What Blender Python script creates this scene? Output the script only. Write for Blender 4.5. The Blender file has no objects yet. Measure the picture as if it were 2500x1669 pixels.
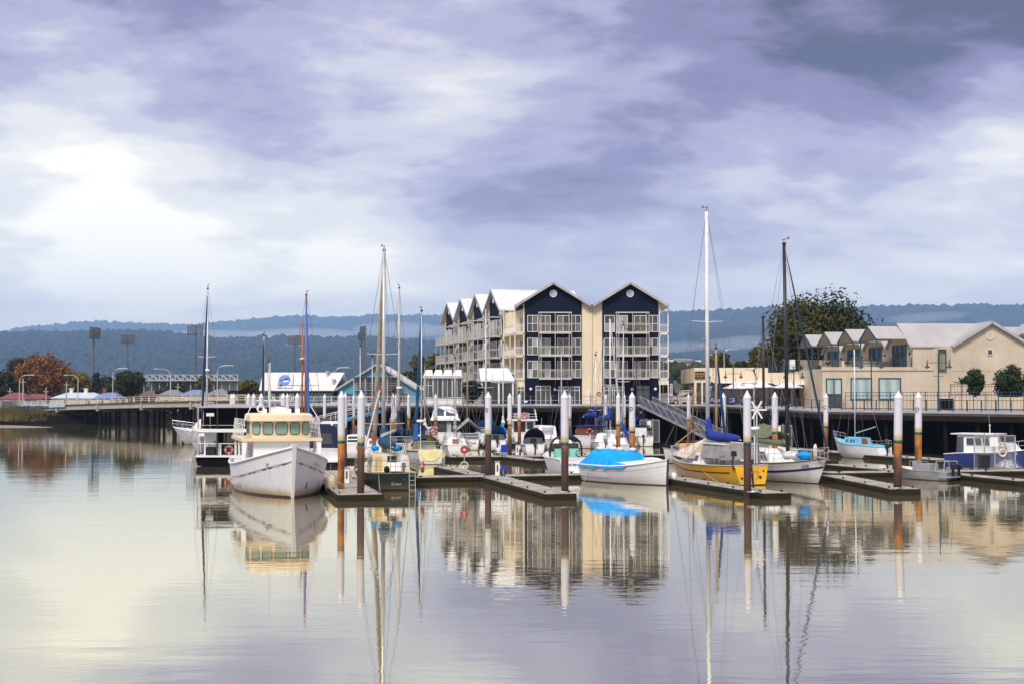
import bpy, math, random
from mathutils import Vector, Matrix
random.seed(11)
S = bpy.context.scene
COL = S.collection
# ------------------------------------------------------------------ camera
F, CX, CY, H = 3500.0, 1250.0, 834.5, 5.4          # photograph: 2500 px wide, eye 5.4 m above the water
TILT = math.atan((968.0 - CY) / F)
cam = bpy.data.cameras.new('camera'); cam.sensor_width = 36.0; cam.lens = 36.0 * F / 2500.0
cam.clip_start = 1.0; cam.clip_end = 60000.0
camo = bpy.data.objects.new('camera', cam); COL.objects.link(camo)
camo.location = (0, 0, H); camo.rotation_euler = (math.pi / 2 + TILT, 0, 0)
S.camera = camo
S.view_settings.view_transform = 'Standard'; S.view_settings.look = 'None'
S.view_settings.exposure = 1.35; S.view_settings.gamma = 1.0; S.view_settings.use_curve_mapping = False
cy = S.cycles
cy.use_denoising = True
cy.max_bounces = 7; cy.diffuse_bounces = 3; cy.glossy_bounces = 4; cy.transmission_bounces = 4
cy.transparent_max_bounces = 8; cy.volume_bounces = 2
cy.caustics_reflective = False; cy.caustics_refractive = False
cy.sample_clamp_indirect = 6.0

def at(u, v, Y):
    a = (u - CX) / F; b = (CY - v) / F
    k = Y / (math.cos(TILT) - b * math.sin(TILT))
    return Vector((a * k, Y, H + k * (math.sin(TILT) + b * math.cos(TILT))))
def gx(u, Y): return (u - CX) / F * Y
def zz(v, Y): return H + (968.0 - v) / F * Y

# ------------------------------------------------------------------ sky and sun
HAZE_DENSITY = 6.0e-5
SUN_EL, SUN_AZ = math.radians(50), math.radians(-22)      # azimuth: from -Y (behind the camera) towards -X
W = bpy.data.worlds.new('World'); S.world = W; W.use_nodes = True
wn, wl = W.node_tree.nodes, W.node_tree.links
wn.clear()
def N(tree, typ, **kw):
    n = tree.new(typ)
    for k, val in kw.items():
        setattr(n, k, val)
    return n
def math_node(tree, links, op, a, b=None, c=None):
    n = tree.new('ShaderNodeMath'); n.operation = op
    for i, x in enumerate((a, b, c)):
        if x is None: continue
        if isinstance(x, (int, float)): n.inputs[i].default_value = x
        else: links.new(x, n.inputs[i])
    return n.outputs[0]
wo = N(wn, 'ShaderNodeOutputWorld'); wb = N(wn, 'ShaderNodeBackground'); wl.new(wb.outputs[0], wo.inputs[0])
wb.inputs['Strength'].default_value = 0.1
sky = N(wn, 'ShaderNodeTexSky', sky_type='NISHITA', sun_disc=False)
sky.sun_elevation = SUN_EL; sky.sun_rotation = math.pi + SUN_AZ
sky.air_density = 1.0; sky.dust_density = 1.0; sky.ozone_density = 2.5
tc = N(wn, 'ShaderNodeTexCoord')
nrm = N(wn, 'ShaderNodeVectorMath', operation='NORMALIZE'); wl.new(tc.outputs['Generated'], nrm.inputs[0])
D = nrm.outputs[0]
sep = N(wn, 'ShaderNodeSeparateXYZ'); wl.new(D, sep.inputs[0])
zc = math_node(wn, wl, 'MAXIMUM', sep.outputs[2], 0.0)
den = math_node(wn, wl, 'ADD', zc, 0.30)
px = math_node(wn, wl, 'DIVIDE', sep.outputs[0], den)
py = math_node(wn, wl, 'DIVIDE', sep.outputs[1], den)
comb = N(wn, 'ShaderNodeCombineXYZ'); wl.new(px, comb.inputs[0]); wl.new(py, comb.inputs[1])
def wnoise(scale, detail, rough, dist, off, stretch=(1, 1, 1)):
    mp = N(wn, 'ShaderNodeMapping'); mp.inputs['Location'].default_value = off; mp.inputs['Scale'].default_value = stretch
    mp.inputs['Rotation'].default_value = (0, 0, math.radians(-14))
    wl.new(comb.outputs[0], mp.inputs[0])
    n = N(wn, 'ShaderNodeTexNoise'); n.inputs['Scale'].default_value = scale; n.inputs['Detail'].default_value = detail
    n.inputs['Roughness'].default_value = rough; n.inputs['Distortion'].default_value = dist
    wl.new(mp.outputs[0], n.inputs['Vector'])
    return n.outputs[0]
n1 = wnoise(2.0, 8.0, 0.56, 0.25, (3.1, 1.7, 0), (0.95, 1.2, 1))
n2 = wnoise(5.0, 7.0, 0.6, 0.15, (7.7, 4.2, 0), (0.95, 1.35, 1))
t = math_node(wn, wl, 'MULTIPLY_ADD', n1, 1.05, -0.035)
t = math_node(wn, wl, 'ADD', t, math_node(wn, wl, 'MULTIPLY_ADD', n2, 0.6, -0.30))
# large cloud masses standing in front of the camera: (u, v) of the photograph, sharpness, weight
LOBES = [(300, 520, 600, 0.46), (800, 540, 260, 0.24), (350, 640, 90, 0.20), (900, 690, 140, 0.10), (1200, 130, 260, 0.20), (60, 330, 300, 0.08), (560, 40, 160, -0.10), (1250, -120, 120, -0.15),
         (2500, -40, 110, -0.42), (1156, 465, 300, -0.12), (560, 460, 500, -0.10), (1980, 410, 120, -0.12), (1600, 450, 130, -0.14), (420, 250, 170, -0.20),
         (2450, 290, 900, 0.22), (2330, 590, 150, 0.30), (1750, 660, 220, 0.14), (1800, 30, 160, -0.04), (1150, 760, 160, -0.10), (120, 760, 160, 0.02), (1350, 620, 200, 0.05)]
for (u, v, k, wgt) in LOBES:
    d = (at(u, v, 1000.0) - Vector((0, 0, H))).normalized()
    dp = N(wn, 'ShaderNodeVectorMath', operation='DOT_PRODUCT'); wl.new(D, dp.inputs[0]); dp.inputs[1].default_value = d
    e = math_node(wn, wl, 'MULTIPLY', math_node(wn, wl, 'SUBTRACT', dp.outputs['Value'], 1.0), float(k))
    g = math_node(wn, wl, 'POWER', 2.718, e)
    t = math_node(wn, wl, 'ADD', t, math_node(wn, wl, 'MULTIPLY', g, wgt))
t = math_node(wn, wl, 'MULTIPLY_ADD', t, 1.22, -0.115)
ramp = N(wn, 'ShaderNodeValToRGB'); wl.new(t, ramp.inputs[0])
cr = ramp.color_ramp; cr.interpolation = 'EASE'
stops = [(0.0, (0.065, 0.040, 0.085)), (0.22, (0.25, 0.19, 0.36)), (0.42, (0.48, 0.43, 0.60)), (0.58, (0.72, 0.68, 0.74)),
         (0.76, (0.98, 0.93, 0.86)), (1.0, (1.42, 1.34, 1.10))]
while len(cr.elements) < len(stops): cr.elements.new(0.5)
for el, (p, c) in zip(cr.elements, stops): el.position = p; el.color = (*c, 1)
# overcast light: pale band at the horizon
hz = math_node(wn, wl, 'POWER', math_node(wn, wl, 'SUBTRACT', 1.0, math_node(wn, wl, 'MINIMUM', math_node(wn, wl, 'MULTIPLY', zc, 5.5), 1.0)), 2.0)
mixh = N(wn, 'ShaderNodeMix', data_type='RGBA'); wl.new(math_node(wn, wl, 'MULTIPLY', hz, 0.8), mixh.inputs[0])
wl.new(ramp.outputs[0], mixh.inputs[6]); mixh.inputs[7].default_value = (1.75, 1.55, 1.30, 1)
sc10 = N(wn, 'ShaderNodeVectorMath', operation='SCALE'); wl.new(mixh.outputs[2], sc10.inputs[0]); sc10.inputs['Scale'].default_value = 4.35
mixs = N(wn, 'ShaderNodeMix', data_type='RGBA'); mixs.inputs[0].default_value = 0.03
wl.new(sc10.outputs[0], mixs.inputs[6]); wl.new(sky.outputs[0], mixs.inputs[7])
wl.new(mixs.outputs[2], wb.inputs['Color'])
sun = bpy.data.lights.new('sun', 'SUN'); sun.energy = 1.5; sun.angle = math.radians(16); sun.color = (1.0, 0.95, 0.87)
suno = bpy.data.objects.new('sun', sun); COL.objects.link(suno)
sd = Vector((math.sin(SUN_AZ) * math.cos(SUN_EL), -math.cos(SUN_AZ) * math.cos(SUN_EL), math.sin(SUN_EL)))
suno.rotation_euler = (-sd).to_track_quat('-Z', 'Y').to_euler(); suno.location = (0, 0, 60)

# ------------------------------------------------------------------ materials
MATS = {}
def base(name):
    m = bpy.data.materials.new(name); m.use_nodes = True
    nt = m.node_tree
    return m, nt.nodes, nt.links, nt.nodes['Principled BSDF']
def rgba(c): return (c[0], c[1], c[2], 1)
def noise(nodes, links, scale, detail=4, stretch=(1, 1, 1), coord='Object', rough=0.55):
    tcn = nodes.new('ShaderNodeTexCoord'); mp = nodes.new('ShaderNodeMapping'); mp.inputs['Scale'].default_value = stretch
    links.new(tcn.outputs[coord], mp.inputs[0])
    n = nodes.new('ShaderNodeTexNoise'); n.inputs['Scale'].default_value = scale; n.inputs['Detail'].default_value = detail
    n.inputs['Roughness'].default_value = rough
    links.new(mp.outputs[0], n.inputs['Vector'])
    return n.outputs[0]
def mixc(nodes, links, f, a, b, blend='MIX'):
    n = nodes.new('ShaderNodeMix'); n.data_type = 'RGBA'; n.blend_type = blend
    for i, x in ((0, f), (6, a), (7, b)):
        if isinstance(x, (int, float)): n.inputs[i].default_value = x
        elif isinstance(x, tuple): n.inputs[i].default_value = rgba(x)
        else: links.new(x, n.inputs[i])
    return n.outputs[2]
def ramp2(nodes, links, x, p0, p1, c0=(0, 0, 0), c1=(1, 1, 1), interp='LINEAR'):
    r = nodes.new('ShaderNodeValToRGB'); links.new(x, r.inputs[0]); r.color_ramp.interpolation = interp
    r.color_ramp.elements[0].position = p0; r.color_ramp.elements[0].color = rgba(c0)
    r.color_ramp.elements[1].position = p1; r.color_ramp.elements[1].color = rgba(c1)
    return r.outputs[0]
def mat(name, col=None, rough=0.55, metal=0.0, var=0.16, scale=1.6, streak=0.0, bump=0.0, bscale=25.0, spec=0.4, coat=0.0, bottom=None, zline=0.06, stain=0.0, staincol=(0.30, 0.17, 0.05)):
    """paint-like surface: base colour, blotchy variation, run-down streaks, optional antifouling below the waterline and stain above it"""
    if name in MATS: return MATS[name]
    m, nd, lk, bs = base(name)
    a = tuple(max(0, c * (1 - var)) for c in col); b = tuple(min(1, c * (1 + var * 0.55)) for c in col)
    n = noise(nd, lk, scale, 5)
    c = mixc(nd, lk, ramp2(nd, lk, n, 0.32, 0.68), a, b)
    if streak:
        st = noise(nd, lk, 6.0, 4, (1, 1, 0.07))
        c = mixc(nd, lk, math_node(nd, lk, 'MULTIPLY', ramp2(nd, lk, st, 0.52, 0.78), streak), c, tuple(x * 0.55 + y for x, y in zip(col, (0.03, 0.02, 0.0))))
    if bottom is not None or stain:
        tcn = nd.new('ShaderNodeTexCoord'); sp = nd.new('ShaderNodeSeparateXYZ'); lk.new(tcn.outputs['Object'], sp.inputs[0])
        wob = math_node(nd, lk, 'MULTIPLY_ADD', noise(nd, lk, 3.0, 4, (1, 1, 0.3)), 0.30, -0.15)
        if stain:
            zs = math_node(nd, lk, 'ADD', sp.outputs[2], wob)
            f = math_node(nd, lk, 'MULTIPLY', ramp2(nd, lk, zs, 0.05, 0.62, (1, 1, 1), (0, 0, 0), 'EASE'), stain)
            c = mixc(nd, lk, f, c, staincol)
        if bottom is not None:
            f = math_node(nd, lk, 'LESS_THAN', math_node(nd, lk, 'ADD', sp.outputs[2], math_node(nd, lk, 'MULTIPLY', wob, 0.06)), zline)
            c = mixc(nd, lk, f, c, bottom)
    lk.new(c, bs.inputs['Base Color'])
    rr = math_node(nd, lk, 'MULTIPLY_ADD', n, 0.25, rough - 0.12)
    lk.new(rr, bs.inputs['Roughness'])
    bs.inputs['Metallic'].default_value = metal
    bs.inputs['Specular IOR Level'].default_value = spec
    bs.inputs['Coat Weight'].default_value = coat
    if bump:
        bm = nd.new('ShaderNodeBump'); bm.inputs['Strength'].default_value = bump; bm.inputs['Distance'].default_value = 0.02
        lk.new(noise(nd, lk, bscale, 4), bm.inputs['Height']); lk.new(bm.outputs[0], bs.inputs['Normal'])
    MATS[name] = m
    return m
def ribbed(name, col, pitch=0.25, axis='X', rough=0.5, var=0.12, depth=0.03, metal=0.0):
    """corrugated or boarded sheet: fine ribs as relief"""
    if name in MATS: return MATS[name]
    m = mat(name, col, rough, metal, var, 0.5, streak=0.25)
    nd, lk = m.node_tree.nodes, m.node_tree.links
    w = nd.new('ShaderNodeTexWave'); w.bands_direction = axis; w.inputs['Scale'].default_value = 0.314 / pitch * 1.0
    tcn = nd.new('ShaderNodeTexCoord'); lk.new(tcn.outputs['Object'], w.inputs['Vector'])
    bm = nd.new('ShaderNodeBump'); bm.inputs['Strength'].default_value = 0.5; bm.inputs['Distance'].default_value = depth
    lk.new(w.outputs['Fac'], bm.inputs['Height']); lk.new(bm.outputs[0], nd['Principled BSDF'].inputs['Normal'])
    return m
def glass(name, col=(0.03, 0.04, 0.045), curtain=None, folds=7.0, rough=0.06):
    """window pane seen from outside: dark, reflecting, with a curtain or blind close behind"""
    if name in MATS: return MATS[name]
    m, nd, lk, bs = base(name)
    if curtain:
        w = nd.new('ShaderNodeTexWave'); w.bands_direction = 'X'; w.inputs['Scale'].default_value = folds; w.inputs['Distortion'].default_value = 1.2
        w.inputs['Detail'].default_value = 2
        tcn = nd.new('ShaderNodeTexCoord'); lk.new(tcn.outputs['Object'], w.inputs['Vector'])
        c = mixc(nd, lk, w.outputs['Fac'], tuple(x * 0.62 for x in curtain), curtain)
        lk.new(c, bs.inputs['Base Color'])
    else:
        c = mixc(nd, lk, noise(nd, lk, 1.2, 3), tuple(x * 0.5 for x in col), tuple(min(1, x * 1.8) for x in col))
        lk.new(c, bs.inputs['Base Color'])
    bs.inputs['Roughness'].default_value = rough; bs.inputs['Specular IOR Level'].default_value = 0.55
    MATS[name] = m
    return m
def leafy(name, c0, c1, scale=0.55):
    if name in MATS: return MATS[name]
    m, nd, lk, bs = base(name)
    n = noise(nd, lk, scale, 5, rough=0.7)
    c = mixc(nd, lk, ramp2(nd, lk, n, 0.34, 0.66), c0, c1)
    lk.new(c, bs.inputs['Base Color']); bs.inputs['Roughness'].default_value = 0.7; bs.inputs['Specular IOR Level'].default_value = 0.2
    MATS[name] = m
    return m

# ------------------------------------------------------------------ mesh building
class B:
    def __init__(s): s.v = []; s.f = []
    def add(s, vs, fs):
        o = len(s.v); s.v += [tuple(p) for p in vs]; s.f += [tuple(i + o for i in f) for f in fs]; return s
    def box(s, x0, x1, y0, y1, z0, z1):
        return s.add([(x0, y0, z0), (x1, y0, z0), (x1, y1, z0), (x0, y1, z0), (x0, y0, z1), (x1, y0, z1), (x1, y1, z1), (x0, y1, z1)],
                     [(0, 3, 2, 1), (4, 5, 6, 7), (0, 1, 5, 4), (1, 2, 6, 5), (2, 3, 7, 6), (3, 0, 4, 7)])
    def hexa(s, p):
        return s.add(p, [(0, 3, 2, 1), (4, 5, 6, 7), (0, 1, 5, 4), (1, 2, 6, 5), (2, 3, 7, 6), (3, 0, 4, 7)])
    def prism(s, pts, vec):
        n = len(pts); vec = Vector(vec); pts = [Vector(p) for p in pts]
        vs = pts + [p + vec for p in pts]
        return s.add(vs, [tuple(range(n - 1, -1, -1)), tuple(range(n, 2 * n))] + [(i, (i + 1) % n, n + (i + 1) % n, n + i) for i in range(n)])
    def bar(s, p, q, w, h=None, up=(0, 0, 1)):
        p, q = Vector(p), Vector(q); h = h or w; d = (q - p)
        if d.length < 1e-6: return s
        d.normalize(); up = Vector(up)
        if abs(d.dot(up)) > 0.98: up = Vector((0, 1, 0))
        a = d.cross(up).normalized() * w / 2; b = a.cross(d).normalized() * h / 2
        return s.hexa([p - a - b, p + a - b, q + a - b, q - a - b, p - a + b, p + a + b, q + a + b, q - a + b])
    def tube(s, p, q, r, r2=None, n=8):
        p, q = Vector(p), Vector(q); r2 = r if r2 is None else r2; d = (q - p).normalized()
        up = Vector((0, 0, 1)) if abs(d.z) < 0.95 else Vector((1, 0, 0))
        a = d.cross(up).normalized(); b = d.cross(a)
        vs = []
        for c, rr in ((p, r), (q, r2)):
            for i in range(n):
                t = 2 * math.pi * i / n; vs.append(c + (a * math.cos(t) + b * math.sin(t)) * rr)
        return s.add(vs, [(i, (i + 1) % n, n + (i + 1) % n, n + i) for i in range(n)] + [tuple(range(n - 1, -1, -1)), tuple(range(n, 2 * n))])
    def path(s, pts, r, n=6):
        pts = [Vector(p) for p in pts]; rows = []
        for i, p in enumerate(pts):
            d = (pts[min(i + 1, len(pts) - 1)] - pts[max(i - 1, 0)]).normalized()
            up = Vector((0, 0, 1)) if abs(d.z) < 0.9 else Vector((1, 0, 0))
            a = d.cross(up).normalized(); b = d.cross(a); rr = r[i] if isinstance(r, (list, tuple)) else r
            rows.append([p + (a * math.cos(2 * math.pi * k / n) + b * math.sin(2 * math.pi * k / n)) * rr for k in range(n)])
        return s.loft(rows, True, True)
    def loft(s, rows, closed=False, caps=False):
        n = len(rows[0]); vs = [p for r in rows for p in r]; fs = []
        for i in range(len(rows) - 1):
            for k in range(n if closed else n - 1):
                fs.append((i * n + k, i * n + (k + 1) % n, (i + 1) * n + (k + 1) % n, (i + 1) * n + k))
        if caps: fs += [tuple(range(n - 1, -1, -1)), tuple(range((len(rows) - 1) * n, len(rows) * n))]
        return s.add(vs, fs)
    def lathe(s, prof, c=(0, 0, 0), n=14):
        c = Vector(c)
        rows = [[c + Vector((r * math.cos(2 * math.pi * k / n), r * math.sin(2 * math.pi * k / n), z)) for k in range(n)] for r, z in prof]
        return s.loft(rows, True, True)
    def torus(s, c, R, r, ax=(0, 1, 0), n=18, m=7):
        c, ax = Vector(c), Vector(ax).normalized()
        a = ax.orthogonal().normalized(); b = ax.cross(a); rows = []
        for i in range(n):
            t = 2 * math.pi * i / n; d = a * math.cos(t) + b * math.sin(t)
            rows.append([c + d * (R + r * math.cos(2 * math.pi * k / m)) + ax * r * math.sin(2 * math.pi * k / m) for k in range(m)])
        rows.append(rows[0])
        return s.loft(rows, True)
    def ball(s, c, rx, ry=None, rz=None, n=10, m=6, jit=0.0):
        ry = ry or rx; rz = rz or rx; c = Vector(c); rows = []
        for j in range(m + 1):
            ph = -math.pi / 2 + math.pi * j / m; cr_ = max(0.02, math.cos(ph))
            rows.append([c + Vector((rx * cr_ * math.cos(2 * math.pi * k / n), ry * cr_ * math.sin(2 * math.pi * k / n), rz * math.sin(ph))) * (1 + random.uniform(-jit, jit)) for k in range(n)])
        return s.loft(rows, True, True)
    def quad(s, a, b, c, d): return s.add([a, b, c, d], [(0, 1, 2, 3)])
    def out(s, name, m, parent=None, smooth=False, world=False):
        vs = s.v
        if world and parent is not None:
            r = parent
            while r.parent: r = r.parent
            inv = r.matrix_basis.inverted(); vs = [tuple(inv @ Vector(p)) for p in vs]
        me = bpy.data.meshes.new(name); me.from_pydata(vs, [], s.f); me.validate(); me.materials.append(m)
        if smooth:
            me.polygons.foreach_set('use_smooth', [True] * len(me.polygons))
        o = bpy.data.objects.new(name, me); COL.objects.link(o)
        if parent is not None: o.parent = parent
        return o
def autosmooth(o, deg=40):
    me = o.data
    me.polygons.foreach_set('use_smooth', [True] * len(me.polygons))
    try: me.set_sharp_from_angle(angle=math.radians(deg))
    except Exception: pass
    return o
def tag(o, label, cat, group=None, kind=None):
    o['label'] = label; o['category'] = cat
    if group: o['group'] = group
    if kind: o['kind'] = kind
    return o
def thing(name, label, cat, loc=(0, 0, 0), rz=0.0, group=None):
    o = bpy.data.objects.new(name, None); COL.objects.link(o); o.empty_display_size = 0.3
    o.matrix_basis = Matrix.Translation(Vector(loc)) @ Matrix.Rotation(rz, 4, 'Z')
    return tag(o, label, cat, group)
def struct(o): o['kind'] = 'structure'; return o
def copy_tree(o, parent=None):
    c = o.copy(); COL.objects.link(c); c.parent = parent
    for ch in list(o.children): copy_tree(ch, c)
    return c
def text(body, parent, loc, xdir, ydir, size, m, world=True, ext=0.01, shear=0.0, align='CENTER'):
    cu = bpy.data.curves.new('lettering', 'FONT'); cu.body = body; cu.size = size; cu.extrude = ext; cu.align_x = align; cu.align_y = 'CENTER'; cu.shear = shear
    tmp = bpy.data.objects.new('lettering', cu); me = bpy.data.meshes.new_from_object(tmp); bpy.data.objects.remove(tmp)
    me.materials.clear(); me.materials.append(m)
    o = bpy.data.objects.new('lettering', me); COL.objects.link(o); o.parent = parent
    x, y = Vector(xdir).normalized(), Vector(ydir).normalized(); z = x.cross(y)
    M = Matrix((x, y, z)).transposed().to_4x4(); M.translation = Vector(loc)
    r = parent
    while r.parent: r = r.parent
    o.matrix_basis = (r.matrix_basis.inverted() @ M) if world else M
    return o
from mathutils import noise as mnoise
# ------------------------------------------------------------------ palette
M_WHITE = mat('white_paint', (0.80, 0.80, 0.79), 0.45, streak=0.15)
M_TRIM = mat('white_trim', (0.72, 0.71, 0.68), 0.5, var=0.08)
M_CREAM = mat('cream_render', (0.74, 0.63, 0.45), 0.8, streak=0.28, var=0.12, scale=0.35, bump=0.15, bscale=8)
M_CREAM2 = mat('cream_render_old', (0.56, 0.475, 0.36), 0.85, streak=0.4, var=0.18, scale=0.3, bump=0.2, bscale=8)
M_NAVY = mat('navy_render', (0.006, 0.0105, 0.030), 0.8, var=0.35, scale=0.5, streak=0.25, spec=0.12)
M_ROOF = ribbed('white_roof_sheet', (0.66, 0.66, 0.64), 0.35, 'X')
M_ROOFY = ribbed('white_roof_sheet_b', (0.66, 0.66, 0.64), 0.35, 'Y')
M_ROOFG = ribbed('grey_white_roof', (0.40, 0.39, 0.38), 0.35, 'X'); M_ROOFGY = ribbed('grey_white_roof_b', (0.40, 0.39, 0.38), 0.35, 'Y')
M_GREYTRIM = mat('grey_fascia', (0.40, 0.40, 0.41), 0.5)
M_DARK = mat('dark_opening', (0.012, 0.012, 0.014), 0.6)
M_BLACKTIMBER = mat('tarred_timber', (0.010, 0.009, 0.008), 0.9, var=0.4, scale=1.2, streak=0.4, spec=0.06)
M_TIMBER = mat('wet_timber', (0.018, 0.013, 0.009), 0.7, var=0.55, scale=3.0, streak=0.8, bump=0.6, bscale=12, spec=0.12, stain=0.6, staincol=(0.030, 0.028, 0.008))
M_DECK = mat('weathered_deck', (0.36, 0.33, 0.28), 0.8, var=0.42, scale=1.7, bump=0.4, bscale=14, spec=0.2)
M_CONC = mat('concrete', (0.40, 0.37, 0.32), 0.85, var=0.18, scale=0.5, streak=0.35, bump=0.2)
M_RUST = mat('rusty_rail', (0.16, 0.07, 0.035), 0.8, var=0.3)
M_STEEL = mat('galvanised', (0.42, 0.43, 0.44), 0.45, 0.4, var=0.12)
M_GLASS = glass('dark_glass')
M_GLASSB = glass('blueish_glass', (0.05, 0.07, 0.085))
M_CURT = [glass('curtain_grey', curtain=(0.17, 0.165, 0.15)), glass('curtain_pale', curtain=(0.36, 0.37, 0.35)), glass('curtain_beige', curtain=(0.11, 0.095, 0.075)), glass('blind_pale', curtain=(0.42, 0.47, 0.47), folds=0.4), M_GLASS]
M_BLUEWALL = mat('blue_weatherboard', (0.10, 0.30, 0.42), 0.6, var=0.12, scale=0.4, streak=0.2)
M_TEALWALL = mat('teal_weatherboard', (0.02, 0.085, 0.13), 0.6, var=0.2)
M_BLUE = mat('gangway_blue', (0.05, 0.30, 0.62), 0.5)
M_TEALSTEEL = mat('teal_steel', (0.018, 0.055, 0.085), 0.5)
M_FENCE = mat('blue_fence', (0.012, 0.05, 0.10), 0.5)
M_BALC = mat('balcony_paint', (0.50, 0.48, 0.43), 0.5, var=0.08)
M_BLACK = mat('black_gloss', (0.010, 0.010, 0.012), 0.35)
M_RED = mat('red_plastic', (0.36, 0.035, 0.025), 0.4)
M_ORANGE = mat('faded_lifebuoy', (0.52, 0.14, 0.09), 0.55)

# ------------------------------------------------------------------ water
m, nd, lk, bs = base('river_water')
nd.remove(bs)
out = nd['Material Output']
df = nd.new('ShaderNodeBsdfDiffuse'); gl = nd.new('ShaderNodeBsdfGlossy'); mx = nd.new('ShaderNodeMixShader')
dn = noise(nd, lk, 0.03, 3)
lk.new(mixc(nd, lk, dn, (0.16, 0.132, 0.085), (0.22, 0.185, 0.125)), df.inputs[0])
gl.inputs['Roughness'].default_value = 0.012; gl.inputs['Color'].default_value = (1.0, 0.96, 0.81, 1)
fr = nd.new('ShaderNodeFresnel'); fr.inputs['IOR'].default_value = 1.34
lk.new(math_node(nd, lk, 'MULTIPLY_ADD', fr.outputs[0], 0.36, 0.63), mx.inputs[0])
lk.new(df.outputs[0], mx.inputs[1]); lk.new(gl.outputs[0], mx.inputs[2]); lk.new(mx.outputs[0], out.inputs[0])
h1 = noise(nd, lk, 1.0, 2, (0.75, 2.6, 1)); h2 = noise(nd, lk, 1.0, 2, (0.16, 0.42, 1)); h3 = noise(nd, lk, 1.0, 1, (3.5, 7.0, 1))
calm = ramp2(nd, lk, noise(nd, lk, 1.0, 3, (0.012, 0.045, 1)), 0.35, 0.7)
hh = math_node(nd, lk, 'MULTIPLY', h1, math_node(nd, lk, 'MULTIPLY_ADD', calm, 0.75, 0.35))
hh = math_node(nd, lk, 'ADD', hh, math_node(nd, lk, 'MULTIPLY', h2, 2.2))
hh = math_node(nd, lk, 'ADD', hh, math_node(nd, lk, 'MULTIPLY', h3, 0.12))
bp = nd.new('ShaderNodeBump'); bp.inputs['Strength'].default_value = 1.0; bp.inputs['Distance'].default_value = 0.0036
lk.new(hh, bp.inputs['Height'])
for n_ in (df, gl, fr): lk.new(bp.outputs[0], n_.inputs['Normal'])
M_WATER = m
struct(B().quad((-900, -300, 0), (900, -300, 0), (900, 420, 0), (-900, 420, 0)).out('water', M_WATER))

# ------------------------------------------------------------------ ground, banks, hills
M_GROUND = mat('grassland', (0.085, 0.085, 0.040), 0.9, var=0.5, scale=0.02, bump=0.2)
M_PAVE = mat('paving', (0.30, 0.28, 0.26), 0.8, var=0.15, scale=0.4)
M_MUD = mat('wet_mud', (0.22, 0.19, 0.16), 0.35, var=0.15, scale=0.1, bump=0.2, bscale=3)
M_BANK = mat('bank_earth', (0.010, 0.008, 0.005), 0.95, var=0.4, scale=0.3, bump=0.5, bscale=2, spec=0.03)  # earth coloured near black to carry the shade under the bridge
G0 = 2.5
b = B()
pl = [(-900, 292), (-93, 292), (-88, 345), (-52, 352), (-44, 300), (900, 300), (14000, 21000), (-14000, 21000)]
b.add([(x, y, G0) for x, y in pl], [tuple(range(len(pl)))])
struct(b.out('ground', M_GROUND))
# sloping banks below the plain
b = B(); top = [(-900, 292), (-93, 292), (-88, 345), (-52, 352), (-44, 300)]
low = [(-900, 280), (-80, 280), (-78, 336), (-58, 338), (-50, 290)]
def wob(x, y, k): return mnoise.noise(Vector((x * 0.11, y * 0.11, k))) * 1.6
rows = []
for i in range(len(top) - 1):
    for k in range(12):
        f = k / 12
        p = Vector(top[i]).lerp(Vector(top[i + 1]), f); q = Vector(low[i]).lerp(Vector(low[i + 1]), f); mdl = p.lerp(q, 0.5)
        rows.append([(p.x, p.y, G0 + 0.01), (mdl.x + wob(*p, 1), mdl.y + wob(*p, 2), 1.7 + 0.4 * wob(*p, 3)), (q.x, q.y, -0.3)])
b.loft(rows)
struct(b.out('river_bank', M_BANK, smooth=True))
# mud flat showing at low tide
b = B(); rows = []
for i in range(25):
    f = i / 24; u = -60 + f * 190
    wv = 0.5 * (1 - f ** 3)
    c = 1039 + 2.5 * f
    y0, y1 = 5.4 * F / (c + 8.5 * wv - 968), 5.4 * F / (c - 8.5 * wv - 968 + 0.01)
    rows.append([(gx(u, y0), y0, -0.02), (gx(u, (y0 + y1) / 2), (y0 + y1) / 2, 0.05 + 0.22 * wv), (gx(u, y1), y1, -0.02)])
struct(b.loft(rows).out('mud_flat', M_MUD, smooth=True))

M_HILL = leafy('hill_forest', (0.006, 0.016, 0.022), (0.022, 0.042, 0.042), 0.0045)  # distance haze pushed into the leaf colours as blue
M_HILLFAR = leafy('hill_far', (0.008, 0.018, 0.026), (0.022, 0.038, 0.044), 0.003)  # far hills carry the same haze blue in their colour
M_FIELD = leafy('dry_field', (0.14, 0.105, 0.055), (0.20, 0.15, 0.08), 0.02)
def lerp_prof(p, u):
    if u <= p[0][0]: return p[0][1]
    for (a, va), (c, vc) in zip(p, p[1:]):
        if u <= c: return va + (vc - va) * (u - a) / (c - a)
    return p[-1][1]
HILLS = {}
def hill(name, prof, Yr, depth, m, u0=-500, u1=3000, nx=170, rough=0.004):
    def zf(u, s):
        zr = zz(lerp_prof(prof, u), Yr)
        k = max(0.0, min(1.0, s)); k = k * k * (3 - 2 * k)
        X, Y = gx(u, Yr), Yr - depth + depth * s
        amp = Yr * rough * (0.3 + 0.7 * k) * (0 if s <= 0 else 1)
        return G0 + (zr - G0) * k + amp * mnoise.noise(Vector((X * 9 / Yr, Y * 9 / Yr, 3.3)))
    rows = []
    for j in range(13):
        s = j / 10; rows.append([])
        for i in range(nx):
            u = u0 + (u1 - u0) * i / (nx - 1)
            z = zf(u, min(s, 1.0)) if s <= 1 else zf(u, 1.0) * (1 - 0.5 * (s - 1))
            rows[-1].append((gx(u, Yr), Yr - depth + depth * s, z - (0.6 if j == 0 else 0)))
    HILLS[name] = (zf, Yr, depth)
    return struct(B().loft(rows).out(name, m, smooth=True))
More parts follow.
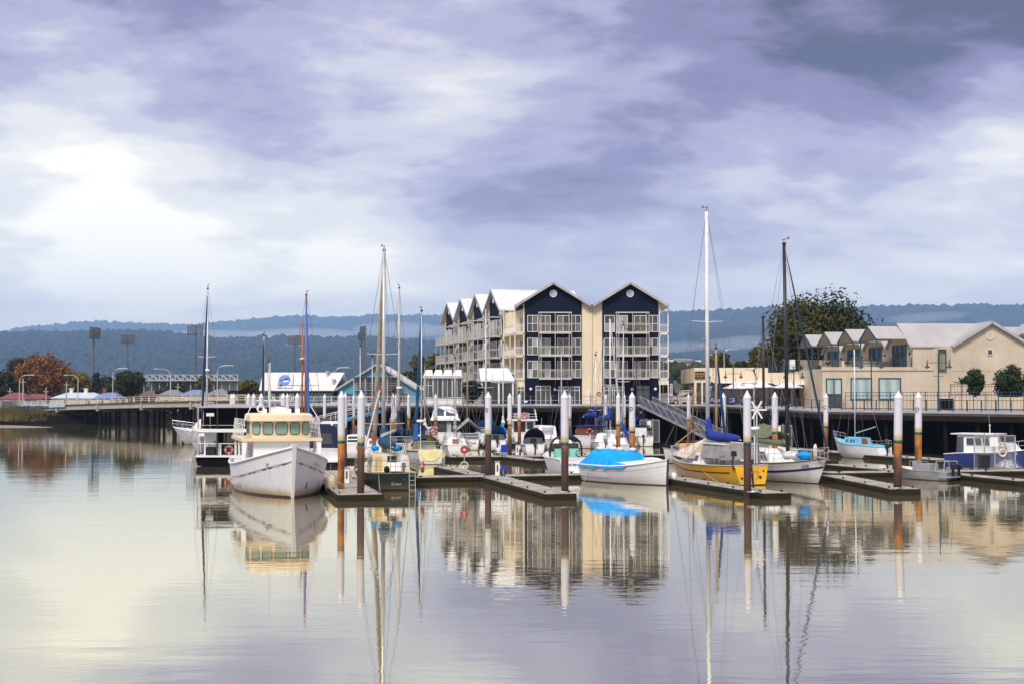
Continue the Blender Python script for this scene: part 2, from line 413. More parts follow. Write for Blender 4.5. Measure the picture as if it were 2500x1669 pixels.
PA = [(-500, 838), (0, 838), (60, 835), (100, 832), (190, 839), (268, 834), (368, 831), (446, 832), (497, 842), (545, 847), (643, 841), (760, 846), (813, 850), (933, 850), (1080, 858), (1400, 872), (1650, 878), (1900, 880), (3000, 880)]
PB = [(-500, 838), (0, 832), (60, 820), (200, 808), (237, 806), (335, 808), (491, 810), (545, 802), (643, 795), (697, 790), (760, 790), (825, 795), (870, 792), (933, 788), (997, 791), (1300, 786), (1625, 775), (1907, 769), (2124, 767), (2245, 763), (2500, 758), (3000, 755)]
PC = [(900, 905), (1100, 880), (1300, 845), (1625, 822), (1750, 812), (1907, 815), (2124, 812), (2500, 815), (3000, 818)]
hill('hills_far', PB, 20000, 4500, M_HILLFAR, rough=0.003)
PR = [(900, 900), (1050, 860), (1250, 812), (1450, 785)] + [p for p in PB if p[0] > 1500]
hill('hills_ridge', PR, 12000, 2300, M_HILLFAR, 900, 3000, 120, 0.002)
hill('hills_middle', PC, 9400, 1600, M_HILLFAR, 900, 3000, 90, 0.004)
hill('hills_near', PA, 8500, 4200, M_HILL)
def forest(name, hname, n, r0, r1, u0, u1, s0, s1, m, skip=None, tall=1.25):
    zf, Yr, depth = HILLS[hname]; b = B()
    for _ in range(n):
        u = random.uniform(u0, u1); s = s0 + (s1 - s0) * random.random() ** 0.8
        if skip and skip(u, s): continue
        r = random.uniform(r0, r1); X, Y = gx(u, Yr), Yr - depth + depth * s
        b.ball((X, Y, zf(u, s) + r * 0.6), r, r, r * random.uniform(0.7, 1.15), 7, 4, 0.16)
    o = b.out(name, m, smooth=False); o['kind'] = 'stuff'
    o['label'] = 'dense forest covering the hills, haze blue put into its colour'; o['category'] = 'forest'
    return o
def field_at(u, s): return (510 < u < 800 and 0.70 < s + 0.04 * math.sin(u * 0.03) < 0.86) or (805 < u < 860 and 0.83 < s < 0.9)
forest('forest_near', 'hills_near', 12000, 11, 32, -150, 2600, 0.12, 1.02, M_HILL, field_at)
forest('forest_far', 'hills_far', 1800, 34, 62, -150, 1400, 0.80, 1.01, M_HILLFAR)
forest('forest_ridge', 'hills_ridge', 3200, 18, 42, 1080, 2650, 0.6, 1.01, M_HILLFAR)
forest('forest_middle', 'hills_middle', 2400, 14, 32, 1150, 2650, 0.5, 1.02, M_HILLFAR)
zf, Yr, dp_ = HILLS['hills_near']; b = B(); rows = []
for i in range(41):
    u = 512 + 286 * i / 40
    rows.append([(gx(u, Yr), Yr - dp_ + dp_ * s, zf(u, s) + 12.0) for s in (0.705 - 0.04 * math.sin(u * 0.03), 0.76, 0.80, 0.855 - 0.04 * math.sin(u * 0.03))])
struct(b.loft(rows).out('hill_field', M_FIELD, smooth=True))

# ------------------------------------------------------------------ quay on piles
QE = [(-37.5, 170.0, 4.42), (24.5, 170.0, 4.42), (31.2, 147.0, 4.0), (43.6, 122.0, 4.0), (78, 52, 4.0)]     # water-side edge of the promenade
QI = [(-30.0, 177.0, 4.42), (29.0, 177.0, 4.42), (38.5, 151.0, 4.0), (51.0, 126.0, 4.0), (86, 56, 4.0)]
b = B()
for i in range(len(QE) - 1):
    a0, a1, c1, c0 = QE[i], QE[i + 1], QI[i + 1], QI[i]
    lo = lambda p: (p[0], p[1], p[2] - 0.30)
    b.hexa([lo(a0), lo(a1), lo(c1), lo(c0), a0, a1, c1, c0])
PROM = struct(b.out('promenade', M_PAVE))
def along(pts, step, off=0.0):
    """points and directions along a polyline"""
    res = []
    for i in range(len(pts) - 1):
        p, q = Vector(pts[i]), Vector(pts[i + 1]); L = (q - p).length; n = max(1, int(L / step))
        for k in range(n): res.append((p.lerp(q, (k + off) / n), (q - p).normalized()))
    return res
b = B()
for i in range(len(QE) - 1):
    p, q = Vector(QE[i]), Vector(QE[i + 1]); up = Vector((0, 0, 0.13)); nn = Vector(((q - p).y, -(q - p).x, 0)).normalized() * 0.06
    b.bar(p + nn + up * 0.1, q + nn + up * 0.1, 0.22, 0.20)
b.out('kerb_edge', mat('kerb_edge', (0.46, 0.46, 0.47), 0.7), PROM)
b = B()
for i in range(len(QE) - 1):
    p, q = Vector(QE[i]), Vector(QE[i + 1]); nn = Vector(((q - p).y, -(q - p).x, 0)).normalized()
    b.bar(p - nn * 0.12 + Vector((0, 0, -0.55)), q - nn * 0.12 + Vector((0, 0, -0.55)), 0.3, 0.5)
b.out('fascia_beam', M_TIMBER, PROM)
b = B()
for i in range(len(QE) - 1):
    p, q = Vector(QI[i]), Vector(QI[i + 1]); nn = Vector(((q - p).y, -(q - p).x, 0)).normalized()
    b.hexa([(*(p + nn * 1.5).xy, -1), (*(q + nn * 1.5).xy, -1), (*(q - nn * 0.5).xy, -1), (*(p - nn * 0.5).xy, -1),
            (*(p + nn * 1.5).xy, p.z - 0.31), (*(q + nn * 1.5).xy, q.z - 0.31), (*(q - nn * 0.5).xy, q.z - 0.31), (*(p - nn * 0.5).xy, p.z - 0.31)])
struct(b.out('quay_wall', M_BLACKTIMBER))
pm = B().tube((0, 0, -1), (0, 0, 4.0), 0.2, 0.2, 8).out('support_pile', M_BLACKTIMBER, PROM)
first = True
for p, d in along(QE, 3.6, 0.5):
    nn = Vector((d.y, -d.x, 0)).normalized()
    for off in (-0.5, -3.4):
        o = pm if first else pm.copy()
        if not first: COL.objects.link(o); o.parent = PROM
        first = False
        o.location = (p.x + nn.x * off, p.y + nn.y * off, p.z - 4.33)
b = B()
pl = [(-43, 232), (-30.0, 177), (29.0, 177), (38.5, 151), (51, 126), (86, 56), (900, 56), (900, 640), (-43, 640)]
zs = [4.3, 4.4, 4.4, 3.98, 3.98, 3.98, 3.98, 4.3, 4.3]
tri = [(0, 1, 2, 8), (2, 3, 7, 8), (3, 4, 5, 6, 7)]
b.add([(x, y, z) for (x, y), z in zip(pl, zs)], tri)
struct(b.out('quay_ground', M_PAVE))
b = B().hexa([(-37.5, 170, -1), (-30, 176.9, -1), (-43, 232, -1), (-50, 232, -1), (-37.5, 170, 4.38), (-30, 176.9, 4.38), (-43, 232, 4.28), (-50, 232, 4.28)])
struct(b.out('quay_return', M_BLACKTIMBER))
b = B().hexa([(-50, 232, -1), (-43, 232, -1), (-40, 330, -1), (-47, 330, -1), (-50, 232, 4.27), (-43, 232, 4.27), (-40, 330, 4.27), (-47, 330, 4.27)])
struct(b.out('quay_return_far', M_BLACKTIMBER))

def railing(label, pts, step, h, m_post, m_rail, rails, group=None, infill=0, cat='railing', pw=0.06):
    """posts each a part, horizontal rails along every straight run"""
    root = thing('quay_railing', label, cat, pts[0], 0, group)
    O = Vector(pts[0]); pm_ = None
    for p, d in along(pts, step) + [(Vector(pts[-1]), None)]:
        if pm_ is None: o = pm_ = B().box(-pw / 2, pw / 2, -pw / 2, pw / 2, 0, h).out('post', m_post, root)
        else: o = pm_.copy(); COL.objects.link(o); o.parent = root
        o.location = p - O
    for i in range(len(pts) - 1):
        p, q = Vector(pts[i]) - O, Vector(pts[i + 1]) - O
        for k, z in enumerate(rails):
            B().bar(p + Vector((0, 0, z)), q + Vector((0, 0, z)), 0.05 if k else 0.09, 0.05).out('rail', m_rail if k == 0 else m_post, root)
        if infill:
            b = B(); n = int((q - p).length / infill)
            for k in range(n):
                c = p.lerp(q, (k + 0.5) / n); b.box(c.x - 0.012, c.x + 0.012, c.y - 0.012, c.y + 0.012, 0.08, rails[0])
            b.out('baluster_infill', m_post, root)
    return root
def shift(pts, d): return [(p[0], p[1] + d, p[2]) for p in pts]
GR = 'railings along the quay'
railing('brown topped steel railing on the quay in front of the navy apartment block', shift([QE[0], (14.6, 170.0, 4.42)], 0.25), 2.4, 1.1, M_STEEL, M_RUST, (1.1, 0.6, 0.15), GR)
railing('steel railing beside the parked cars and the low cream restaurant', shift([(17.2, 170.0, 4.42), QE[1]], 0.25), 2.0, 1.1, M_TEALSTEEL, M_RUST, (1.1, 0.62, 0.15), GR)
railing('rusty topped railing on the sloping promenade below the cream terrace building', [(25.0, 170.0, 4.42), (31.5, 147.0, 4.0), (43.8, 122.2, 4.0), (60, 89, 4.0)], 1.7, 1.1, M_TEALSTEEL, M_RUST, (1.1, 0.3), GR, pw=0.10)

# ------------------------------------------------------------------ docks
def dock(label, p0, p1, w, cat='dock', panel=3.2, cleats=True, group='floating docks of the marina'):
    p0, p1 = Vector((*p0, 0)), Vector((*p1, 0)); d = p1 - p0; L = d.length
    root = thing('floating_dock', label, cat, p0, math.atan2(d.y, d.x), group)
    n = max(1, round(L / panel)); pw = L / n
    pm_ = None
    for i in range(n):
        if pm_ is None: o = pm_ = B().box(0.03, pw - 0.03, -w / 2, w / 2, 0.27, 0.36).out('deck_panel', M_DECK, root)
        else: o = pm_.copy(); COL.objects.link(o); o.parent = root
        o.location = (i * pw, 0, random.uniform(-0.006, 0.006))
    for sgn in (-1, 1):
        y = sgn * (w / 2 + 0.045)
        B().box(-0.05, L + 0.05, y - 0.04, y + 0.04, 0.16, 0.34).out('waler', M_TIMBER, root)
        B().box(-0.05, L + 0.05, y - 0.03, y + 0.03, -0.06, 0.12).out('waler', M_TIMBER, root)
    for x in (-0.09, L + 0.09):
        B().box(x - 0.035, x + 0.035, -w / 2 - 0.08, w / 2 + 0.08, -0.04, 0.335).out('end_board', M_TIMBER, root)
    b = B(); nf = max(1, int(L / 2.4))
    for i in range(nf):
        x0 = (i + 0.08) * L / nf; b.box(x0, x0 + 0.84 * L / nf, -w / 2 + 0.08, w / 2 - 0.08, -0.3, 0.262)
    b.out('float_tank', M_BLACKTIMBER, root)
    if cleats:
        cm = None
        for i in range(max(2, int(L / 3.0))):
            for sgn in (-1, 1):
                if cm is None:
                    o = cm = B().box(-0.16, 0.16, -0.025, 0.025, 0.07, 0.115).box(-0.06, 0.06, -0.02, 0.02, 0, 0.08).out('cleat', M_BLACK, root)
                else: o = cm.copy(); COL.objects.link(o); o.parent = root
                o.location = (0.6 + i * (L - 1.0) / max(1, int(L / 3.0) - 1 or 1), sgn * (w / 2 - 0.14), 0.36)
                if o.location.x > L: o.location.x = L - 0.3
    return root
def pile_guide(root, x, y, R=0.30):
    B().torus((x, y, 0.39), R, 0.035, (0, 0, 1), 18, 6).out('pile_guide', M_STEEL, root)
    B().bar((x, y, 0.38), (x + (0.9 if x < 1 else -0.9), y * 0.3, 0.38), 0.10, 0.05).out('guide_arm', M_STEEL, root)
dock('short wide finger dock beside the white trawler and the green sailing boat', (-7.9, 74.7), (-13.0, 99.0), 2.3)
dock('walkway dock between the green sailing boat and the white speedboat', (-6.6, 91.0), (4.6, 94.4), 2.2)
pile_guide(dock('finger dock pointing out in front of the apartment reflection to a rusty pile', (2.5, 75.3), (-1.2, 91.4), 1.6), 0.9, -0.45)
dock('narrow finger dock behind the lifebuoy stand', (-2.3, 94.2), (-5.0, 104.5), 1.2)
dock('short walkway dock behind the green boat with a lifebuoy stand', (-17, 119.9), (-11.0, 121.1), 2.2)
dock('long walkway dock behind the lifebuoy, below the yachts by the quay', (-5.4, 122.3), (14.5, 126.2), 2.2)
dock('short finger dock with exposed side boards off the middle walkway', (2.5, 115.0), (-0.2, 122.3), 1.4)
dock('far walkway dock under the sterns near the quay wall', (-24, 154.0), (11, 160.7), 2.0)
dock('short finger dock beside the cream cabin boat', (3.0, 146.5), (1.2, 151.8), 1.6)
pile_guide(dock('finger dock the yellow yacht is tied to', (13.9, 75.8), (8.2, 97.5), 1.5), 0.8, 0.95)
pile_guide(dock('finger dock between the blue striped white yacht and the leaning rusty pile', (21.6, 79.2), (20.8, 93.5), 1.6), 0.3, 0.3)
dock('walkway dock beside the aluminium work boat', (21.0, 96.6), (50, 102.6), 2.2)
dock('finger dock in front of the blue hulled cabin boat', (31.2, 87.0), (28.8, 96.8), 1.5)
dock('narrow finger dock behind the walkway, in front of the small pale blue yacht', (26.4, 99.2), (24.0, 108.5), 1.2)
dock('long spine dock leading from the grey gangway along the dark quay', (34.9, 116.0), (20.2, 166.5), 2.4)
# ------------------------------------------------------------------ building helpers
class Fr:
    """facade frame: s along the wall, d outwards, z up"""
    def __init__(s, O, ex, out): s.O = Vector(O); s.ex = Vector(ex).normalized(); s.n = Vector(out).normalized()
    def p(s, a, d, z): q = s.O + s.ex * a + s.n * d; return Vector((q.x, q.y, z))
    def box(s, b, a0, a1, d0, d1, z0, z1):
        return b.hexa([s.p(a0, d0, z0), s.p(a1, d0, z0), s.p(a1, d1, z0), s.p(a0, d1, z0), s.p(a0, d0, z1), s.p(a1, d0, z1), s.p(a1, d1, z1), s.p(a0, d1, z1)])
def window(fr, par, a0, a1, z0, z1, d, cols, rows, panes, mf=None, fw=0.07, name='window', dep=0.10):
    """white frame as the part, each pane a piece of it; cols / rows are fractions"""
    mf = mf or M_TRIM; b = B()
    fr.box(b, a0, a0 + fw, d, d + dep, z0, z1); fr.box(b, a1 - fw, a1, d, d + dep, z0, z1)
    fr.box(b, a0 + fw, a1 - fw, d, d + dep, z0, z0 + fw); fr.box(b, a0 + fw, a1 - fw, d, d + dep, z1 - fw, z1)
    cs = [0.0] + list(cols) + [1.0]; rs = [0.0] + list(rows) + [1.0]
    for c in cols:
        x = a0 + (a1 - a0) * c; fr.box(b, x - fw * 0.45, x + fw * 0.45, d, d + dep * 0.8, z0 + fw, z1 - fw)
    for r in rows:
        z = z0 + (z1 - z0) * r
        for i in range(len(cs) - 1):
            e0 = a0 + (a1 - a0) * cs[i] + (fw if i == 0 else fw * 0.45); e1 = a0 + (a1 - a0) * cs[i + 1] - (fw if i == len(cs) - 2 else fw * 0.45)
            fr.box(b, e0, e1, d, d + dep * 0.75, z - fw * 0.45, z + fw * 0.45)
    w = b.out(name, mf, par, world=True)
    k = 0
    for i in range(len(cs) - 1):
        for j in range(len(rs) - 1):
            x0, x1 = a0 + (a1 - a0) * cs[i] + fw * 0.5, a0 + (a1 - a0) * cs[i + 1] - fw * 0.5
            q0, q1 = z0 + (z1 - z0) * rs[j] + fw * 0.5, z0 + (z1 - z0) * rs[j + 1] - fw * 0.5
            mm = panes[k % len(panes)] if isinstance(panes, (list, tuple)) else panes; k += 1
            bb = B(); fr.box(bb, x0, x1, d + 0.012, d + 0.035, q0, q1); bb.out('pane', mm, w, world=True)
    return w
def balcony(fr, par, a0, a1, z, depth, h=1.05, top=None, posts=(0, 0.07, 0.5, 0.93, 1), slab=0.16, m=None, bal=0.16):
    m = m or M_BALC; b = B(); fr.box(b, a0, a1, 0.05, depth, z - slab, z)
    o = b.out('balcony', m, par, world=True)
    tz = top or z + h
    for f in posts:
        x = a0 + (a1 - a0) * f; b = B(); fr.box(b, x - 0.035, x + 0.035, depth - 0.09, depth - 0.02, z, tz); b.out('post', m, o, world=True)
    for zr in (h, h - 0.14):
        b = B(); fr.box(b, a0, a1, depth - 0.085, depth - 0.025, z + zr - 0.03, z + zr + 0.03)
        fr.box(b, a0, a0 + 0.05, 0.08, depth - 0.1, z + zr - 0.03, z + zr + 0.03); fr.box(b, a1 - 0.05, a1, 0.08, depth - 0.1, z + zr - 0.03, z + zr + 0.03)
        b.out('handrail', m, o, world=True)
    b = B(); n = int((a1 - a0) / bal)
    for i in range(1, n):
        x = a0 + (a1 - a0) * i / n; fr.box(b, x - 0.009, x + 0.009, depth - 0.065, depth - 0.045, z + 0.06, z + h - 0.15)
    fr.box(b, a0 + 0.04, a1 - 0.04, depth - 0.075, depth - 0.035, z + 0.03, z + 0.075)
    b.out('balustrade', m, o, world=True)
    if top:
        b = B(); fr.box(b, a0 - 0.05, a1 + 0.05, depth - 0.12, depth + 0.02, tz, tz + 0.14)
        fr.box(b, a0 - 0.05, a0 + 0.08, 0.06, depth - 0.13, tz, tz + 0.14); fr.box(b, a1 - 0.08, a1 + 0.05, 0.06, depth - 0.13, tz, tz + 0.14)
        b.out('top_beam', m, o, world=True)
    return o
def gable_roof(par, fr, c, hw, z_eave, z_ridge, d0, d1, m, th=0.16, fascia=True):
    """two roof planes with the ridge running into the building; d0 in front of the wall, d1 (negative) behind"""
    for sg in (-1, 1):
        n = Vector((0, 0, th))
        a, bb_ = fr.p(c + sg * hw, d0, z_eave), fr.p(c, d0, z_ridge); cc, dd = fr.p(c, d1, z_ridge), fr.p(c + sg * hw, d1, z_eave)
        q = [a, bb_, cc, dd] if sg < 0 else [bb_, a, dd, cc]
        B().hexa(q + [x + n for x in q]).out('roof_plane', m, par, world=True)
    if fascia:
        for sg in (-1, 1):
            a, bb_ = fr.p(c + sg * hw, d0 + 0.04, z_eave + 0.02), fr.p(c, d0 + 0.04, z_ridge + 0.02)
            B().bar(a, bb_, 0.07, 0.30).out('barge_board', M_GREYTRIM, par, world=True)
def vent(fr, par, a, z, r, d, m=None, ring=False):
    n = 20; b = B()
    pts = [fr.p(a + r * math.cos(2 * math.pi * i / n), d, z + r * math.sin(2 * math.pi * i / n)) for i in range(n)]
    b.prism(pts, fr.n * 0.06); o = b.out('round_vent', m or M_GREYTRIM, par, world=True)
    B().torus(fr.p(a, d + 0.05, z), r, 0.05, fr.n, 20, 5).out('rim', M_TRIM, o, world=True)
    return o
def wall_poly(par, fr, pts, d0, th, m, name='wall'):
    """wall slab from (s, z) outline"""
    return B().prism([fr.p(a, d0 - th, z) for a, z in pts], fr.n * th).out(name, m, par, world=True)

# ------------------------------------------------------------------ navy apartment block
HY = 178.0
hot = thing('apartment_block', 'four storey navy and cream waterfront apartment block with white gabled roofs', 'building', (9, HY, 4.4))
ff = Fr((0, HY, 0), (1, 0, 0), (0, -1, 0))
hx = lambda u: gx(u, HY)
hz_ = lambda v: zz(v, HY)
P1, P2, HW = hx(1351), hx(1538.8), 4.85
ZR, ZE = 19.45, 16.5
rake = lambda x, c: ZR - abs(x - c) * (ZR - ZE) / HW
body = [(1.66, 178.3), (18.05, 178.3), (18.05, 204), (4.0, 226), (-10.4, 221.9), (-1.0, 186.1), (0.40, 186.2)]
B().prism([(x, y, 4.4) for x, y in body], (0, 0, 12.0)).out('wall', M_CREAM, hot, world=True)
xm = (P1 + P2) / 2
wall_poly(hot, ff, [(1.66, 4.4), (xm, 4.4), (xm, rake(xm, P1)), (P1, ZR), (1.66, rake(1.66, P1))], -0.0, 0.28, M_CREAM)
wall_poly(hot, ff, [(xm + 0.003, 4.4), (18.1, 4.4), (18.1, rake(18.1, P2)), (P2, ZR), (xm + 0.003, rake(xm, P2))], -0.0, 0.28, M_CREAM)
PAN = [(1.60, hx(1420.4), P1), (hx(1470.4), 18.16, P2)]
for a0, a1, c in PAN:
    wall_poly(hot, ff, [(a0, 4.42), (a1, 4.42), (a1, rake(a1, c) - 0.1), (c, ZR - 0.1), (a0, rake(a0, c) - 0.1)], 0.1, 0.096, M_NAVY, 'navy_panel')
    vent(ff, hot, c, hz_(717), 0.42, 0.1)
gable_roof(hot, ff, P1, HW, ZE, ZR, 0.7, -26, M_ROOFY)
gable_roof(hot, ff, P2, HW, ZE, ZR, 0.7, -26, M_ROOFY)
# valley gutter, rain head and downpipe between the gables
B().box(xm - 0.25, xm + 0.25, HY - 0.30, HY - 0.01, hz_(760), hz_(748)).out('rain_head', M_GREYTRIM, hot, world=True)
B().tube((xm, HY - 0.12, 4.5), (xm, HY - 0.12, hz_(760)), 0.07, n=8).out('downpipe', M_CREAM, hot, world=True)
ROWS = [(810.6, 769.8, 812.0, 792), (866.0, 824.9, 866.7, 847), (921.8, 880.0, 922.9, 902)]
def zx6(x): return hx(1200 + x / 4.9)
rp = random.Random(5)
for bi, off in enumerate((0, 921)):
    for ri, (vb, vt, vs, vr) in enumerate(ROWS):
        z0, z1 = hz_(vb), hz_(vt)
        pk = lambda: rp.choice(M_CURT + M_CURT[:1] + M_CURT[2:3])
        if bi == 0: cl, cr_ = [pk(), M_GLASS, pk(), pk()], [pk(), pk(), pk(), M_GLASS]
        else: cl, cr_ = [pk(), M_GLASS, pk(), pk()], [pk(), pk(), pk(), M_GLASS]
        window(ff, hot, zx6(428 + off), zx6(556 + off), z0, z1, 0.105, (0.48,), (0.5,), cl)
        window(ff, hot, zx6(958 + off), zx6(1072 + off), z0, z1, 0.105, (0.42,), (0.5,), cr_)
        dz = hz_(vs) + 0.05
        window(ff, hot, zx6(578 + off), zx6(708 + off), dz, z1 - 0.02, 0.105, (0.5,), (), [pk(), pk()], name='sliding_door')
        window(ff, hot, zx6(784 + off), zx6(930 + off), dz, z1 - 0.02, 0.105, (0.5,), (), [pk(), pk()], name='sliding_door')
        top = hz_(766) if ri == 0 else hz_(ROWS[ri - 1][2]) - 0.2
        balcony(ff, hot, zx6(565 + off), zx6(952 + off), hz_(vs) + 0.02, 1.5, top=top)
        if ri: 
            for xx in (640, 857): B().ball(ff.p(zx6(xx + off), 0.22, hz_(vt) + 0.62), 0.13, n=8, m=5).out('wall_lamp', M_GREYTRIM, hot, True, True)
    # ground floor shopfronts
    if bi == 0: items = [(528, 708, 1278, 1498, 3), (800, 925, 1285, 1498, 2), (935, 1055, 1285, 1498, 2)]
    else: items = [(1345, 1450, 1285, 1498, 2), (1462, 1590, 1285, 1498, 2), (1722, 1895, 1270, 1498, 2)]
    for x0, x1, y0, y1, nc in items:
        window(ff, hot, zx6(x0), zx6(x1), 4.45, hz_(680 + y0 / 4.9), 0.105, [i / nc for i in range(1, nc)], (0.78,), [M_GLASS, M_GLASSB], mf=M_TRIM if x0 < 1600 else M_NAVY, name='shopfront')
    for xx in ((470, 755) if bi == 0 else (1680, 1958)): B().ball(ff.p(zx6(xx), 0.2, hz_(949)), 0.2, n=8, m=5).out('wall_lamp', M_TRIM, hot, True, True)
B().box(hx(1432), hx(1440), HY - 0.35, HY - 0.02, 4.45, 6.0).out('meter_box', M_TRIM, hot, world=True)
# balcony tables and chairs
def cafe_set(fr, par, a, d, z, m):
    """a small table with two chairs, one thing each"""
    t = thing('balcony_table', par, 'table', fr.p(a, d, z), 0, 'balcony furniture of the apartment block')
    B().lathe([(0.02, 0.68), (0.38, 0.68), (0.38, 0.71), (0.02, 0.71)], n=12).out('table_top', m, t)
    B().tube((0, 0, 0), (0, 0, 0.68), 0.03, n=6).out('table_leg', m, t)
    for sg in (-1, 1):
        c = thing('balcony_chair', 'black chair, ' + ('trawler' if sg < 0 else 'car park') + ' side of the ' + par.split(' ', 2)[2].replace('of the gable ', ''), 'chair', fr.p(a + sg * 0.75, d, z), 0, 'balcony furniture of the apartment block')
        B().box(-0.22, 0.22, -0.22, 0.22, 0.42, 0.46).out('seat', m, c)
        B().hexa([(sg * 0.19 - .015, -.22, .46), (sg * 0.19 + .015, -.22, .46), (sg * 0.19 + .015, .22, .46), (sg * 0.19 - .015, .22, .46), (sg * .31 - .015, -.2, .92), (sg * .31 + .015, -.2, .92), (sg * .31 + .015, .2, .92), (sg * .31 - .015, .2, .92)]).out('backrest', m, c)
        for lx in (-0.2, 0.2):
            for ly in (-0.2, 0.2): B().tube((lx * 1.15, ly, 0), (lx, ly, 0.43), 0.018, n=5).out('leg', m, c)
cafe_set(ff, 'round black table on top balcony nearer the car park', zx6(1675), 0.8, hz_(812) + 0.03, M_BLACK)
cafe_set(ff, 'round black table on lowest balcony nearer the car park', zx6(1690), 0.8, hz_(922.9) + 0.03, M_BLACK)
cafe_set(ff, 'round black table on lowest balcony beside the cream corner verandah', zx6(850), 0.8, hz_(922.9) + 0.03, M_BLACK)
# open corner verandahs
for vs in (812.6, 866.7, 922.9):
    z = hz_(vs)
    B().prism([(1.60, 178.0, z - 0.22), (0.32, 178.0, z - 0.22), (-1.1, 185.9, z - 0.22), (0.36, 186.1, z - 0.22)], (0, 0, 0.22)).out('verandah_floor', M_CREAM, hot, world=True)
    b = B()
    for zr in (1.05, 0.9, 0.1): b.bar((1.58, 178.05, z + zr), (0.36, 178.05, z + zr), 0.05).bar((0.36, 178.05, z + zr), (-1.06, 185.9, z + zr), 0.05)
    for i in range(9): b.box(0.42 + i * 0.13, 0.445 + i * 0.13, 178.03, 178.06, z, z + 0.9)
    for i in range(40):
        f = i / 40; x, y = 0.36 - 1.42 * f, 178.05 + 7.85 * f; b.box(x - 0.012, x + 0.012, y - 0.012, y + 0.012, z, z + 0.9)
    b.out('verandah_rail', M_TRIM, hot, world=True)
    B().prism([(18.2, 178.0, z - 0.22), (19.45, 178.0, z - 0.22), (19.45, 184, z - 0.22), (18.2, 184, z - 0.22)], (0, 0, 0.22)).out('verandah_floor', M_TRIM, hot, world=True)
    b = B()
    for zr in (1.05, 0.9, 0.1): b.bar((18.2, 178.05, z + zr), (19.4, 178.05, z + zr), 0.05).bar((19.4, 178.05, z + zr), (19.4, 184, z + zr), 0.05)
    for i in range(9): b.box(18.28 + i * 0.13, 18.305 + i * 0.13, 178.03, 178.06, z, z + 0.9)
    b.out('verandah_rail', M_TRIM, hot, world=True)
for (x, y) in ((0.36, 178.06), (1.45, 178.06), (-0.25, 181.5), (-1.06, 185.8), (18.35, 178.06), (19.4, 178.06), (19.4, 184)):
    B().box(x - 0.06, x + 0.06, y - 0.06, y + 0.06, 4.4 if x > 10 else hz_(922.9), 16.75 if abs(x - 19.4) < 1.2 and x > 19 else 16.9).out('verandah_post', M_TRIM, hot, world=True)
B().box(18.2, 19.45, 178.05, 184, hz_(938), hz_(924)).out('verandah_base', M_CREAM, hot, world=True)
B().prism([(1.58, 178.1, 4.4), (0.34, 178.1, 4.4), (-1.08, 185.9, 4.4), (0.38, 186.1, 4.4)], (0, 0, hz_(924) - 4.4)).out('corner_base', M_CREAM, hot, world=True)
window(ff, hot, hx(1262.5), hx(1281), 4.45, hz_(942), 0.0, (0.5,), (0.78,), [M_GLASS, M_CURT[0]], name='shopfront', dep=0.08)
fw_ = Fr((1.66, 178, 0), (-0.16, 0.987, 0), (-0.987, -0.16, 0))
for vs, vt in ((812.6, 772), (866.7, 827), (922.9, 882)):
    window(fw_, hot, 1.2, 3.2, hz_(vs) + 0.05, hz_(vt), 0.03, (0.5,), (), [M_CURT[0], M_GLASS], name='balcony_door')
# long side: four gables running away from the water
wd = Vector((-0.255, 0.967, 0)).normalized(); wnrm = Vector((-wd.y, wd.x, 0))
fs = Fr((-1.1, 185.9, 0), wd, wnrm)
for i in range(4):
    c = 4.62 + i * 9.24
    wall_poly(hot, fs, [(c - 4.62, 16.3), (c + 4.62, 16.3), (c, ZR)], 0.05, 0.25, M_CREAM, 'gable_wall')
    rk = lambda x: ZR - abs(x) * (ZR - ZE) / 4.72
    wall_poly(hot, fs, [(c - 2.4, 7.6), (c + 2.4, 7.6), (c + 2.4, rk(2.4) - 0.1), (c, ZR - 0.1), (c - 2.4, rk(2.4) - 0.1)], 0.14, 0.085, M_NAVY, 'navy_panel')
    vent(fs, hot, c, 18.2, 0.42, 0.15, M_TRIM)
    gable_roof(hot, fs, c, 4.72, ZE, ZR, 0.55, -11, M_ROOF)
    B().box(-0.25, 0.25, -0.2, 0.2, -0.5, 0).out('rain_head', M_GREYTRIM, hot, world=False).location = Vector(fs.p(c - 4.62, 0.35, 16.4)) - Vector((9, HY, 4.4))
    for ri, (vb, vt, vs, vr) in enumerate(ROWS):
        z0, z1, zs = hz_(vb), hz_(vt), hz_(vs)
        pk = lambda: rp.choice(M_CURT)
        window(fs, hot, c - 3.9, c - 2.6, z0, z1, 0.055, (), (0.5,), [pk(), pk()])
        window(fs, hot, c + 2.7, c + 4.1, z0, z1, 0.055, (), (0.5,), [pk(), pk()])
        window(fs, hot, c - 1.9, c - 0.1, zs + 0.06, z1, 0.145, (0.5,), (), [pk(), pk()], name='sliding_door')
        window(fs, hot, c + 0.3, c + 1.9, zs + 0.06, z1, 0.145, (0.5,), (), [pk(), pk()], name='sliding_door')
        top = hz_(766) if ri == 0 else hz_(ROWS[ri - 1][2]) - 0.2
        balcony(fs, hot, c - 3.3, c + 3.3, zs + 0.02, 1.6, top=top, posts=(0, 0.5, 1))
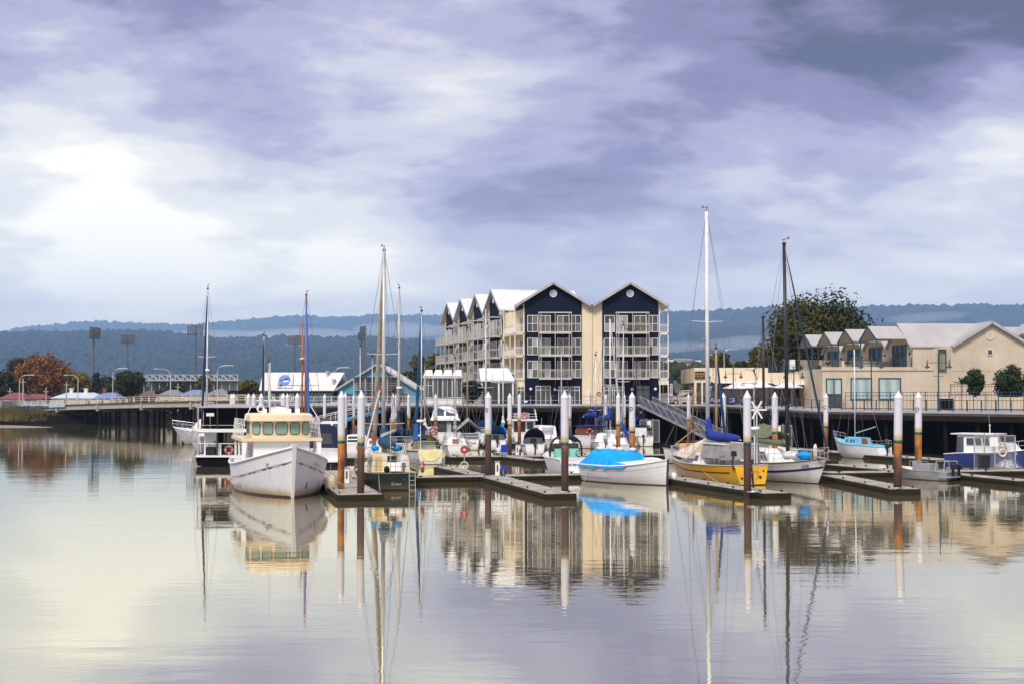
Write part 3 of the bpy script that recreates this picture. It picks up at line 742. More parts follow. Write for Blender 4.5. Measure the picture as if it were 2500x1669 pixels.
# person standing on the end balcony (dark top), one continuous figure
# ------------------------------------------------------------------ white conservatory restaurant and canopy at the foot of the block
con = thing('conservatory_restaurant', 'white glazed conservatory with scalloped peaked awnings beside the apartment block', 'building', (-9, 172, 4.4))
fc = Fr((gx(1034, 176.5), 176.5, 0), (1, 0, 0), (0, -1, 0))
B().box(gx(1034, 176.5), gx(1128, 176.5), 176.5, 181, 4.4, 5.2).out('base_wall', M_TRIM, con, world=True)
B().box(gx(1034, 176.5) + 0.2, gx(1128, 176.5), 176.9, 181, 5.2, 7.9).out('interior', M_GLASSB, con, world=True)
for i in range(4):
    a = i * 1.18; window(fc, con, a + 0.02, a + 1.16, 4.7 + 0.55, 7.72, -0.02, (0.5,), (), [M_GLASSB, M_GLASS], name='window', fw=0.05)
B().box(gx(1032, 176.5), gx(1130, 176.5), 176.2, 181, 7.73, 7.95).out('gutter', M_TRIM, con, world=True)
for i in range(4):
    a0 = i * 1.2
    B().add([fc.p(a0, 0.4, 7.96), fc.p(a0 + 1.12, 0.4, 7.96), fc.p(a0 + 1.0, -1.3, 8.75), fc.p(a0 + 0.2, -1.3, 8.75), fc.p(a0, -3, 7.96), fc.p(a0 + 1.12, -3, 7.96)],
            [(0, 1, 2, 3), (1, 5, 2), (0, 3, 4), (3, 2, 5, 4)]).out('peaked_awning', M_WHITE, con, world=True)
canp = thing('entrance_canopy', 'white curved canopy roof over dark shopfronts at the apartment corner', 'canopy', (-1.5, 174, 4.4))
x0, x1 = gx(1174, 175.5), gx(1256, 175.5)
B().add([(x0, 174.2, 7.55), (x1, 174.2, 7.55), (x1 - 0.8, 177.5, 8.95), (x0 - 0.3, 177.5, 8.95), (x0, 174.2, 7.3), (x1, 174.2, 7.3), (x1 - 0.8, 177.5, 8.7), (x0 - 0.3, 177.5, 8.7)],
        [(0, 1, 2, 3), (7, 6, 5, 4), (0, 4, 5, 1), (1, 5, 6, 2), (2, 6, 7, 3), (3, 7, 4, 0)]).out('canopy_roof', M_WHITE, canp, world=True)
for x in (x0 + 0.15, (x0 + x1) / 2 + 0.15, x1 - 0.2): B().box(x - 0.1, x + 0.1, 174.4, 174.6, 4.4, 7.35).out('canopy_post', M_TRIM, canp, world=True)
B().box(x0, x1, 177.2, 177.5, 4.4, 8.2).out('shopfront', M_GLASS, canp, world=True)
# ------------------------------------------------------------------ cream terrace building on the far side
ter = thing('terrace_building', 'cream two storey building with white sheet roofs, peaked awnings and roof terrace', 'building', (44, 163, 4.0))
TY = 163.0
tx = lambda u: gx(u, TY); tz = lambda v: zz(v, TY)
ft = Fr((0, TY, 0), (1, 0, 0), (0, -1, 0))
B().box(tx(2008), tx(2322), TY, TY + 26, 4.0, tz(899)).out('podium_wall', M_CREAM2, ter, world=True)
B().box(tx(2006), tx(2277), TY - 0.12, TY + 0.25, tz(903.5), tz(895)).out('parapet', M_CREAM2, ter, world=True)
M_BLIND = glass('teal_blind', curtain=(0.36, 0.50, 0.48), folds=0.25)
for u0, u1, v0, v1, cc in ((2016, 2055, 963, 922.5, (0.5,)), (2076, 2128, 975, 921.5, ()), (2144, 2199, 975, 921.5, ())):
    window(ft, ter, tx(u0), tx(u1), tz(v1 + (v0 - v1)), tz(v1), 0.01, cc, (), M_BLIND, mf=M_TEALSTEEL, fw=0.12)
b = B(); window(ft, ter, tx(2016), tx(2055), 4.1, tz(964), 0.01, (0.5,), (), M_GLASS, mf=M_TEALSTEEL, fw=0.08, name='door')
# gable end facing the water
PK, GW = tx(2420.5), 4.55
ge, gr = tz(846), tz(787.5)
grk = lambda x: gr - abs(x - PK) * (gr - ge) / GW
wall_poly(ter, ft, [(tx(2322), 4.0), (PK + GW - 0.2, 4.0), (PK + GW - 0.2, grk(PK + GW - 0.2)), (PK, gr - 0.05), (tx(2322), grk(tx(2322)))], 0.02, 0.4, M_CREAM2, 'gable_wall')
gable_roof(ter, ft, PK, GW, ge, gr, 0.45, -22, M_ROOFGY)
B().box(tx(2322), PK + GW - 0.2, TY + 0.4, TY + 22, 4.0, ge).out('wall', M_CREAM2, ter, world=True)
vent(ft, ter, tx(2417), tz(820), 0.42, 0.03, M_CREAM2)
window(ft, ter, tx(2410), tx(2423.5), tz(866.5), tz(852), 0.03, (), (), M_GLASS, mf=M_TRIM)
B().box(tx(2322), PK + 4, TY - 0.05, TY + 0.02, tz(905), tz(903.4)).out('string_course', M_CREAM2, ter, world=True)
B().box(tx(2276), tx(2322), TY + 0.02, TY + 8, tz(899), tz(846)).out('wall', M_CREAM2, ter, world=True)
window(ft, ter, tx(2290), tx(2309.5), tz(904), tz(852), 0.13, (), (0.82,), [glass('olive_blind', curtain=(0.26, 0.25, 0.13), folds=0.2), M_GLASS], mf=M_TEALSTEEL, fw=0.12)
B().tube((tx(2318), TY - 0.1, 4.1), (tx(2318), TY - 0.1, tz(850)), 0.07).out('downpipe', M_CREAM2, ter, world=True)
# wing of four bays facing the marina
td = Vector((-0.116, 0.993, 0)).normalized(); tn = Vector((-td.y, td.x, 0))
fa = Fr((45.6, 162.5, 0), td, tn)
for i in range(4):
    c = 4.1 + i * 7.6; ze, zr_ = ge, gr - 0.1
    B().prism([fa.p(c - 3.8, 0, tz(899)), fa.p(c + 3.8, 0, tz(899)), fa.p(c + 3.8, -9, tz(899)), fa.p(c - 3.8, -9, tz(899))], (0, 0, ze - tz(899))).out('wall', M_CREAM2, ter, world=True)
    wall_poly(ter, fa, [(c - 3.8, ze), (c + 3.8, ze), (c, zr_)], 0.0, 0.3, M_CREAM2, 'gable_wall')
    gable_roof(ter, fa, c, 3.95, ze - 0.1, zr_ + 0.05, 0.4, -12, M_ROOFG, fascia=False)
    window(fa, ter, c - 2.0, c + 2.2, tz(898), ze + 0.3, 0.01, (0.33, 0.66), (0.62,), [M_GLASS, M_GLASS, glass('olive_glass', (0.05, 0.055, 0.03)), M_GLASSB], mf=M_TEALSTEEL, fw=0.16, name='glazed_door')
    B().ball(fa.p(c - 3.0, 0.12, tz(862)), 0.14, n=8, m=5).out('wall_lamp', M_BLACK, ter, True, True)
    # peaked awning on posts
    zr2, ze2 = zr_ - 0.25, zr_ - 1.75
    for sg in (-1, 1):
        a, q = fa.p(c + sg * 2.7, 3.9, ze2), fa.p(c, 3.9, zr2); r_, s_ = fa.p(c, 0.1, zr2), fa.p(c + sg * 2.7, 0.1, ze2)
        qq = [a, q, r_, s_] if sg < 0 else [q, a, s_, r_]
        B().hexa(qq + [p + Vector((0, 0, 0.09)) for p in qq]).out('awning_plane', M_ROOFG, ter, world=True)
        B().bar(fa.p(c + sg * 2.7, 3.92, ze2), fa.p(c, 3.92, zr2), 0.09, 0.12).out('awning_frame', M_TEALSTEEL, ter, world=True)
        B().bar(fa.p(c + sg * 2.6, 3.8, tz(899)), fa.p(c + sg * 2.6, 3.8, ze2), 0.13).out('awning_post', M_TEALSTEEL, ter, world=True)
    B().bar(fa.p(c - 2.7, 3.9, ze2 - 0.1), fa.p(c + 2.7, 3.9, ze2 - 0.1), 0.12, 0.14).out('awning_beam', M_TEALSTEEL, ter, world=True)
    B().prism([fa.p(c + 2.9, 0.1, tz(899)), fa.p(c + 4.5, 0.1, tz(899)), fa.p(c + 4.5, 3.2, tz(899)), fa.p(c + 2.9, 3.2, tz(899))], (0, 0, 1.0 + 0.25 * i)).out('terrace_wall', M_CREAM2, ter, world=True)
# terrace railing
b = B()
for k in range(6): b.bar((tx(2010), TY + 0.15, tz(895) + 0.15 + k * 0.16), (tx(2274), TY + 0.15, tz(895) + 0.15 + k * 0.16), 0.03)
b.out('terrace_rail', M_TEALSTEEL, ter, world=True)
for k in range(12):
    x = tx(2010) + (tx(2274) - tx(2010)) * k / 11; B().box(x - 0.035, x + 0.035, TY + 0.1, TY + 0.2, tz(895), tz(895) + 1.05).out('rail_post', M_TEALSTEEL, ter, world=True)
B().box(tx(2055.5), tx(2062), TY + 0.05, TY + 0.3, tz(895), tz(880)).out('rail_pier', M_CREAM2, ter, world=True)
nb = thing('neighbour_building', 'grey roofed cream house partly hidden behind the gable end of the terrace building', 'building', (57, 176, 4))
NY = 172.0
fn = Fr((0, NY, 0), (1, 0, 0), (0, -1, 0))
nx_ = lambda u: gx(u, NY); nz_ = lambda v: zz(v, NY)
B().box(nx_(2470), nx_(2620), NY, NY + 14, 4.0, nz_(850)).out('wall', M_CREAM2, nb, world=True)
gable_roof(nb, Fr((nx_(2470), NY + 5, 0), (0, 1, 0), (-1, 0, 0)), 0, 5.2, nz_(838), nz_(797), 1.0, -14, M_ROOFG)
window(fn, nb, nx_(2482), nx_(2500), nz_(900), nz_(852), 0.02, (0.5,), (0.75,), M_GLASS, mf=M_TEALSTEEL)
B().bar((nx_(2479), NY - 1.2, 4.0), (nx_(2479), NY - 1.2, nz_(822)), 0.14).out('awning_post', M_TEALSTEEL, nb, world=True)
for sg in (0, 1):
    q = [(nx_(2479), NY - 1.2, nz_(822)), (nx_(2510), NY - 1.2, nz_(792)), (nx_(2510), NY + 2, nz_(792)), (nx_(2479), NY + 2, nz_(822))] if sg == 0 else [(nx_(2510), NY - 1.2, nz_(792)), (nx_(2541), NY - 1.2, nz_(822)), (nx_(2541), NY + 2, nz_(822)), (nx_(2510), NY + 2, nz_(792))]
    B().hexa(q + [(x, y, z + 0.1) for x, y, z in q]).out('awning_plane', M_ROOFG, nb, world=True)
# low retaining planters in front of the terrace building
pw_ = thing('retaining_wall', 'low cream retaining wall with planting below the gable end', 'wall', (44, 150, 4))
B().box(gx(2330, 152), gx(2560, 152), 152, 152.5, 4.0, zz(968, 152)).out('wall', M_CREAM2, pw_, world=True)
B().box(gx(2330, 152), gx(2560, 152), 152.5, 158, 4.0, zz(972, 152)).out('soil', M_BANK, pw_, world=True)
B().box(gx(2062, 153), gx(2108, 153), 153, 154.5, 4.0, zz(980, 153)).out('planter', M_CREAM2, pw_, world=True)
railing('tall blue picket fence in front of the teal shop windows of the terrace building', [(gx(2063, 151), 151, 4.0), (gx(2560, 140), 140, 4.0)], 1.2, 1.95, M_FENCE, M_FENCE, (1.9, 1.55, 0.2), 'blue fences by the terrace building', infill=0.35)
railing('dark blue fence on top of the low retaining wall by the shrubs', [(gx(2320, 156), 156, zz(966, 156)), (gx(2560, 156), 156, zz(966, 156))], 2.2, 1.3, M_FENCE, M_FENCE, (1.3, 1.1, 0.2), 'blue fences by the terrace building', infill=0.3)

# ------------------------------------------------------------------ low cream restaurant with parasols
RY = 176.0
res = thing('restaurant', 'low flat roofed cream restaurant with dark glazed front behind white parasols', 'building', (28, RY, 4.4))
rx = lambda u: gx(u, RY); rz_ = lambda v: zz(v, RY)
fr_ = Fr((0, RY, 0), (1, 0, 0), (0, -1, 0))
B().box(rx(1695), rx(1875), RY, RY + 14, rz_(933), rz_(897)).out('wall', M_CREAM, res, world=True)
B().box(rx(1875), rx(2008), RY, RY + 14, rz_(933), rz_(909)).out('wall', M_CREAM, res, world=True)
B().box(rx(1730), rx(2008), RY + 1.2, RY + 14, 4.4, rz_(933)).out('interior', M_GLASS, res, world=True)
for u0, u1 in ((1695, 1700), (1712, 1716), (1724, 1735), (1806, 1812), (1866, 1876), (1930, 1936)):
    B().box(rx(u0), rx(u1), RY - 0.02, RY + 0.5, 4.4, rz_(933) - 0.004).out('pier', M_CREAM, res, world=True)
B().box(rx(1700) + 0.01, rx(1724), RY + 0.3, RY + 0.4, 4.4, rz_(933) - 0.005).out('shopfront', glass('brown_glass', (0.06, 0.05, 0.03)), res, world=True)
window(fr_, res, rx(1737), rx(1805), 4.45, rz_(936), -1.15, (0.25, 0.5, 0.75), (0.3, 0.72), [M_GLASS, M_GLASSB], mf=M_TEALSTEEL, name='shopfront')
window(fr_, res, rx(1813), rx(1865), 4.45, rz_(936), -1.15, (0.25, 0.5, 0.75), (0.3, 0.72), [M_GLASS, M_GLASSB, M_GLASS], mf=M_TEALSTEEL, name='shopfront')
sg_ = B().box(rx(1696), rx(1720.5), RY - 0.12, RY - 0.03, rz_(924), rz_(905.5)).out('sign_board', M_BLACK, res, world=True)
M_YEL = mat('sign_yellow', (0.72, 0.36, 0.01), 0.5); M_SGREY = mat('sign_grey', (0.25, 0.24, 0.25), 0.5)
text('SEEOR', sg_, ((rx(1696) + rx(1720.5)) / 2, RY - 0.15, rz_(912.5)), (1, 0, 0), (0, 0, 1), 0.42, M_YEL)
text('restaurant', sg_, ((rx(1696) + rx(1720.5)) / 2, RY - 0.15, rz_(921)), (1, 0, 0), (0, 0, 1), 0.22, M_SGREY)
B().box(rx(1697.5), rx(1719), RY - 0.14, RY - 0.121, rz_(918.4), rz_(917.6)).out('sign_line', M_YEL, sg_, world=True)
for i, (u0, u1, v0, v1) in enumerate(((1735, 1800, 928, 921), (1800, 1880, 928, 919), (1880, 2005, 932, 921))):
    B().add([(rx(u0), RY - 0.05, rz_(v0)), (rx(u1), RY - 0.05, rz_(v0)), (rx((u0 + u1) / 2), RY - 2.6, rz_(v1) - 0.2), (rx(u0), RY - 3.0, rz_(v0) - 0.35), (rx(u1), RY - 3.0, rz_(v0) - 0.35)],
            [(0, 2, 1), (0, 3, 2), (2, 4, 1), (3, 4, 2)]).out('shade_sail', mat('shade_sail', (0.62, 0.56, 0.47), 0.8), res, world=True)
b = B()
for k in range(4): b.bar((rx(1877), RY + 0.1, rz_(909) + 0.2 + k * 0.25), (rx(2006), RY + 0.1, rz_(909) + 0.2 + k * 0.25), 0.035)
for k in range(10): b.bar((rx(1877 + k * 14.3), RY + 0.1, rz_(909)), (rx(1877 + k * 14.3), RY + 0.1, rz_(909) + 1.0), 0.05)
b.out('roof_rail', M_TEALSTEEL, res, world=True)
B().box(rx(1930), rx(1952), RY + 3, RY + 4.5, rz_(909), rz_(874)).out('plant_box', M_FENCE, res, world=True)
B().box(rx(1939), rx(1952.5), RY + 2.8, RY + 2.99, rz_(900), rz_(876)).out('panel', M_TRIM, res, world=True)
for k, u in enumerate((1768, 1812, 1843, 1776)):
    pass
def parasol(label, u, Y, vt, vb, wpx):
    X = gx(u, Y); z1, z0 = zz(vt, Y), zz(vb, Y); R_ = gx(CX + wpx / 2, Y)
    p = thing('parasol', label, 'parasol', (X, Y, 4.42), 0, 'white parasols of the restaurant')
    n = 8; b = B(); h1, h0 = z1 - 4.42, z0 - 4.42
    rows = []
    for f in (0.02, 0.3, 0.65, 1.0):
        zz_ = h1 - (h1 - h0) * (f ** 0.72)
        rows.append([(R_ * f * math.cos(math.pi * 2 * k / n + 0.39), R_ * f * math.sin(math.pi * 2 * k / n + 0.39), zz_) for k in range(n)])
    rows.append([(x * 0.99, y * 0.99, z - 0.12) for x, y, z in rows[-1]])
    b.loft(rows, True).out('canopy', M_WHITE, p)
    B().tube((0, 0, 0), (0, 0, h1 - 0.05), 0.04, n=8).out('pole', M_STEEL, p)
    B().box(-0.4, 0.4, -0.4, 0.4, 0, 0.1).out('foot', M_STEEL, p)
parasol('white parasol nearest the blue lettered banners', 1801, 172.6, 928.5, 945.5, 76)
parasol('white parasol second from the blue lettered banners', 1826, 173.6, 928, 944, 74)
parasol('white parasol behind the thin black mast', 1860, 172.8, 926.5, 943, 62)
parasol('white parasol closest to the cream terrace building', 1922, 173.0, 928, 944, 78)
# banners with blue lettering on the railing
M_BANNER = mat('navy_banner', (0.02, 0.022, 0.09), 0.6); M_LETTER = mat('banner_letter', (0.48, 0.50, 0.86), 0.6)
for u0, u1, txt, lab in ((1730, 1760, 'First', 'navy railing banner with pale script lettering beside the blue drum lamp'), (1774, 1796, 'CB', 'navy railing banner with two pale letters behind the white pile'), (1806, 1826, 'Ca', 'navy railing banner half hidden by the thick white pile')):
    bn = thing('railing_banner', lab, 'banner', (gx((u0 + u1) / 2, 170.1), 170.1, 4.5), 0, 'banners on the restaurant railing')
    B().box(gx(u0, 170.1), gx(u1, 170.1), 170.13, 170.16, 4.62, 5.42).out('cloth', M_BANNER, bn, world=True)
    text(txt, bn, (gx((u0 + u1) / 2, 170.1), 170.11, 5.02), (1, 0, 0), (0, 0, 1), 0.66, M_LETTER, shear=0.35)
# ------------------------------------------------------------------ blue club building
KY = 236.0
club = thing('club_building', 'blue gabled waterside club with white roof and round dolphin sign', 'building', (gx(800, KY), KY, 4.3))
kx = lambda u: gx(u, KY); kz = lambda v: zz(v, KY)
fk = Fr((0, KY, 0), (1, 0, 0), (0, -1, 0))
KP = kx(920); KH = kx(1020) - KP
krk = lambda x: kz(889) - abs(x - KP) * (kz(889) - kz(951)) / KH
wall_poly(club, fk, [(KP - KH + 0.4, 4.3), (KP + KH - 0.4, 4.3), (KP + KH - 0.4, krk(KP + KH - 0.4)), (KP, kz(889) - 0.05), (KP - KH + 0.4, krk(KP - KH + 0.4))], 0, 0.4, M_BLUEWALL, 'gable_wall')
B().box(KP - KH + 0.4, KP + KH - 0.4, KY + 0.4, KY + 20, 4.3, kz(951)).out('wall', M_BLUEWALL, club, world=True)
gable_roof(club, fk, KP, KH, kz(951), kz(889), 0.5, -24, M_ROOFY)
# upper gallery and lower glazing of the gable front
B().box(kx(868), kx(975), KY - 2.6, KY - 0.02, kz(952), kz(950.5)).out('gallery_floor', M_CONC, club, world=True)
window(fk, club, kx(871), kx(972), kz(951.5), kz(923.5), 0.02, (0.18, 0.38, 0.5, 0.78), (), [M_GLASS, M_GLASS, M_GLASSB], mf=M_GREYTRIM, fw=0.12, name='gallery_window')
for u in (868, 896, 920, 949, 974): B().bar((kx(u), KY - 2.5, 4.3), (kx(u), KY - 2.5, kz(921)), 0.16).out('gallery_post', M_GREYTRIM, club, world=True)
b = B()
for z in (0.35, 0.7, 1.05): b.bar((kx(868), KY - 2.5, kz(950) + z), (kx(975), KY - 2.5, kz(950) + z), 0.05)
b.out('gallery_rail', M_GREYTRIM, club, world=True)
B().box(kx(866), kx(976), KY - 2.7, KY - 0.02, kz(921.5), kz(920)).out('gallery_roof', M_TEALWALL, club, world=True)
window(fk, club, kx(824), kx(866), 4.6, kz(960), 0.02, (0.33, 0.66), (), M_GLASSB, mf=M_TEALWALL, fw=0.12)
window(fk, club, kx(872), kx(1003), 4.5, kz(957), 0.02, (0.15, 0.3, 0.5, 0.62, 0.8), (0.75,), [M_GLASS, M_GLASSB], mf=M_GREYTRIM, fw=0.12, name='shopfront')
for u, lab in ((938, 'red'), (962, 'green')):
    B().ball((kx(u), KY - 2.4, kz(948)), 0.7, 0.4, 0.55, 10, 6, 0.2).out('flower_box', M_RED if lab == 'red' else leafy('box_leaf', (0.02, 0.04, 0.01), (0.05, 0.08, 0.02), 3), club, True, True)
# long lower wing with the sign on its white roof slope
B().box(kx(640), kx(814), KY + 1.0, KY + 8.6, 4.3, kz(953)).out('wing_wall', M_TEALWALL, club, world=True)
q = [(kx(632), KY + 0.3, kz(953)), (kx(815), KY + 0.3, kz(953)), (kx(836), KY + 2.6, kz(911.5) + 0.1), (kx(636), KY + 2.6, kz(911.5) + 0.1)]
M_ROOFW = ribbed('white_roof_wing', (0.64, 0.63, 0.60), 0.8, 'X')
B().hexa(q + [(x, y, z + 0.15) for x, y, z in q]).out('wing_roof', M_ROOFW, club, world=True)
B().add([(kx(632), KY + 0.3, kz(953)), (kx(630.5), KY + 2.6, kz(913)), (kx(640), KY + 1, kz(953))], [(0, 1, 2)]).out('wing_end', M_BLUEWALL, club, world=True)
q2 = [(x, y, z) for x, y, z in ((kx(636), KY + 2.6, kz(911.5) + 0.1), (kx(836), KY + 2.6, kz(911.5) + 0.1), (kx(836), KY + 9, kz(950)), (kx(636), KY + 9, kz(950)))]
B().hexa(q2 + [(x, y, z + 0.15) for x, y, z in q2]).out('wing_roof', M_ROOFW, club, world=True)
for u0, u1 in ((656, 669), (681, 692), (704, 716), (724, 740)):
    window(fk, club, kx(u0), kx(u1), 4.6, kz(960), -0.98, (0.5,), (0.35, 0.7), [glass('lit_window', curtain=(0.55, 0.50, 0.33), folds=0.5), M_GLASS], mf=M_TRIM, fw=0.1)
window(fk, club, kx(752), kx(812), 4.5, kz(957), -0.98, (0.2, 0.4, 0.6, 0.8), (), M_GLASSB, mf=M_TEALWALL, fw=0.12, name='shopfront')
for u, v in ((682, 948), (796, 918), (813, 938)):
    y = KY + 0.3 + (953 - v) / 41.5 * 2.3
    B().lathe([(0.02, 0), (0.22, 0), (0.22, 0.7), (0.34, 0.72), (0.34, 0.95), (0.02, 0.95)], (kx(u), y, kz(v)), 10).out('roof_vent', M_GREYTRIM, club, world=True)
# round emblem sign lying on the roof slope
sl = Vector((0, 2.3, kz(911.5) + 0.1 - kz(953))).normalized(); sx = Vector((1, 0, 0)); snn = sx.cross(sl)
SC = Vector((kx(693), KY + 0.3, kz(953))) + sl * (Vector((0, 2.3, kz(911.5) + 0.1 - kz(953))).length * 0.52) + snn * 0.18
def sp(x, y, d=0.0): return SC + sx * x + sl * y + snn * d
sign = thing('emblem_sign', 'square pale board with round blue leaping dolphin emblem on the club roof', 'sign', SC)
B().prism([sp(-1.28, -1.5), sp(1.30, -1.5), sp(1.30, 1.5), sp(-1.28, 1.5)], snn * 0.06).out('board', mat('sign_board', (0.50, 0.54, 0.62), 0.5, var=0.05), sign, world=True)
def disc(r, d, th, m, nm, cx=-0.1, cyy=0.1, n=28): return B().prism([sp(cx + r * math.cos(2 * math.pi * i / n), cyy + r * 1.25 * math.sin(2 * math.pi * i / n), d) for i in range(n)], snn * th).out(nm, m, sign, world=True)
disc(0.92, 0.065, 0.01, mat('sign_dark', (0.03, 0.04, 0.12), 0.5), 'emblem_ring')
disc(0.86, 0.08, 0.01, mat('sign_blue', (0.04, 0.16, 0.50), 0.5), 'emblem_field')
disc(0.48, 0.094, 0.008, mat('sign_sky', (0.10, 0.32, 0.68), 0.5), 'emblem_centre')
dol = [(-0.62, -0.22), (-0.3, 0.12), (0.1, 0.30), (0.2, 0.52), (0.36, 0.30), (0.66, 0.16), (1.0, 0.0), (1.1, -0.12), (0.7, -0.12), (0.3, -0.08), (-0.1, -0.12), (-0.4, -0.30)]
B().prism([sp(x - 0.1, y * 1.25 + 0.12, 0.105) for x, y in dol], snn * 0.012).out('dolphin', mat('sign_navy', (0.015, 0.03, 0.22), 0.5), sign, world=True)
bel = [(-0.5, -0.24), (0.0, -0.06), (0.4, -0.02), (0.98, -0.10), (0.7, -0.2), (0.2, -0.22), (-0.1, -0.2)]
B().prism([sp(x - 0.1, y * 1.25 + 0.08, 0.12) for x, y in bel], snn * 0.01).out('belly', M_WHITE, sign, world=True)
for txt, a0, a1, up in (('RIVER', 150, 60, 1), ('CRUISES', 215, 330, -1)):
    for i, ch in enumerate(txt):
        a = math.radians(a0 + (a1 - a0) * i / (len(txt) - 1)); r = 0.68
        rd = sx * math.cos(a) + sl * math.sin(a)
        text(ch, sign, sp(-0.1 + r * math.cos(a), 0.1 + r * 1.25 * math.sin(a), 0.105), (rd * up).cross(snn), rd * up, 0.30, M_WHITE, ext=0.004)
railing('white picket railing in front of the club building', [(gx(600, 214), 214, 4.3), (gx(1028, 205), 205, 4.4)], 2.6, 1.1, M_TRIM, M_TRIM, (1.1, 0.15), 'railings along the quay', infill=0.35)

# ------------------------------------------------------------------ concrete bridge
br = thing('road_bridge', 'low concrete road bridge with cream railing crossing the river', 'bridge', (-75, 266, 0))
BP = [(-118, 313, 3.05), (-103, 300, 3.35), (-91, 287, 3.72), (-79, 273.5, 4.08), (-67, 259.5, 4.42), (-55, 246, 4.66), (-43, 232.5, 4.70)]
bdir = (Vector(BP[-1]) - Vector(BP[0])); bdir.z = 0; bdir.normalize(); bn_ = Vector((bdir.y, -bdir.x, 0)); 
if bn_.y > 0: bn_ = -bn_
for i in range(len(BP) - 1):
    p, q = Vector(BP[i]), Vector(BP[i + 1])
    lo = Vector((0, 0, -0.95)); w2 = -bn_ * 11
    B().hexa([p + lo, q + lo, q + lo + w2, p + lo + w2, p, q, q + w2, p + w2]).out('deck_span', M_CONC, br, world=True)
    B().bar(p + bn_ * 0.09 + Vector((0, 0, 0.02)), q + bn_ * 0.09 + Vector((0, 0, 0.02)), 0.28, 0.16).out('deck_edge', mat('mossy_edge', (0.12, 0.09, 0.05), 0.9), br, world=True)
    if i:
        B().hexa([p + bn_ * 0.2 - bdir * 0.3 + Vector((0, 0, -1.35)), p + bn_ * 0.2 + bdir * 0.3 + Vector((0, 0, -1.35)), p - bn_ * 11 + bdir * 0.3 + Vector((0, 0, -1.35)), p - bn_ * 11 - bdir * 0.3 + Vector((0, 0, -1.35)),
                  p + bn_ * 0.2 - bdir * 0.3 + Vector((0, 0, -0.1)), p + bn_ * 0.2 + bdir * 0.3 + Vector((0, 0, -0.1)), p - bn_ * 11 + bdir * 0.3 + Vector((0, 0, -0.953)), p - bn_ * 11 - bdir * 0.3 + Vector((0, 0, -0.953))]).out('crosshead', M_CONC, br, world=True)
        for k in range(6):
            c = p - bn_ * (0.6 + k * 2.0); B().tube((c.x, c.y, -1), (c.x, c.y, p.z - 1.3), 0.28, n=8).out('pier_pile', M_BLACKTIMBER, br, world=True)
        c0 = p.lerp(q, 0.5)
        for k in range(3):
            c = c0 - bn_ * (2.0 + k * 3.2); B().tube((c.x, c.y, -1), (c.x, c.y, c0.z - 0.9), 0.24, n=8).out('pier_pile', M_BLACKTIMBER, br, world=True)
M_BRAIL = mat('cream_railing', (0.62, 0.56, 0.42), 0.6)
for side in (0, 1):
    off = bn_ * (0.05 if side == 0 else -10.8)
    for i in range(len(BP) - 1):
        p, q = Vector(BP[i]) + off, Vector(BP[i + 1]) + off
        for z in (1.08, 0.72, 0.38): B().bar(p + Vector((0, 0, z)), q + Vector((0, 0, z)), 0.07, 0.07).out('handrail', M_BRAIL, br, world=True)
        n = 6
        for k in range(n):
            c = p.lerp(q, k / n); B().box(c.x - 0.07, c.x + 0.07, c.y - 0.07, c.y + 0.07, c.z, c.z + 1.08).out('rail_post', M_BRAIL, br, world=True)
# blue and white painted panels hung on the railing at the far left end
for i, (f0, f1) in enumerate([(k / 9, (k + 0.93) / 9) for k in range(9)]):
    p = Vector(BP[1]).lerp(Vector(BP[3]), f0 * 0.62) + bn_ * 0.2; q = Vector(BP[1]).lerp(Vector(BP[3]), f1 * 0.62) + bn_ * 0.2
    h = 0.62 * (1 - 0.09 * i)
    B().hexa([p + bn_ * .0 + Vector((0, 0, -.35)), q + Vector((0, 0, -.35)), q - bn_ * .05 + Vector((0, 0, -.35)), p - bn_ * .05 + Vector((0, 0, -.35)), p + Vector((0, 0, .42)), q + Vector((0, 0, .42)), q - bn_ * .05 + Vector((0, 0, .42)), p - bn_ * .05 + Vector((0, 0, .42))]).out('mural_panel', mat('mural_pale', (0.45, 0.56, 0.66), 0.6), br, world=True)
    if i < 6:
        B().prism([p + bn_ * .012 + Vector((0, 0, -.3)), q + bn_ * .012 + Vector((0, 0, -.3)), q + bn_ * .012 + Vector((0, 0, -.3 + h * (0.9 if i % 2 else 0.6))), p.lerp(q, 0.5) + bn_ * .012 + Vector((0, 0, -.3 + h * 0.75)), p + bn_ * .012 + Vector((0, 0, -.3 + h * (0.6 if i % 2 else 1.0)))], bn_ * 0.012).out('mural_wave', mat('mural_blue', (0.015, 0.06, 0.32), 0.6), br, world=True)
B().box(-124, -104, 292, 302, 1.0, 4.6).out('abutment', M_CONC, br, world=True)

# ------------------------------------------------------------------ street lamps, floodlight towers
def lamp(label, u, Y, vt, zb, arm, cat='street lamp'):
    X, z1 = gx(u, Y), zz(vt, Y); h = z1 - zb
    o = thing('street_lamp', label, cat, (X, Y, zb), 0, 'street lamps')
    r = abs(arm) * 0.55; sg = 1 if arm > 0 else -1
    pts = [(0, 0, 0), (0, 0, h - r)] + [(sg * r * (1 - math.cos(a)), 0, h - r + r * math.sin(a)) for a in (0.4, 0.8, 1.2, 1.5)] + [(arm, 0, h + 0.05)]
    B().path(pts, [0.11, 0.09, 0.08, 0.07, 0.06, 0.06, 0.05], 7).out('pole', M_STEEL, o)
    B().box(min(arm, arm + sg * 0.7), max(arm, arm + sg * 0.7), -0.14, 0.14, h - 0.05, h + 0.12).out('lamp_head', M_STEEL, o)
lamp('curved grey street lamp rising from the bridge end by the red roofed house', 48, 296, 915, 3.3, 2.4)
lamp('curved street lamp by the white chimneys', 191, 292, 915, 3.0, -2.2)
lamp('curved street lamp in front of the dark round tree', 276, 283, 899, 3.6, 2.2)
lamp('curved street lamp arching over the grandstand roof', 417, 262, 900, 4.2, -2.4)
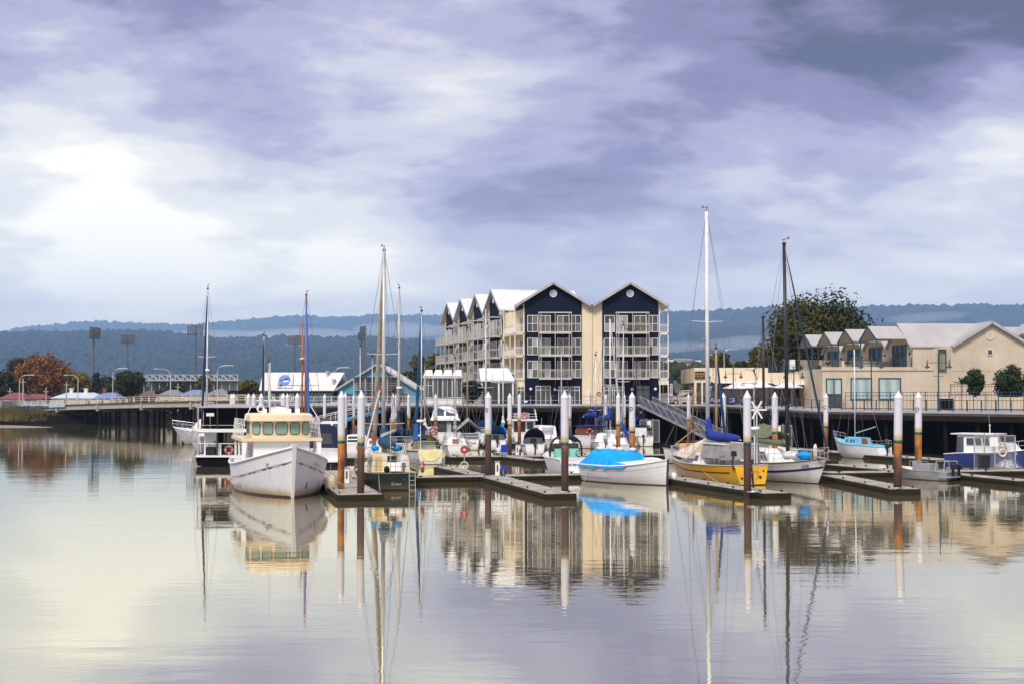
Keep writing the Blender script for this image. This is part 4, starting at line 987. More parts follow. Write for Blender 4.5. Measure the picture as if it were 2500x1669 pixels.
lamp('curved street lamp behind the tall white mast and the bridge', 531, 250, 892, 4.4, 2.0)
lamp('curved lamp standing behind the white club roof', 816, 252, 897, 4.4, 2.0)
lamp('tall curved lamp above the restaurant roof', 1768, 205, 853, 4.3, 1.3)
M_FLOOD = mat('floodlight_steel', (0.10, 0.11, 0.13), 0.5)
def flood(label, u, Y, vt, vp, ang, cols=7, rows=5):
    """floodlight mast: lattice head of lamp rows on a tapered pole"""
    X, z1, z2 = gx(u, Y), zz(vt, Y), zz(vp, Y)
    o = thing('floodlight_tower', label, 'floodlight tower', (X, Y, G0), ang, 'stadium floodlight towers')
    h1, h2 = z1 - G0, z2 - G0
    B().tube((0, 0, 0), (0, 0, h1), 0.7, 0.35, 8).out('pole', M_FLOOD, o)
    B().box(-4, 4, -0.6, 0.6, h2 - 0.3, h2).out('platform', M_FLOOD, o)
    for j in range(rows):
        z = h2 + (h1 - h2) * (j + 0.5) / rows
        B().bar((-3.6, -0.3, z), (3.6, -0.3, z), 0.2).out('cross_bar', M_FLOOD, o)
        for i in range(cols):
            x = -3.4 + 6.8 * i / (cols - 1)
            B().hexa([(x - .4, -1.0, z - .45), (x + .4, -1.0, z - .45), (x + .3, -.4, z - .3), (x - .3, -.4, z - .3), (x - .4, -1.0, z + .4), (x + .4, -1.0, z + .4), (x + .3, -.4, z + .3), (x - .3, -.4, z + .3)]).out('floodlight', M_FLOOD, o)
flood('floodlight tower seen edge on above the autumn trees', 228, 700, 799, 826, 1.15)
flood('floodlight tower behind the dark round tree', 311, 780, 817, 837, 0.5)
flood('broad floodlight tower beside the tallest white mast', 477, 690, 793, 816, 0.0)
flood('floodlight tower between the brown masts', 719, 790, 819, 839, 0.0)
flood('floodlight tower above the blue club roof', 889, 720, 797, 818, -1.1)
flood('lower floodlight tower just in front of its neighbour above the club', 883, 700, 812, 829, -1.2, 6, 5)
# stadium grandstand with white roof trusses
st = thing('grandstand', 'grandstand with white triangular roof trusses beyond the bridge', 'grandstand', (gx(460, 420), 420, G0))
SYy = 420.0
sxx = lambda u: gx(u, SYy); szz = lambda v: zz(v, SYy)
B().box(sxx(345), sxx(585), SYy - 1, SYy + 10, szz(929), szz(926)).out('roof_slab', M_GREYTRIM, st, world=True)
B().box(sxx(350), sxx(532), SYy + 8, SYy + 10, G0, szz(929.3)).out('back_wall', mat('stand_grey', (0.28, 0.30, 0.33), 0.7), st, world=True)
B().box(sxx(532), sxx(583), SYy + 2, SYy + 10, G0, szz(929.3)).out('end_block', mat('stand_pale', (0.40, 0.44, 0.48), 0.7), st, world=True)
B().bar((sxx(350), SYy, szz(914)), (sxx(583), SYy, szz(914)), 0.18).out('top_chord', M_GREYTRIM, st, world=True)
for i in range(13):
    u = 352 + i * 19
    B().bar((sxx(u), SYy, szz(926)), (sxx(u), SYy, szz(914)), 0.28).out('truss_post', M_GREYTRIM, st, world=True)
    if i < 12: B().bar((sxx(u), SYy, szz(914)), (sxx(u + 15), SYy, szz(926)), 0.34).out('truss_brace', M_GREYTRIM, st, world=True)
    B().bar((sxx(u), SYy, G0), (sxx(u), SYy, szz(929)), 0.22).out('column', M_GREYTRIM, st, world=True)
stand2 = thing('stand_roof', 'sloping white braced stand roof behind the dark round tree', 'grandstand', (gx(265, 430), 430, G0))
B().bar((gx(252, 430), 430, zz(931, 430)), (gx(279, 430), 430, zz(918, 430)), 0.5).out('brace', M_GREYTRIM, stand2, world=True)
B().bar((gx(258, 430), 430, zz(931, 430)), (gx(283, 430), 430, zz(921, 430)), 0.4).out('brace', M_GREYTRIM, stand2, world=True)
for u in (262, 270, 279): B().bar((gx(u, 430), 430, G0), (gx(u, 430), 430, zz(931 - (u - 252) * 0.45, 430)), 0.3).out('column', M_GREYTRIM, stand2, world=True)

# ------------------------------------------------------------------ houses beyond the bridge
def house(label, u0, u1, Y, ve, vr, mw, mr, hip=0.25, chim=(), depth=9):
    x0, x1, ze, zr = gx(u0, Y), gx(u1, Y), zz(ve, Y), zz(vr, Y)
    o = thing('house', label, 'house', ((x0 + x1) / 2, Y, G0), 0, 'houses beyond the bridge')
    B().box(x0 + 0.3, x1 - 0.3, Y + 0.3, Y + depth - 0.3, G0, ze).out('wall', mw, o, world=True)
    e = (x1 - x0) * hip; my = Y + depth / 2
    pts = [(x0, Y, ze), (x1, Y, ze), (x1, Y + depth, ze), (x0, Y + depth, ze), (x0 + e, my, zr), (x1 - e, my, zr)]
    B().add(pts, [(0, 1, 5, 4), (1, 2, 5), (2, 3, 4, 5), (3, 0, 4), (0, 3, 2, 1)]).out('roof', mr, o, world=True)
    for uc, mc in chim:
        xc = gx(uc, Y); B().box(xc - 0.36, xc + 0.36, my - 0.36, my + 0.36, zr - 1.0, zr + 0.75).box(xc - 0.48, xc + 0.48, my - 0.48, my + 0.48, zr + 0.75, zr + 1.0).out('chimney', mc, o, world=True)
    for f in (0.25, 0.7):
        xw = x0 + (x1 - x0) * f; window(Fr((0, Y + 0.3, 0), (1, 0, 0), (0, -1, 0)), o, xw, xw + 1.2, G0 + 0.9, min(ze - 0.3, G0 + 2.3), 0.01, (0.5,), (), M_GLASS)
    return o
R_RED = ribbed('red_roof', (0.20, 0.045, 0.04), 0.4, 'X'); R_BLUE = ribbed('blue_roof', (0.17, 0.24, 0.42), 0.4, 'X'); R_PALE = ribbed('pale_roof', (0.50, 0.56, 0.60), 0.4, 'X')
R_GREY = ribbed('grey_roof', (0.20, 0.21, 0.24), 0.4, 'X'); R_BROWN = ribbed('brown_roof', (0.13, 0.08, 0.06), 0.4, 'X')
W_BRICK = mat('brick_wall', (0.24, 0.11, 0.07), 0.85); W_PALE = mat('pale_wall', (0.5, 0.46, 0.40), 0.85)
house('red roofed house by the left end of the bridge', -8, 64, 322, 973, 957, W_PALE, R_RED, 0.3)
house('small brick house with red roof behind the bare shrub', 44, 112, 345, 972, 960, W_BRICK, R_RED, 0.3)
house('long pale blue roofed house with two white chimneys', 122, 246, 340, 971, 957, W_PALE, R_PALE, 0.22, ((161, M_TRIM), (197, M_TRIM)))
house('blue roofed house with red chimney beside the dark round tree', 226, 286, 330, 971, 957, W_PALE, R_BLUE, 0.25, ((243, mat('red_chimney', (0.28, 0.06, 0.04), 0.8)),))
house('brown roofed house below the grandstand', 338, 384, 350, 965, 953, W_BRICK, R_BROWN, 0.2)
house('grey roofed house nearest the grandstand end', 384, 440, 340, 963, 950, W_PALE, R_GREY, 0.35)
house('blue grey roofed house behind the mast of the hidden yacht', 436, 505, 335, 963, 950, W_PALE, R_BLUE, 0.35)
house('slate roofed house beside the slatted dark fence', 500, 556, 330, 963, 948, W_PALE, R_GREY, 0.35)
for i, (u, Y, v, w, ml) in enumerate(((1632, 900, 905, 10, R_GREY), (1645, 980, 897, 8, W_BRICK), (1672, 1000, 889, 14, R_RED), (1690, 950, 892, 16, R_RED), (1660, 880, 911, 9, R_PALE), (1835, 1000, 887, 12, R_PALE))):
    pass
# utility poles
for i, (u, Y, v) in enumerate(((57, 306, 923), (163, 312, 930), (113, 318, 946), (435, 300, 935), (25, 330, 946))):
    o = thing('utility_pole', ('timber pole beside the lamp at the bridge end', 'thin dark pole in front of the chimney of the pale roofed house', 'pole with a carved top behind the bridge railing', 'pale pole behind the bridge near the dark roofs', 'short pole on the red roofed house side')[i], 'pole', (gx(u, Y), Y, G0), 0, 'utility poles')
    B().tube((0, 0, 0), (0, 0, zz(v, Y) - G0), 0.16, 0.11, 7).out('shaft', M_CONC, o)
    B().box(-0.6, 0.6, -0.05, 0.05, zz(v, Y) - G0 - 0.8, zz(v, Y) - G0 - 0.68).out('cross_arm', M_CONC, o)
# ------------------------------------------------------------------ teal lamp standards on the promenade
def lampstd(label, u, Y, vt, zb, half, vb=None):
    o = thing('lamp_standard', label, 'lamp post', (gx(u, Y), Y, zb), 0, 'twin lamp standards on the promenade')
    h = zz(vt, Y) - zb
    B().tube((0, 0, 0), (0, 0, h), 0.085, 0.06, 8).out('pole', M_TEALSTEEL, o)
    B().bar((-half, 0, h - 0.9), (half, 0, h - 0.9), 0.05).out('cross_arm', M_TEALSTEEL, o)
    if vb: B().bar((-half * .45, 0, zz(vb, Y) - zb), (half * .45, 0, zz(vb, Y) - zb), 0.05).out('lower_arm', M_TEALSTEEL, o)
    for sg in (-1, 1):
        l = B().lathe([(0.03, 0), (0.07, -0.1), (0.10, -0.25), (0.30, -0.42), (0.27, -0.44), (0.02, -0.40)], (sg * half * 0.93, 0, h - 0.93), 10).out('lamp_shade', M_TEALSTEEL, o)
        B().ball((sg * half * 0.93, 0, h - 1.38), 0.13, n=8, m=5).out('bulb', M_TRIM, l)
        B().lathe([(0.05, 0.0), (0.02, 0.35)], (sg * half * 0.93, 0, h - 0.9), 6).out('finial', M_TEALSTEEL, o)
lampstd('twin lamp standard in front of the narrow olive window of the terrace building', 2291, 138, 862, 4.0, 1.15, 917)
lampstd('twin lamp standard between the teal shop windows of the terrace building', 2127, 150, 865, 4.0, 1.15, None)
lampstd('twin lamp standard rising among the white parasols', 1790, 171, 893, 4.42, 1.0, None)
lampstd('twin lamp standard beside the restaurant roof terrace', 1938, 168, 893, 4.4, 1.1, None)
# ------------------------------------------------------------------ trees and shrubs
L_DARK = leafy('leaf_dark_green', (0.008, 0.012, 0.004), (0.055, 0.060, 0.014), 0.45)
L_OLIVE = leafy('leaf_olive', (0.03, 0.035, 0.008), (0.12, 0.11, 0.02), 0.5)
L_RUSSET = leafy('leaf_russet', (0.055, 0.028, 0.012), (0.36, 0.16, 0.05), 0.35)
L_GOLD = leafy('leaf_gold', (0.06, 0.05, 0.012), (0.26, 0.17, 0.03), 0.4)
L_PINE = leafy('leaf_pine', (0.006, 0.014, 0.010), (0.02, 0.045, 0.03), 0.6)
L_GREEN = leafy('leaf_green', (0.012, 0.024, 0.008), (0.05, 0.075, 0.022), 0.5)
M_BARK = mat('bark', (0.09, 0.07, 0.05), 0.9, var=0.3, bump=0.5); M_BARKP = mat('pale_bark', (0.26, 0.23, 0.19), 0.85, var=0.25)
def tree(label, u, Y, vt, vb, wpx, m, zb=None, n=1800, leaf=0.42, clumps=26, bark=None, name='tree', shape='round', trunk=0.3, extra=None, group='trees around the harbour', cat='tree', fill=0.6):
    X = gx(u, Y); zt = zz(vt, Y); zl = zz(vb, Y); zb = G0 if zb is None else zb
    rx_ = gx(CX + wpx / 2, Y); rz2 = (zt - zl) / 2; cz = (zt + zl) / 2 - zb
    o = thing(name, label, cat, (X, Y, zb), 0, group)
    bark = bark or M_BARK
    b = B(); h0 = max(0.3, zl - zb)
    b.path([(0, 0, -0.2), (0.1, 0.05, h0 * 0.6), (-0.05, 0, h0 + rz2 * 0.5), (0.1, 0, h0 + rz2 * 1.2)], [trunk, trunk * 0.8, trunk * 0.6, trunk * 0.2], 8)
    cl = []
    rr = random.Random(int(u * 7 + Y))
    for _ in range(clumps):
        while True:
            p = Vector((rr.uniform(-1, 1), rr.uniform(-1, 1), rr.uniform(-1, 1)))
            if 0.25 < p.length < 1.0: break
        if shape == 'cone': k = max(0.12, (1 - (p.z + 1) / 2)) ; p.x *= k * 1.2; p.y *= k * 1.2
        if shape == 'flat': p.z = abs(p.z) ** 0.8 * 1.3 - 0.55 if p.z > 0 else p.z * 0.6
        q = Vector((p.x * rx_ * 0.82, p.y * rx_ * 0.82, cz + p.z * rz2 * 0.82)); cl.append((q, rr.uniform(0.26, 0.44) * min(rx_, rz2 * 1.3)))
    for q, r in cl[::3]:
        b.path([(0, 0, h0 * 0.7), (q.x * 0.45, q.y * 0.45, (h0 * 0.7 + q.z) / 2 + 0.1 * rz2), tuple(q)], [trunk * 0.45, trunk * 0.25, trunk * 0.08], 5)
    b.out('trunk', bark, o, True)
    def leaves(cls, cnt, mm, nm):
        vs, fs = [], []
        for i in range(cnt):
            q, r = rr.choice(cls)
            d = Vector((rr.gauss(0, 1), rr.gauss(0, 1), rr.gauss(0, 1))).normalized()
            p = q + d * r * (rr.random() ** (1 - fill)) * rr.choice((1, 1, 1, 1.25)); p.z = max(p.z, 0.15)
            nn = (d + Vector((rr.uniform(-1, 1), rr.uniform(-1, 1), rr.uniform(-.4, 1)))).normalized()
            a = nn.orthogonal().normalized(); c = nn.cross(a); t = rr.uniform(0, 3.14); s_ = leaf * rr.uniform(0.55, 1.25)
            e1 = (a * math.cos(t) + c * math.sin(t)) * s_; e2 = (c * math.cos(t) - a * math.sin(t)) * s_ * 0.6
            k = len(vs); vs += [tuple(p - e1), tuple(p - e2 * 0.9 + e1 * .1), tuple(p + e1), tuple(p + e2 + nn * s_ * .2)]; fs.append((k, k + 1, k + 2, k + 3))
        bb = B(); bb.v = vs; bb.f = fs; bb.out(nm, mm, o)
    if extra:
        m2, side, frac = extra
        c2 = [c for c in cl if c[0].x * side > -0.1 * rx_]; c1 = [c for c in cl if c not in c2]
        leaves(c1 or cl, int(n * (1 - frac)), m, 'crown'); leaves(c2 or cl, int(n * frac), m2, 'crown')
    else: leaves(cl, n, m, 'crown')
    return o
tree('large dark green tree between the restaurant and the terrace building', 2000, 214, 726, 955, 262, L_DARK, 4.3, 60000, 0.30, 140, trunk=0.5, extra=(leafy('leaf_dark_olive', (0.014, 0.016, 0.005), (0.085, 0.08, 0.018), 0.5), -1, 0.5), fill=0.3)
tree('russet and dark green tree behind the left end of the bridge', 104, 372, 862, 968, 128, L_RUSSET, None, 15000, 0.34, 60, M_BARKP, trunk=0.6)
tree('dark green tree overlapping the russet tree beside the bridge end', 52, 384, 872, 965, 80, L_DARK, None, 9000, 0.36, 40)
tree('golden autumn tree behind the white chimneys', 192, 395, 905, 968, 68, L_GOLD, None, 6000, 0.34, 32)
tree('dark conical pine beside the floodlight pole', 235, 380, 902, 960, 28, L_PINE, None, 1600, 0.5, 22, shape='cone')
tree('dark round tree in front of the grandstand', 316, 322, 903, 962, 70, L_DARK, None, 9000, 0.30, 44, M_BARKP)
tree('green bushy tree between the pine and the dark round tree', 262, 390, 922, 965, 60, L_GREEN, None, 2200, 0.5, 22)
tree('small yellow green tree below the grandstand columns', 398, 345, 945, 966, 34, L_OLIVE, None, 900, 0.4, 12)
tree('green shrubby tree beneath the grandstand roof', 432, 360, 931, 965, 50, L_GREEN, None, 1500, 0.5, 18)
tree('olive tree at the foot of the tall white mast', 498, 352, 917, 962, 40, L_OLIVE, None, 1500, 0.45, 16)
tree('rounded olive bush behind the dark slatted fence', 606, 290, 927, 962, 46, L_OLIVE, 4.3, 1800, 0.35, 18)
tree('dark bare looking tree at the far edge behind the red roof', -5, 400, 905, 970, 90, L_DARK, None, 3000, 0.6, 26)
for lab, u, vt, vb, w, mm in (('tall yellow green poplar behind the club gable', 937, 878, 950, 26, L_OLIVE), ('tall yellow green poplar next to the apartment block', 1022, 856, 955, 36, L_OLIVE), ('broad golden green poplar touching the apartment block', 1060, 852, 955, 52, L_OLIVE), ('dark green tree filling in below the poplars', 1000, 905, 960, 70, L_GREEN)):
    tree(lab, u, 262, vt, vb, w, mm, 4.3, 4500, 0.26, 30, shape='round', trunk=0.25)
tree('clipped dark round tree in front of the white canopy', 1153, 173.4, 925, 982, 50, L_PINE, 4.42, 5200, 0.17, 34, trunk=0.09)
tree('yellow green tree behind the tan mast above the restaurant', 1765, 240, 862, 905, 70, L_OLIVE, 4.3, 2200, 0.34, 20)
tree('dark low tree behind the restaurant roof', 1808, 250, 882, 915, 60, L_DARK, 4.3, 1600, 0.36, 18)
tree('olive tree beside the big dark tree', 1860, 240, 848, 915, 70, L_OLIVE, 4.3, 3000, 0.34, 24)
tree('bushy hedge like tree behind the parked cars', 1690, 215, 938, 972, 60, L_OLIVE, 4.3, 1600, 0.26, 18)
tree('green shrub tree behind the verandah base and the flag sign', 1622, 212, 938, 975, 50, L_DARK, 4.3, 1300, 0.26, 16)
tree('round leaved shrub on the retaining wall by the gable end', 2380, 154.5, 899, 966, 50, L_GREEN, 4.3, 6500, 0.14, 34, trunk=0.08)
tree('large dark shrub at the end of the blue fence', 2470, 154.5, 893, 970, 86, L_GREEN, 4.3, 9000, 0.15, 44, trunk=0.1)
def spiky(label, u, Y, vb, h, m, n=26):
    o = thing('cordyline', label, 'plant', (gx(u, Y), Y, zz(vb, Y)), 0, 'spiky plants'); b = B(); rr = random.Random(int(u))
    for i in range(n):
        a = rr.uniform(0, 6.28); e = rr.uniform(0.15, 1.35); L_ = h * rr.uniform(0.5, 0.75)
        d = Vector((math.cos(a) * math.cos(e), math.sin(a) * math.cos(e), math.sin(e))); s_ = d.cross(Vector((0, 0, 1))).normalized() * 0.04
        c = Vector((0, 0, h * 0.45)); tip = c + d * L_ + Vector((0, 0, -0.12)); mid = c + d * L_ * 0.55 + Vector((0, 0, .05))
        b.add([c - s_, c + s_, mid + s_ * 1.2, tip, mid - s_ * 1.2], [(0, 1, 2, 3, 4)])
    b.out('foliage', m, o); B().tube((0, 0, 0), (0, 0, h * 0.47), 0.06, 0.05, 6).out('stem', M_BARK, o)
spiky('spiky dark plant beside the round leaved shrub', 2348, 154, 955, 1.7, L_PINE)
spiky('spiky plant in a pot on the roof terrace corner', 2022, 164, 898, 0.9, L_OLIVE)
spiky('spiky plant on the terrace beside the rail pier', 2070, 164, 898, 0.95, L_OLIVE)
spiky('spiky plant on the restaurant roof', 1890, 177, 909, 0.9, L_OLIVE)
spiky('yellow green plant beside the blue roof box', 1955, 177, 909, 1.0, L_OLIVE)
spiky('yellow green plant on the restaurant roof next to the terrace', 2000, 177, 909, 1.0, L_OLIVE)
# reeds on the left bank, shrubs under the bridge
L_REED = leafy('reed', (0.03, 0.032, 0.010), (0.14, 0.115, 0.035), 0.25)
b = B(); rr = random.Random(3)
for i in range(5200):
    x = rr.uniform(-135, -84); y = 291.5 - 9 * rr.random() * (1 if x < -92 else 0.6); f = (292 - y) / 11
    hgt = rr.uniform(0.7, 2.0) * (1.0 if x < -95 else 0.55); z0 = 2.5 - 2.3 * f
    s_ = 0.10; lean = rr.uniform(-.5, .5)
    b.add([(x - s_, y, z0 - 0.2), (x + s_, y, z0 - 0.2), (x + lean, y + rr.uniform(-.3, .3), z0 + hgt)], [(0, 1, 2)])
o = b.out('reeds', L_REED); tag(o, 'yellow green reeds and scrub on the muddy bank', 'reeds', kind='stuff')
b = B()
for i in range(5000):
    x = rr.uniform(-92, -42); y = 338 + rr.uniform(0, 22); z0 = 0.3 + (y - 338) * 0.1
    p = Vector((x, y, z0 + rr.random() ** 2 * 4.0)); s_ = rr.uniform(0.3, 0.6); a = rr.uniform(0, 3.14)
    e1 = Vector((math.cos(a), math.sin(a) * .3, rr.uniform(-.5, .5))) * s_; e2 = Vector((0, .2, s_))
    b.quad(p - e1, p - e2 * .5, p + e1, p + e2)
o = b.out('bank_scrub', leafy('leaf_scrub_shade', (0.004, 0.006, 0.003), (0.016, 0.018, 0.007), 0.4)); tag(o, 'scrub on the far bank, coloured near black as shade under the bridge', 'scrub', kind='stuff')  # near-black leaves stand in for the shade under the bridge
# distant belts of trees on the flats beyond the houses: one mass
b = B()
for i in range(900):
    u = rr.uniform(-60, 2600); Y = rr.uniform(480, 900); X = gx(u, Y); r = rr.uniform(2.0, 4.2)
    if X > -43 and Y < 640: continue
    b.ball((X, Y, G0 + r * 0.9), r, r, r * rr.uniform(0.9, 1.4), 7, 4, 0.25)
o = b.out('tree_belt', leafy('belt_leaf', (0.012, 0.02, 0.008), (0.05, 0.055, 0.02), 0.2)); tag(o, 'distant belt of dark trees on the flats below the hills', 'trees', kind='stuff')
b = B()
for i in range(420):
    u = rr.uniform(1560, 2560); Y = rr.uniform(650, 1250); X = gx(u, Y); r = rr.uniform(2.5, 5.5)
    b.ball((X, Y, zz(895 + rr.uniform(0, 40), Y)), r, r, r, 7, 4, 0.25)
slope = B(); rows = []
for j in range(8):
    Y = 560 + j * 130; rows.append([(gx(u, Y), Y, G0 + 1.9 + max(0, (zz(968 - 78 * (j / 7) ** 0.7 * min(1, max(0, (u - 1380) / 300)), Y) - G0 - 1.9))) for u in range(1300, 2800, 60)])
struct(slope.loft(rows).out('suburb_slope', M_GROUND, smooth=True))
o = b.out('slope_trees', MATS['belt_leaf']); tag(o, 'scattered dark trees on the slope behind the car park', 'trees', kind='stuff')
for i in range(16):
    u = (1628, 1640, 1652, 1662, 1672, 1684, 1694, 1648, 1676, 1702, 1830, 1842, 1668, 1632, 1690, 1655)[i]; v = (890, 899, 888, 893, 898, 887, 889, 915, 908, 897, 890, 886, 884, 912, 902, 906)[i]
    j = max(0.4, (968 - v) / 78); Y = 560 + 910 * min(1, j ** (1 / 0.7)); X, z = gx(u, Y), zz(v + 3, Y); s_ = 5 + (i * 37 % 5)
    o = thing('hillside_house', ('tiny %s house on the slope, %s' % (('pale', 'pink', 'grey', 'white')[i % 4], ('beside the verandah', 'just above the car park', 'right above the tan shed', 'left of the tall white mast', 'highest in its row', 'below the tree line', 'among dark trees', 'lowest on the slope', 'near the black mast', 'next to the restaurant corner', 'between the black mast and the big tree', 'at the foot of the hill by the big tree', 'up near the forest', 'by the verandah posts', 'above the restaurant sign', 'in the middle of the slope')[i])), 'house', (X, Y, z), 0, 'tiny houses on the far slope')
    B().box(-s_, s_, 0, s_ * 1.4, -3, 3.2).out('wall', (W_PALE, W_BRICK, M_GREYTRIM, M_TRIM)[i % 4], o)
    B().prism([(-s_ - .6, -.6, 3.2), (-s_ - .6, s_ * 1.4 + .6, 3.2), (-s_ - .6, s_ * .7, 5.6)], (2 * s_ + 1.2, 0, 0)).out('roof', (R_GREY, R_RED, R_PALE, R_BROWN)[i % 4], o)

# ------------------------------------------------------------------ parked cars
M_TYRE = mat('tyre', (0.015, 0.015, 0.015), 0.8)
def car(label, u, Y, m, L_=4.6, h=1.55, van=False, rz=0.0):
    o = thing('parked_car', label, 'car', (gx(u, Y), Y, 4.41), rz, 'cars parked beside the apartment block')
    prof = [(-L_ / 2, .35), (-L_ / 2, .85), (-L_ / 2 + .15, 1.0), (-L_ / 2 + .75, h - .08), (-L_ / 2 + 1.2, h), (.55, h), (1.25, 1.02), (L_ / 2 - .3, .88), (L_ / 2, .7), (L_ / 2, .35)]
    if van: prof = [(-L_ / 2, .35), (-L_ / 2, 1.2), (-L_ / 2 + .2, h), (.9, h), (1.5, 1.15), (L_ / 2 - .2, 1.0), (L_ / 2, .8), (L_ / 2, .35)]
    rows = []
    for y, k in ((-.86, .97), (-.8, 1.0), (.8, 1.0), (.86, .97)):
        rows.append([(x * (1 if abs(y) < .85 else .99), y if z < 1.1 else y * .86, z if abs(y) < .85 else .35 + (z - .35) * k) for x, z in prof])
    B().loft(rows, True, True).out('body', m, o)
    for sg in (-1, 1):
        y = sg * .79
        B().hexa([(-1.45, y, 1.02), (-.15, y, 1.02), (-.15, y + sg * .03, 1.02), (-1.45, y + sg * .03, 1.02), (-1.15, y - sg * .06, h - .12), (-.15, y - sg * .06, h - .12), (-.15, y - sg * .03, h - .12), (-1.15, y - sg * .03, h - .12)]).out('window', M_GLASS, o)
        B().hexa([(-.05, y, 1.02), (.95, y, 1.02), (.95, y + sg * .03, 1.02), (-.05, y + sg * .03, 1.02), (-.05, y - sg * .06, h - .12), (.5, y - sg * .06, h - .12), (.5, y - sg * .03, h - .12), (-.05, y - sg * .03, h - .12)]).out('window', M_GLASS, o)
        for x in (-L_ * .3, L_ * .3):
            w = B().tube((x, sg * .68, .33), (x, sg * .88, .33), .33, n=14).out('wheel', M_TYRE, o); B().tube((x, sg * .88, .33), (x, sg * .895, .33), .2, n=10).out('rim', M_STEEL, w)
        B().box(L_ / 2 - .06, L_ / 2 + .015, sg * .62 - .16, sg * .62 + .16, .66, .8).out('headlight', M_TRIM, o)
    B().hexa([(.62, -.66, h - .06), (.62, .66, h - .06), (.66, .66, h - .05), (.66, -.66, h - .05), (1.2, -.72, 1.06), (1.2, .72, 1.06), (1.24, .72, 1.07), (1.24, -.72, 1.07)]).out('windscreen', M_GLASS, o)
M_CARW = mat('car_white', (0.62, 0.63, 0.64), 0.25, coat=0.6, var=0.05); M_CARB = mat('car_beige', (0.42, 0.38, 0.33), 0.3, coat=0.5, var=0.05); M_CARD = mat('car_dark', (0.03, 0.03, 0.035), 0.25, coat=0.6)
car('white hatchback parked under the verandah of the apartment block', 1622, 180.5, M_CARW, 4.2, 1.5, rz=0.2)
car('beige four wheel drive with grey windows beside the cream restaurant', 1676, 180, M_CARB, 4.8, 1.85, rz=math.pi)
car('dark car behind the beige four wheel drive', 1650, 184.5, M_CARD, 4.4, 1.5, rz=0.1)
car('white van at the corner of the restaurant', 1703, 187, M_CARW, 4.8, 1.95, True, rz=math.pi)
# flag sign beside the verandah
o = thing('flag_sign', 'tall white vertical banner sign with blue writing beside the verandah', 'sign', (gx(1638.5, 179), 179, 4.42))
B().tube((0, 0, 0), (0, 0, 2.75), 0.03).out('pole', M_STEEL, o); B().box(-0.16, 0.16, -0.03, -0.02, 1.1, 2.62).out('flag', M_WHITE, o)
M_INK = mat('ink_blue', (0.02, 0.03, 0.18), 0.5)
text('marina', o, (0.02, -0.04, 1.75), (0, 0, 1), (-1, 0, 0), 0.3, M_INK, world=False)
B().torus((0, -0.04, 2.4), 0.09, 0.025, (0, 1, 0), 12, 5).out('logo_ring', M_INK, o)
# blue drum lamp / rain tank near the restaurant
o = thing('blue_drum', 'bright blue drum on a post in front of the restaurant corner', 'drum', (gx(1733, 171.5), 171.5, 4.42))
B().tube((0, 0, 0), (0, 0, 3.3), 0.04).out('post', M_TEALSTEEL, o); B().lathe([(0.02, 1.62), (0.19, 1.64), (0.21, 1.75), (0.21, 2.2), (0.19, 2.25), (0.02, 2.27)], n=14).out('drum', M_BLUE, o, True)
B().lathe([(0.03, 2.27), (0.16, 2.3), (0.10, 2.6), (0.03, 2.62)], n=10).out('cap', M_TEALSTEEL, o); B().box(-.16, .1, -.06, .06, 3.2, 3.45).out('floodlight', M_BLACK, o)
o = thing('dark_fence', 'dark slatted fence behind the bridge beside the club', 'fence', (gx(580, 262), 262, 4.3))
for i in range(36):
    u = 557 + i * 2.15; B().box(gx(u, 262) - .07, gx(u, 262) + .07, 261.97, 262.03, 4.3, zz(952, 262)).out('slat', M_BLACKTIMBER, o, world=True)
B().box(gx(556, 262), gx(634, 262), 262.05, 262.12, 5.6, 5.75).out('rail', M_BLACKTIMBER, o, world=True)

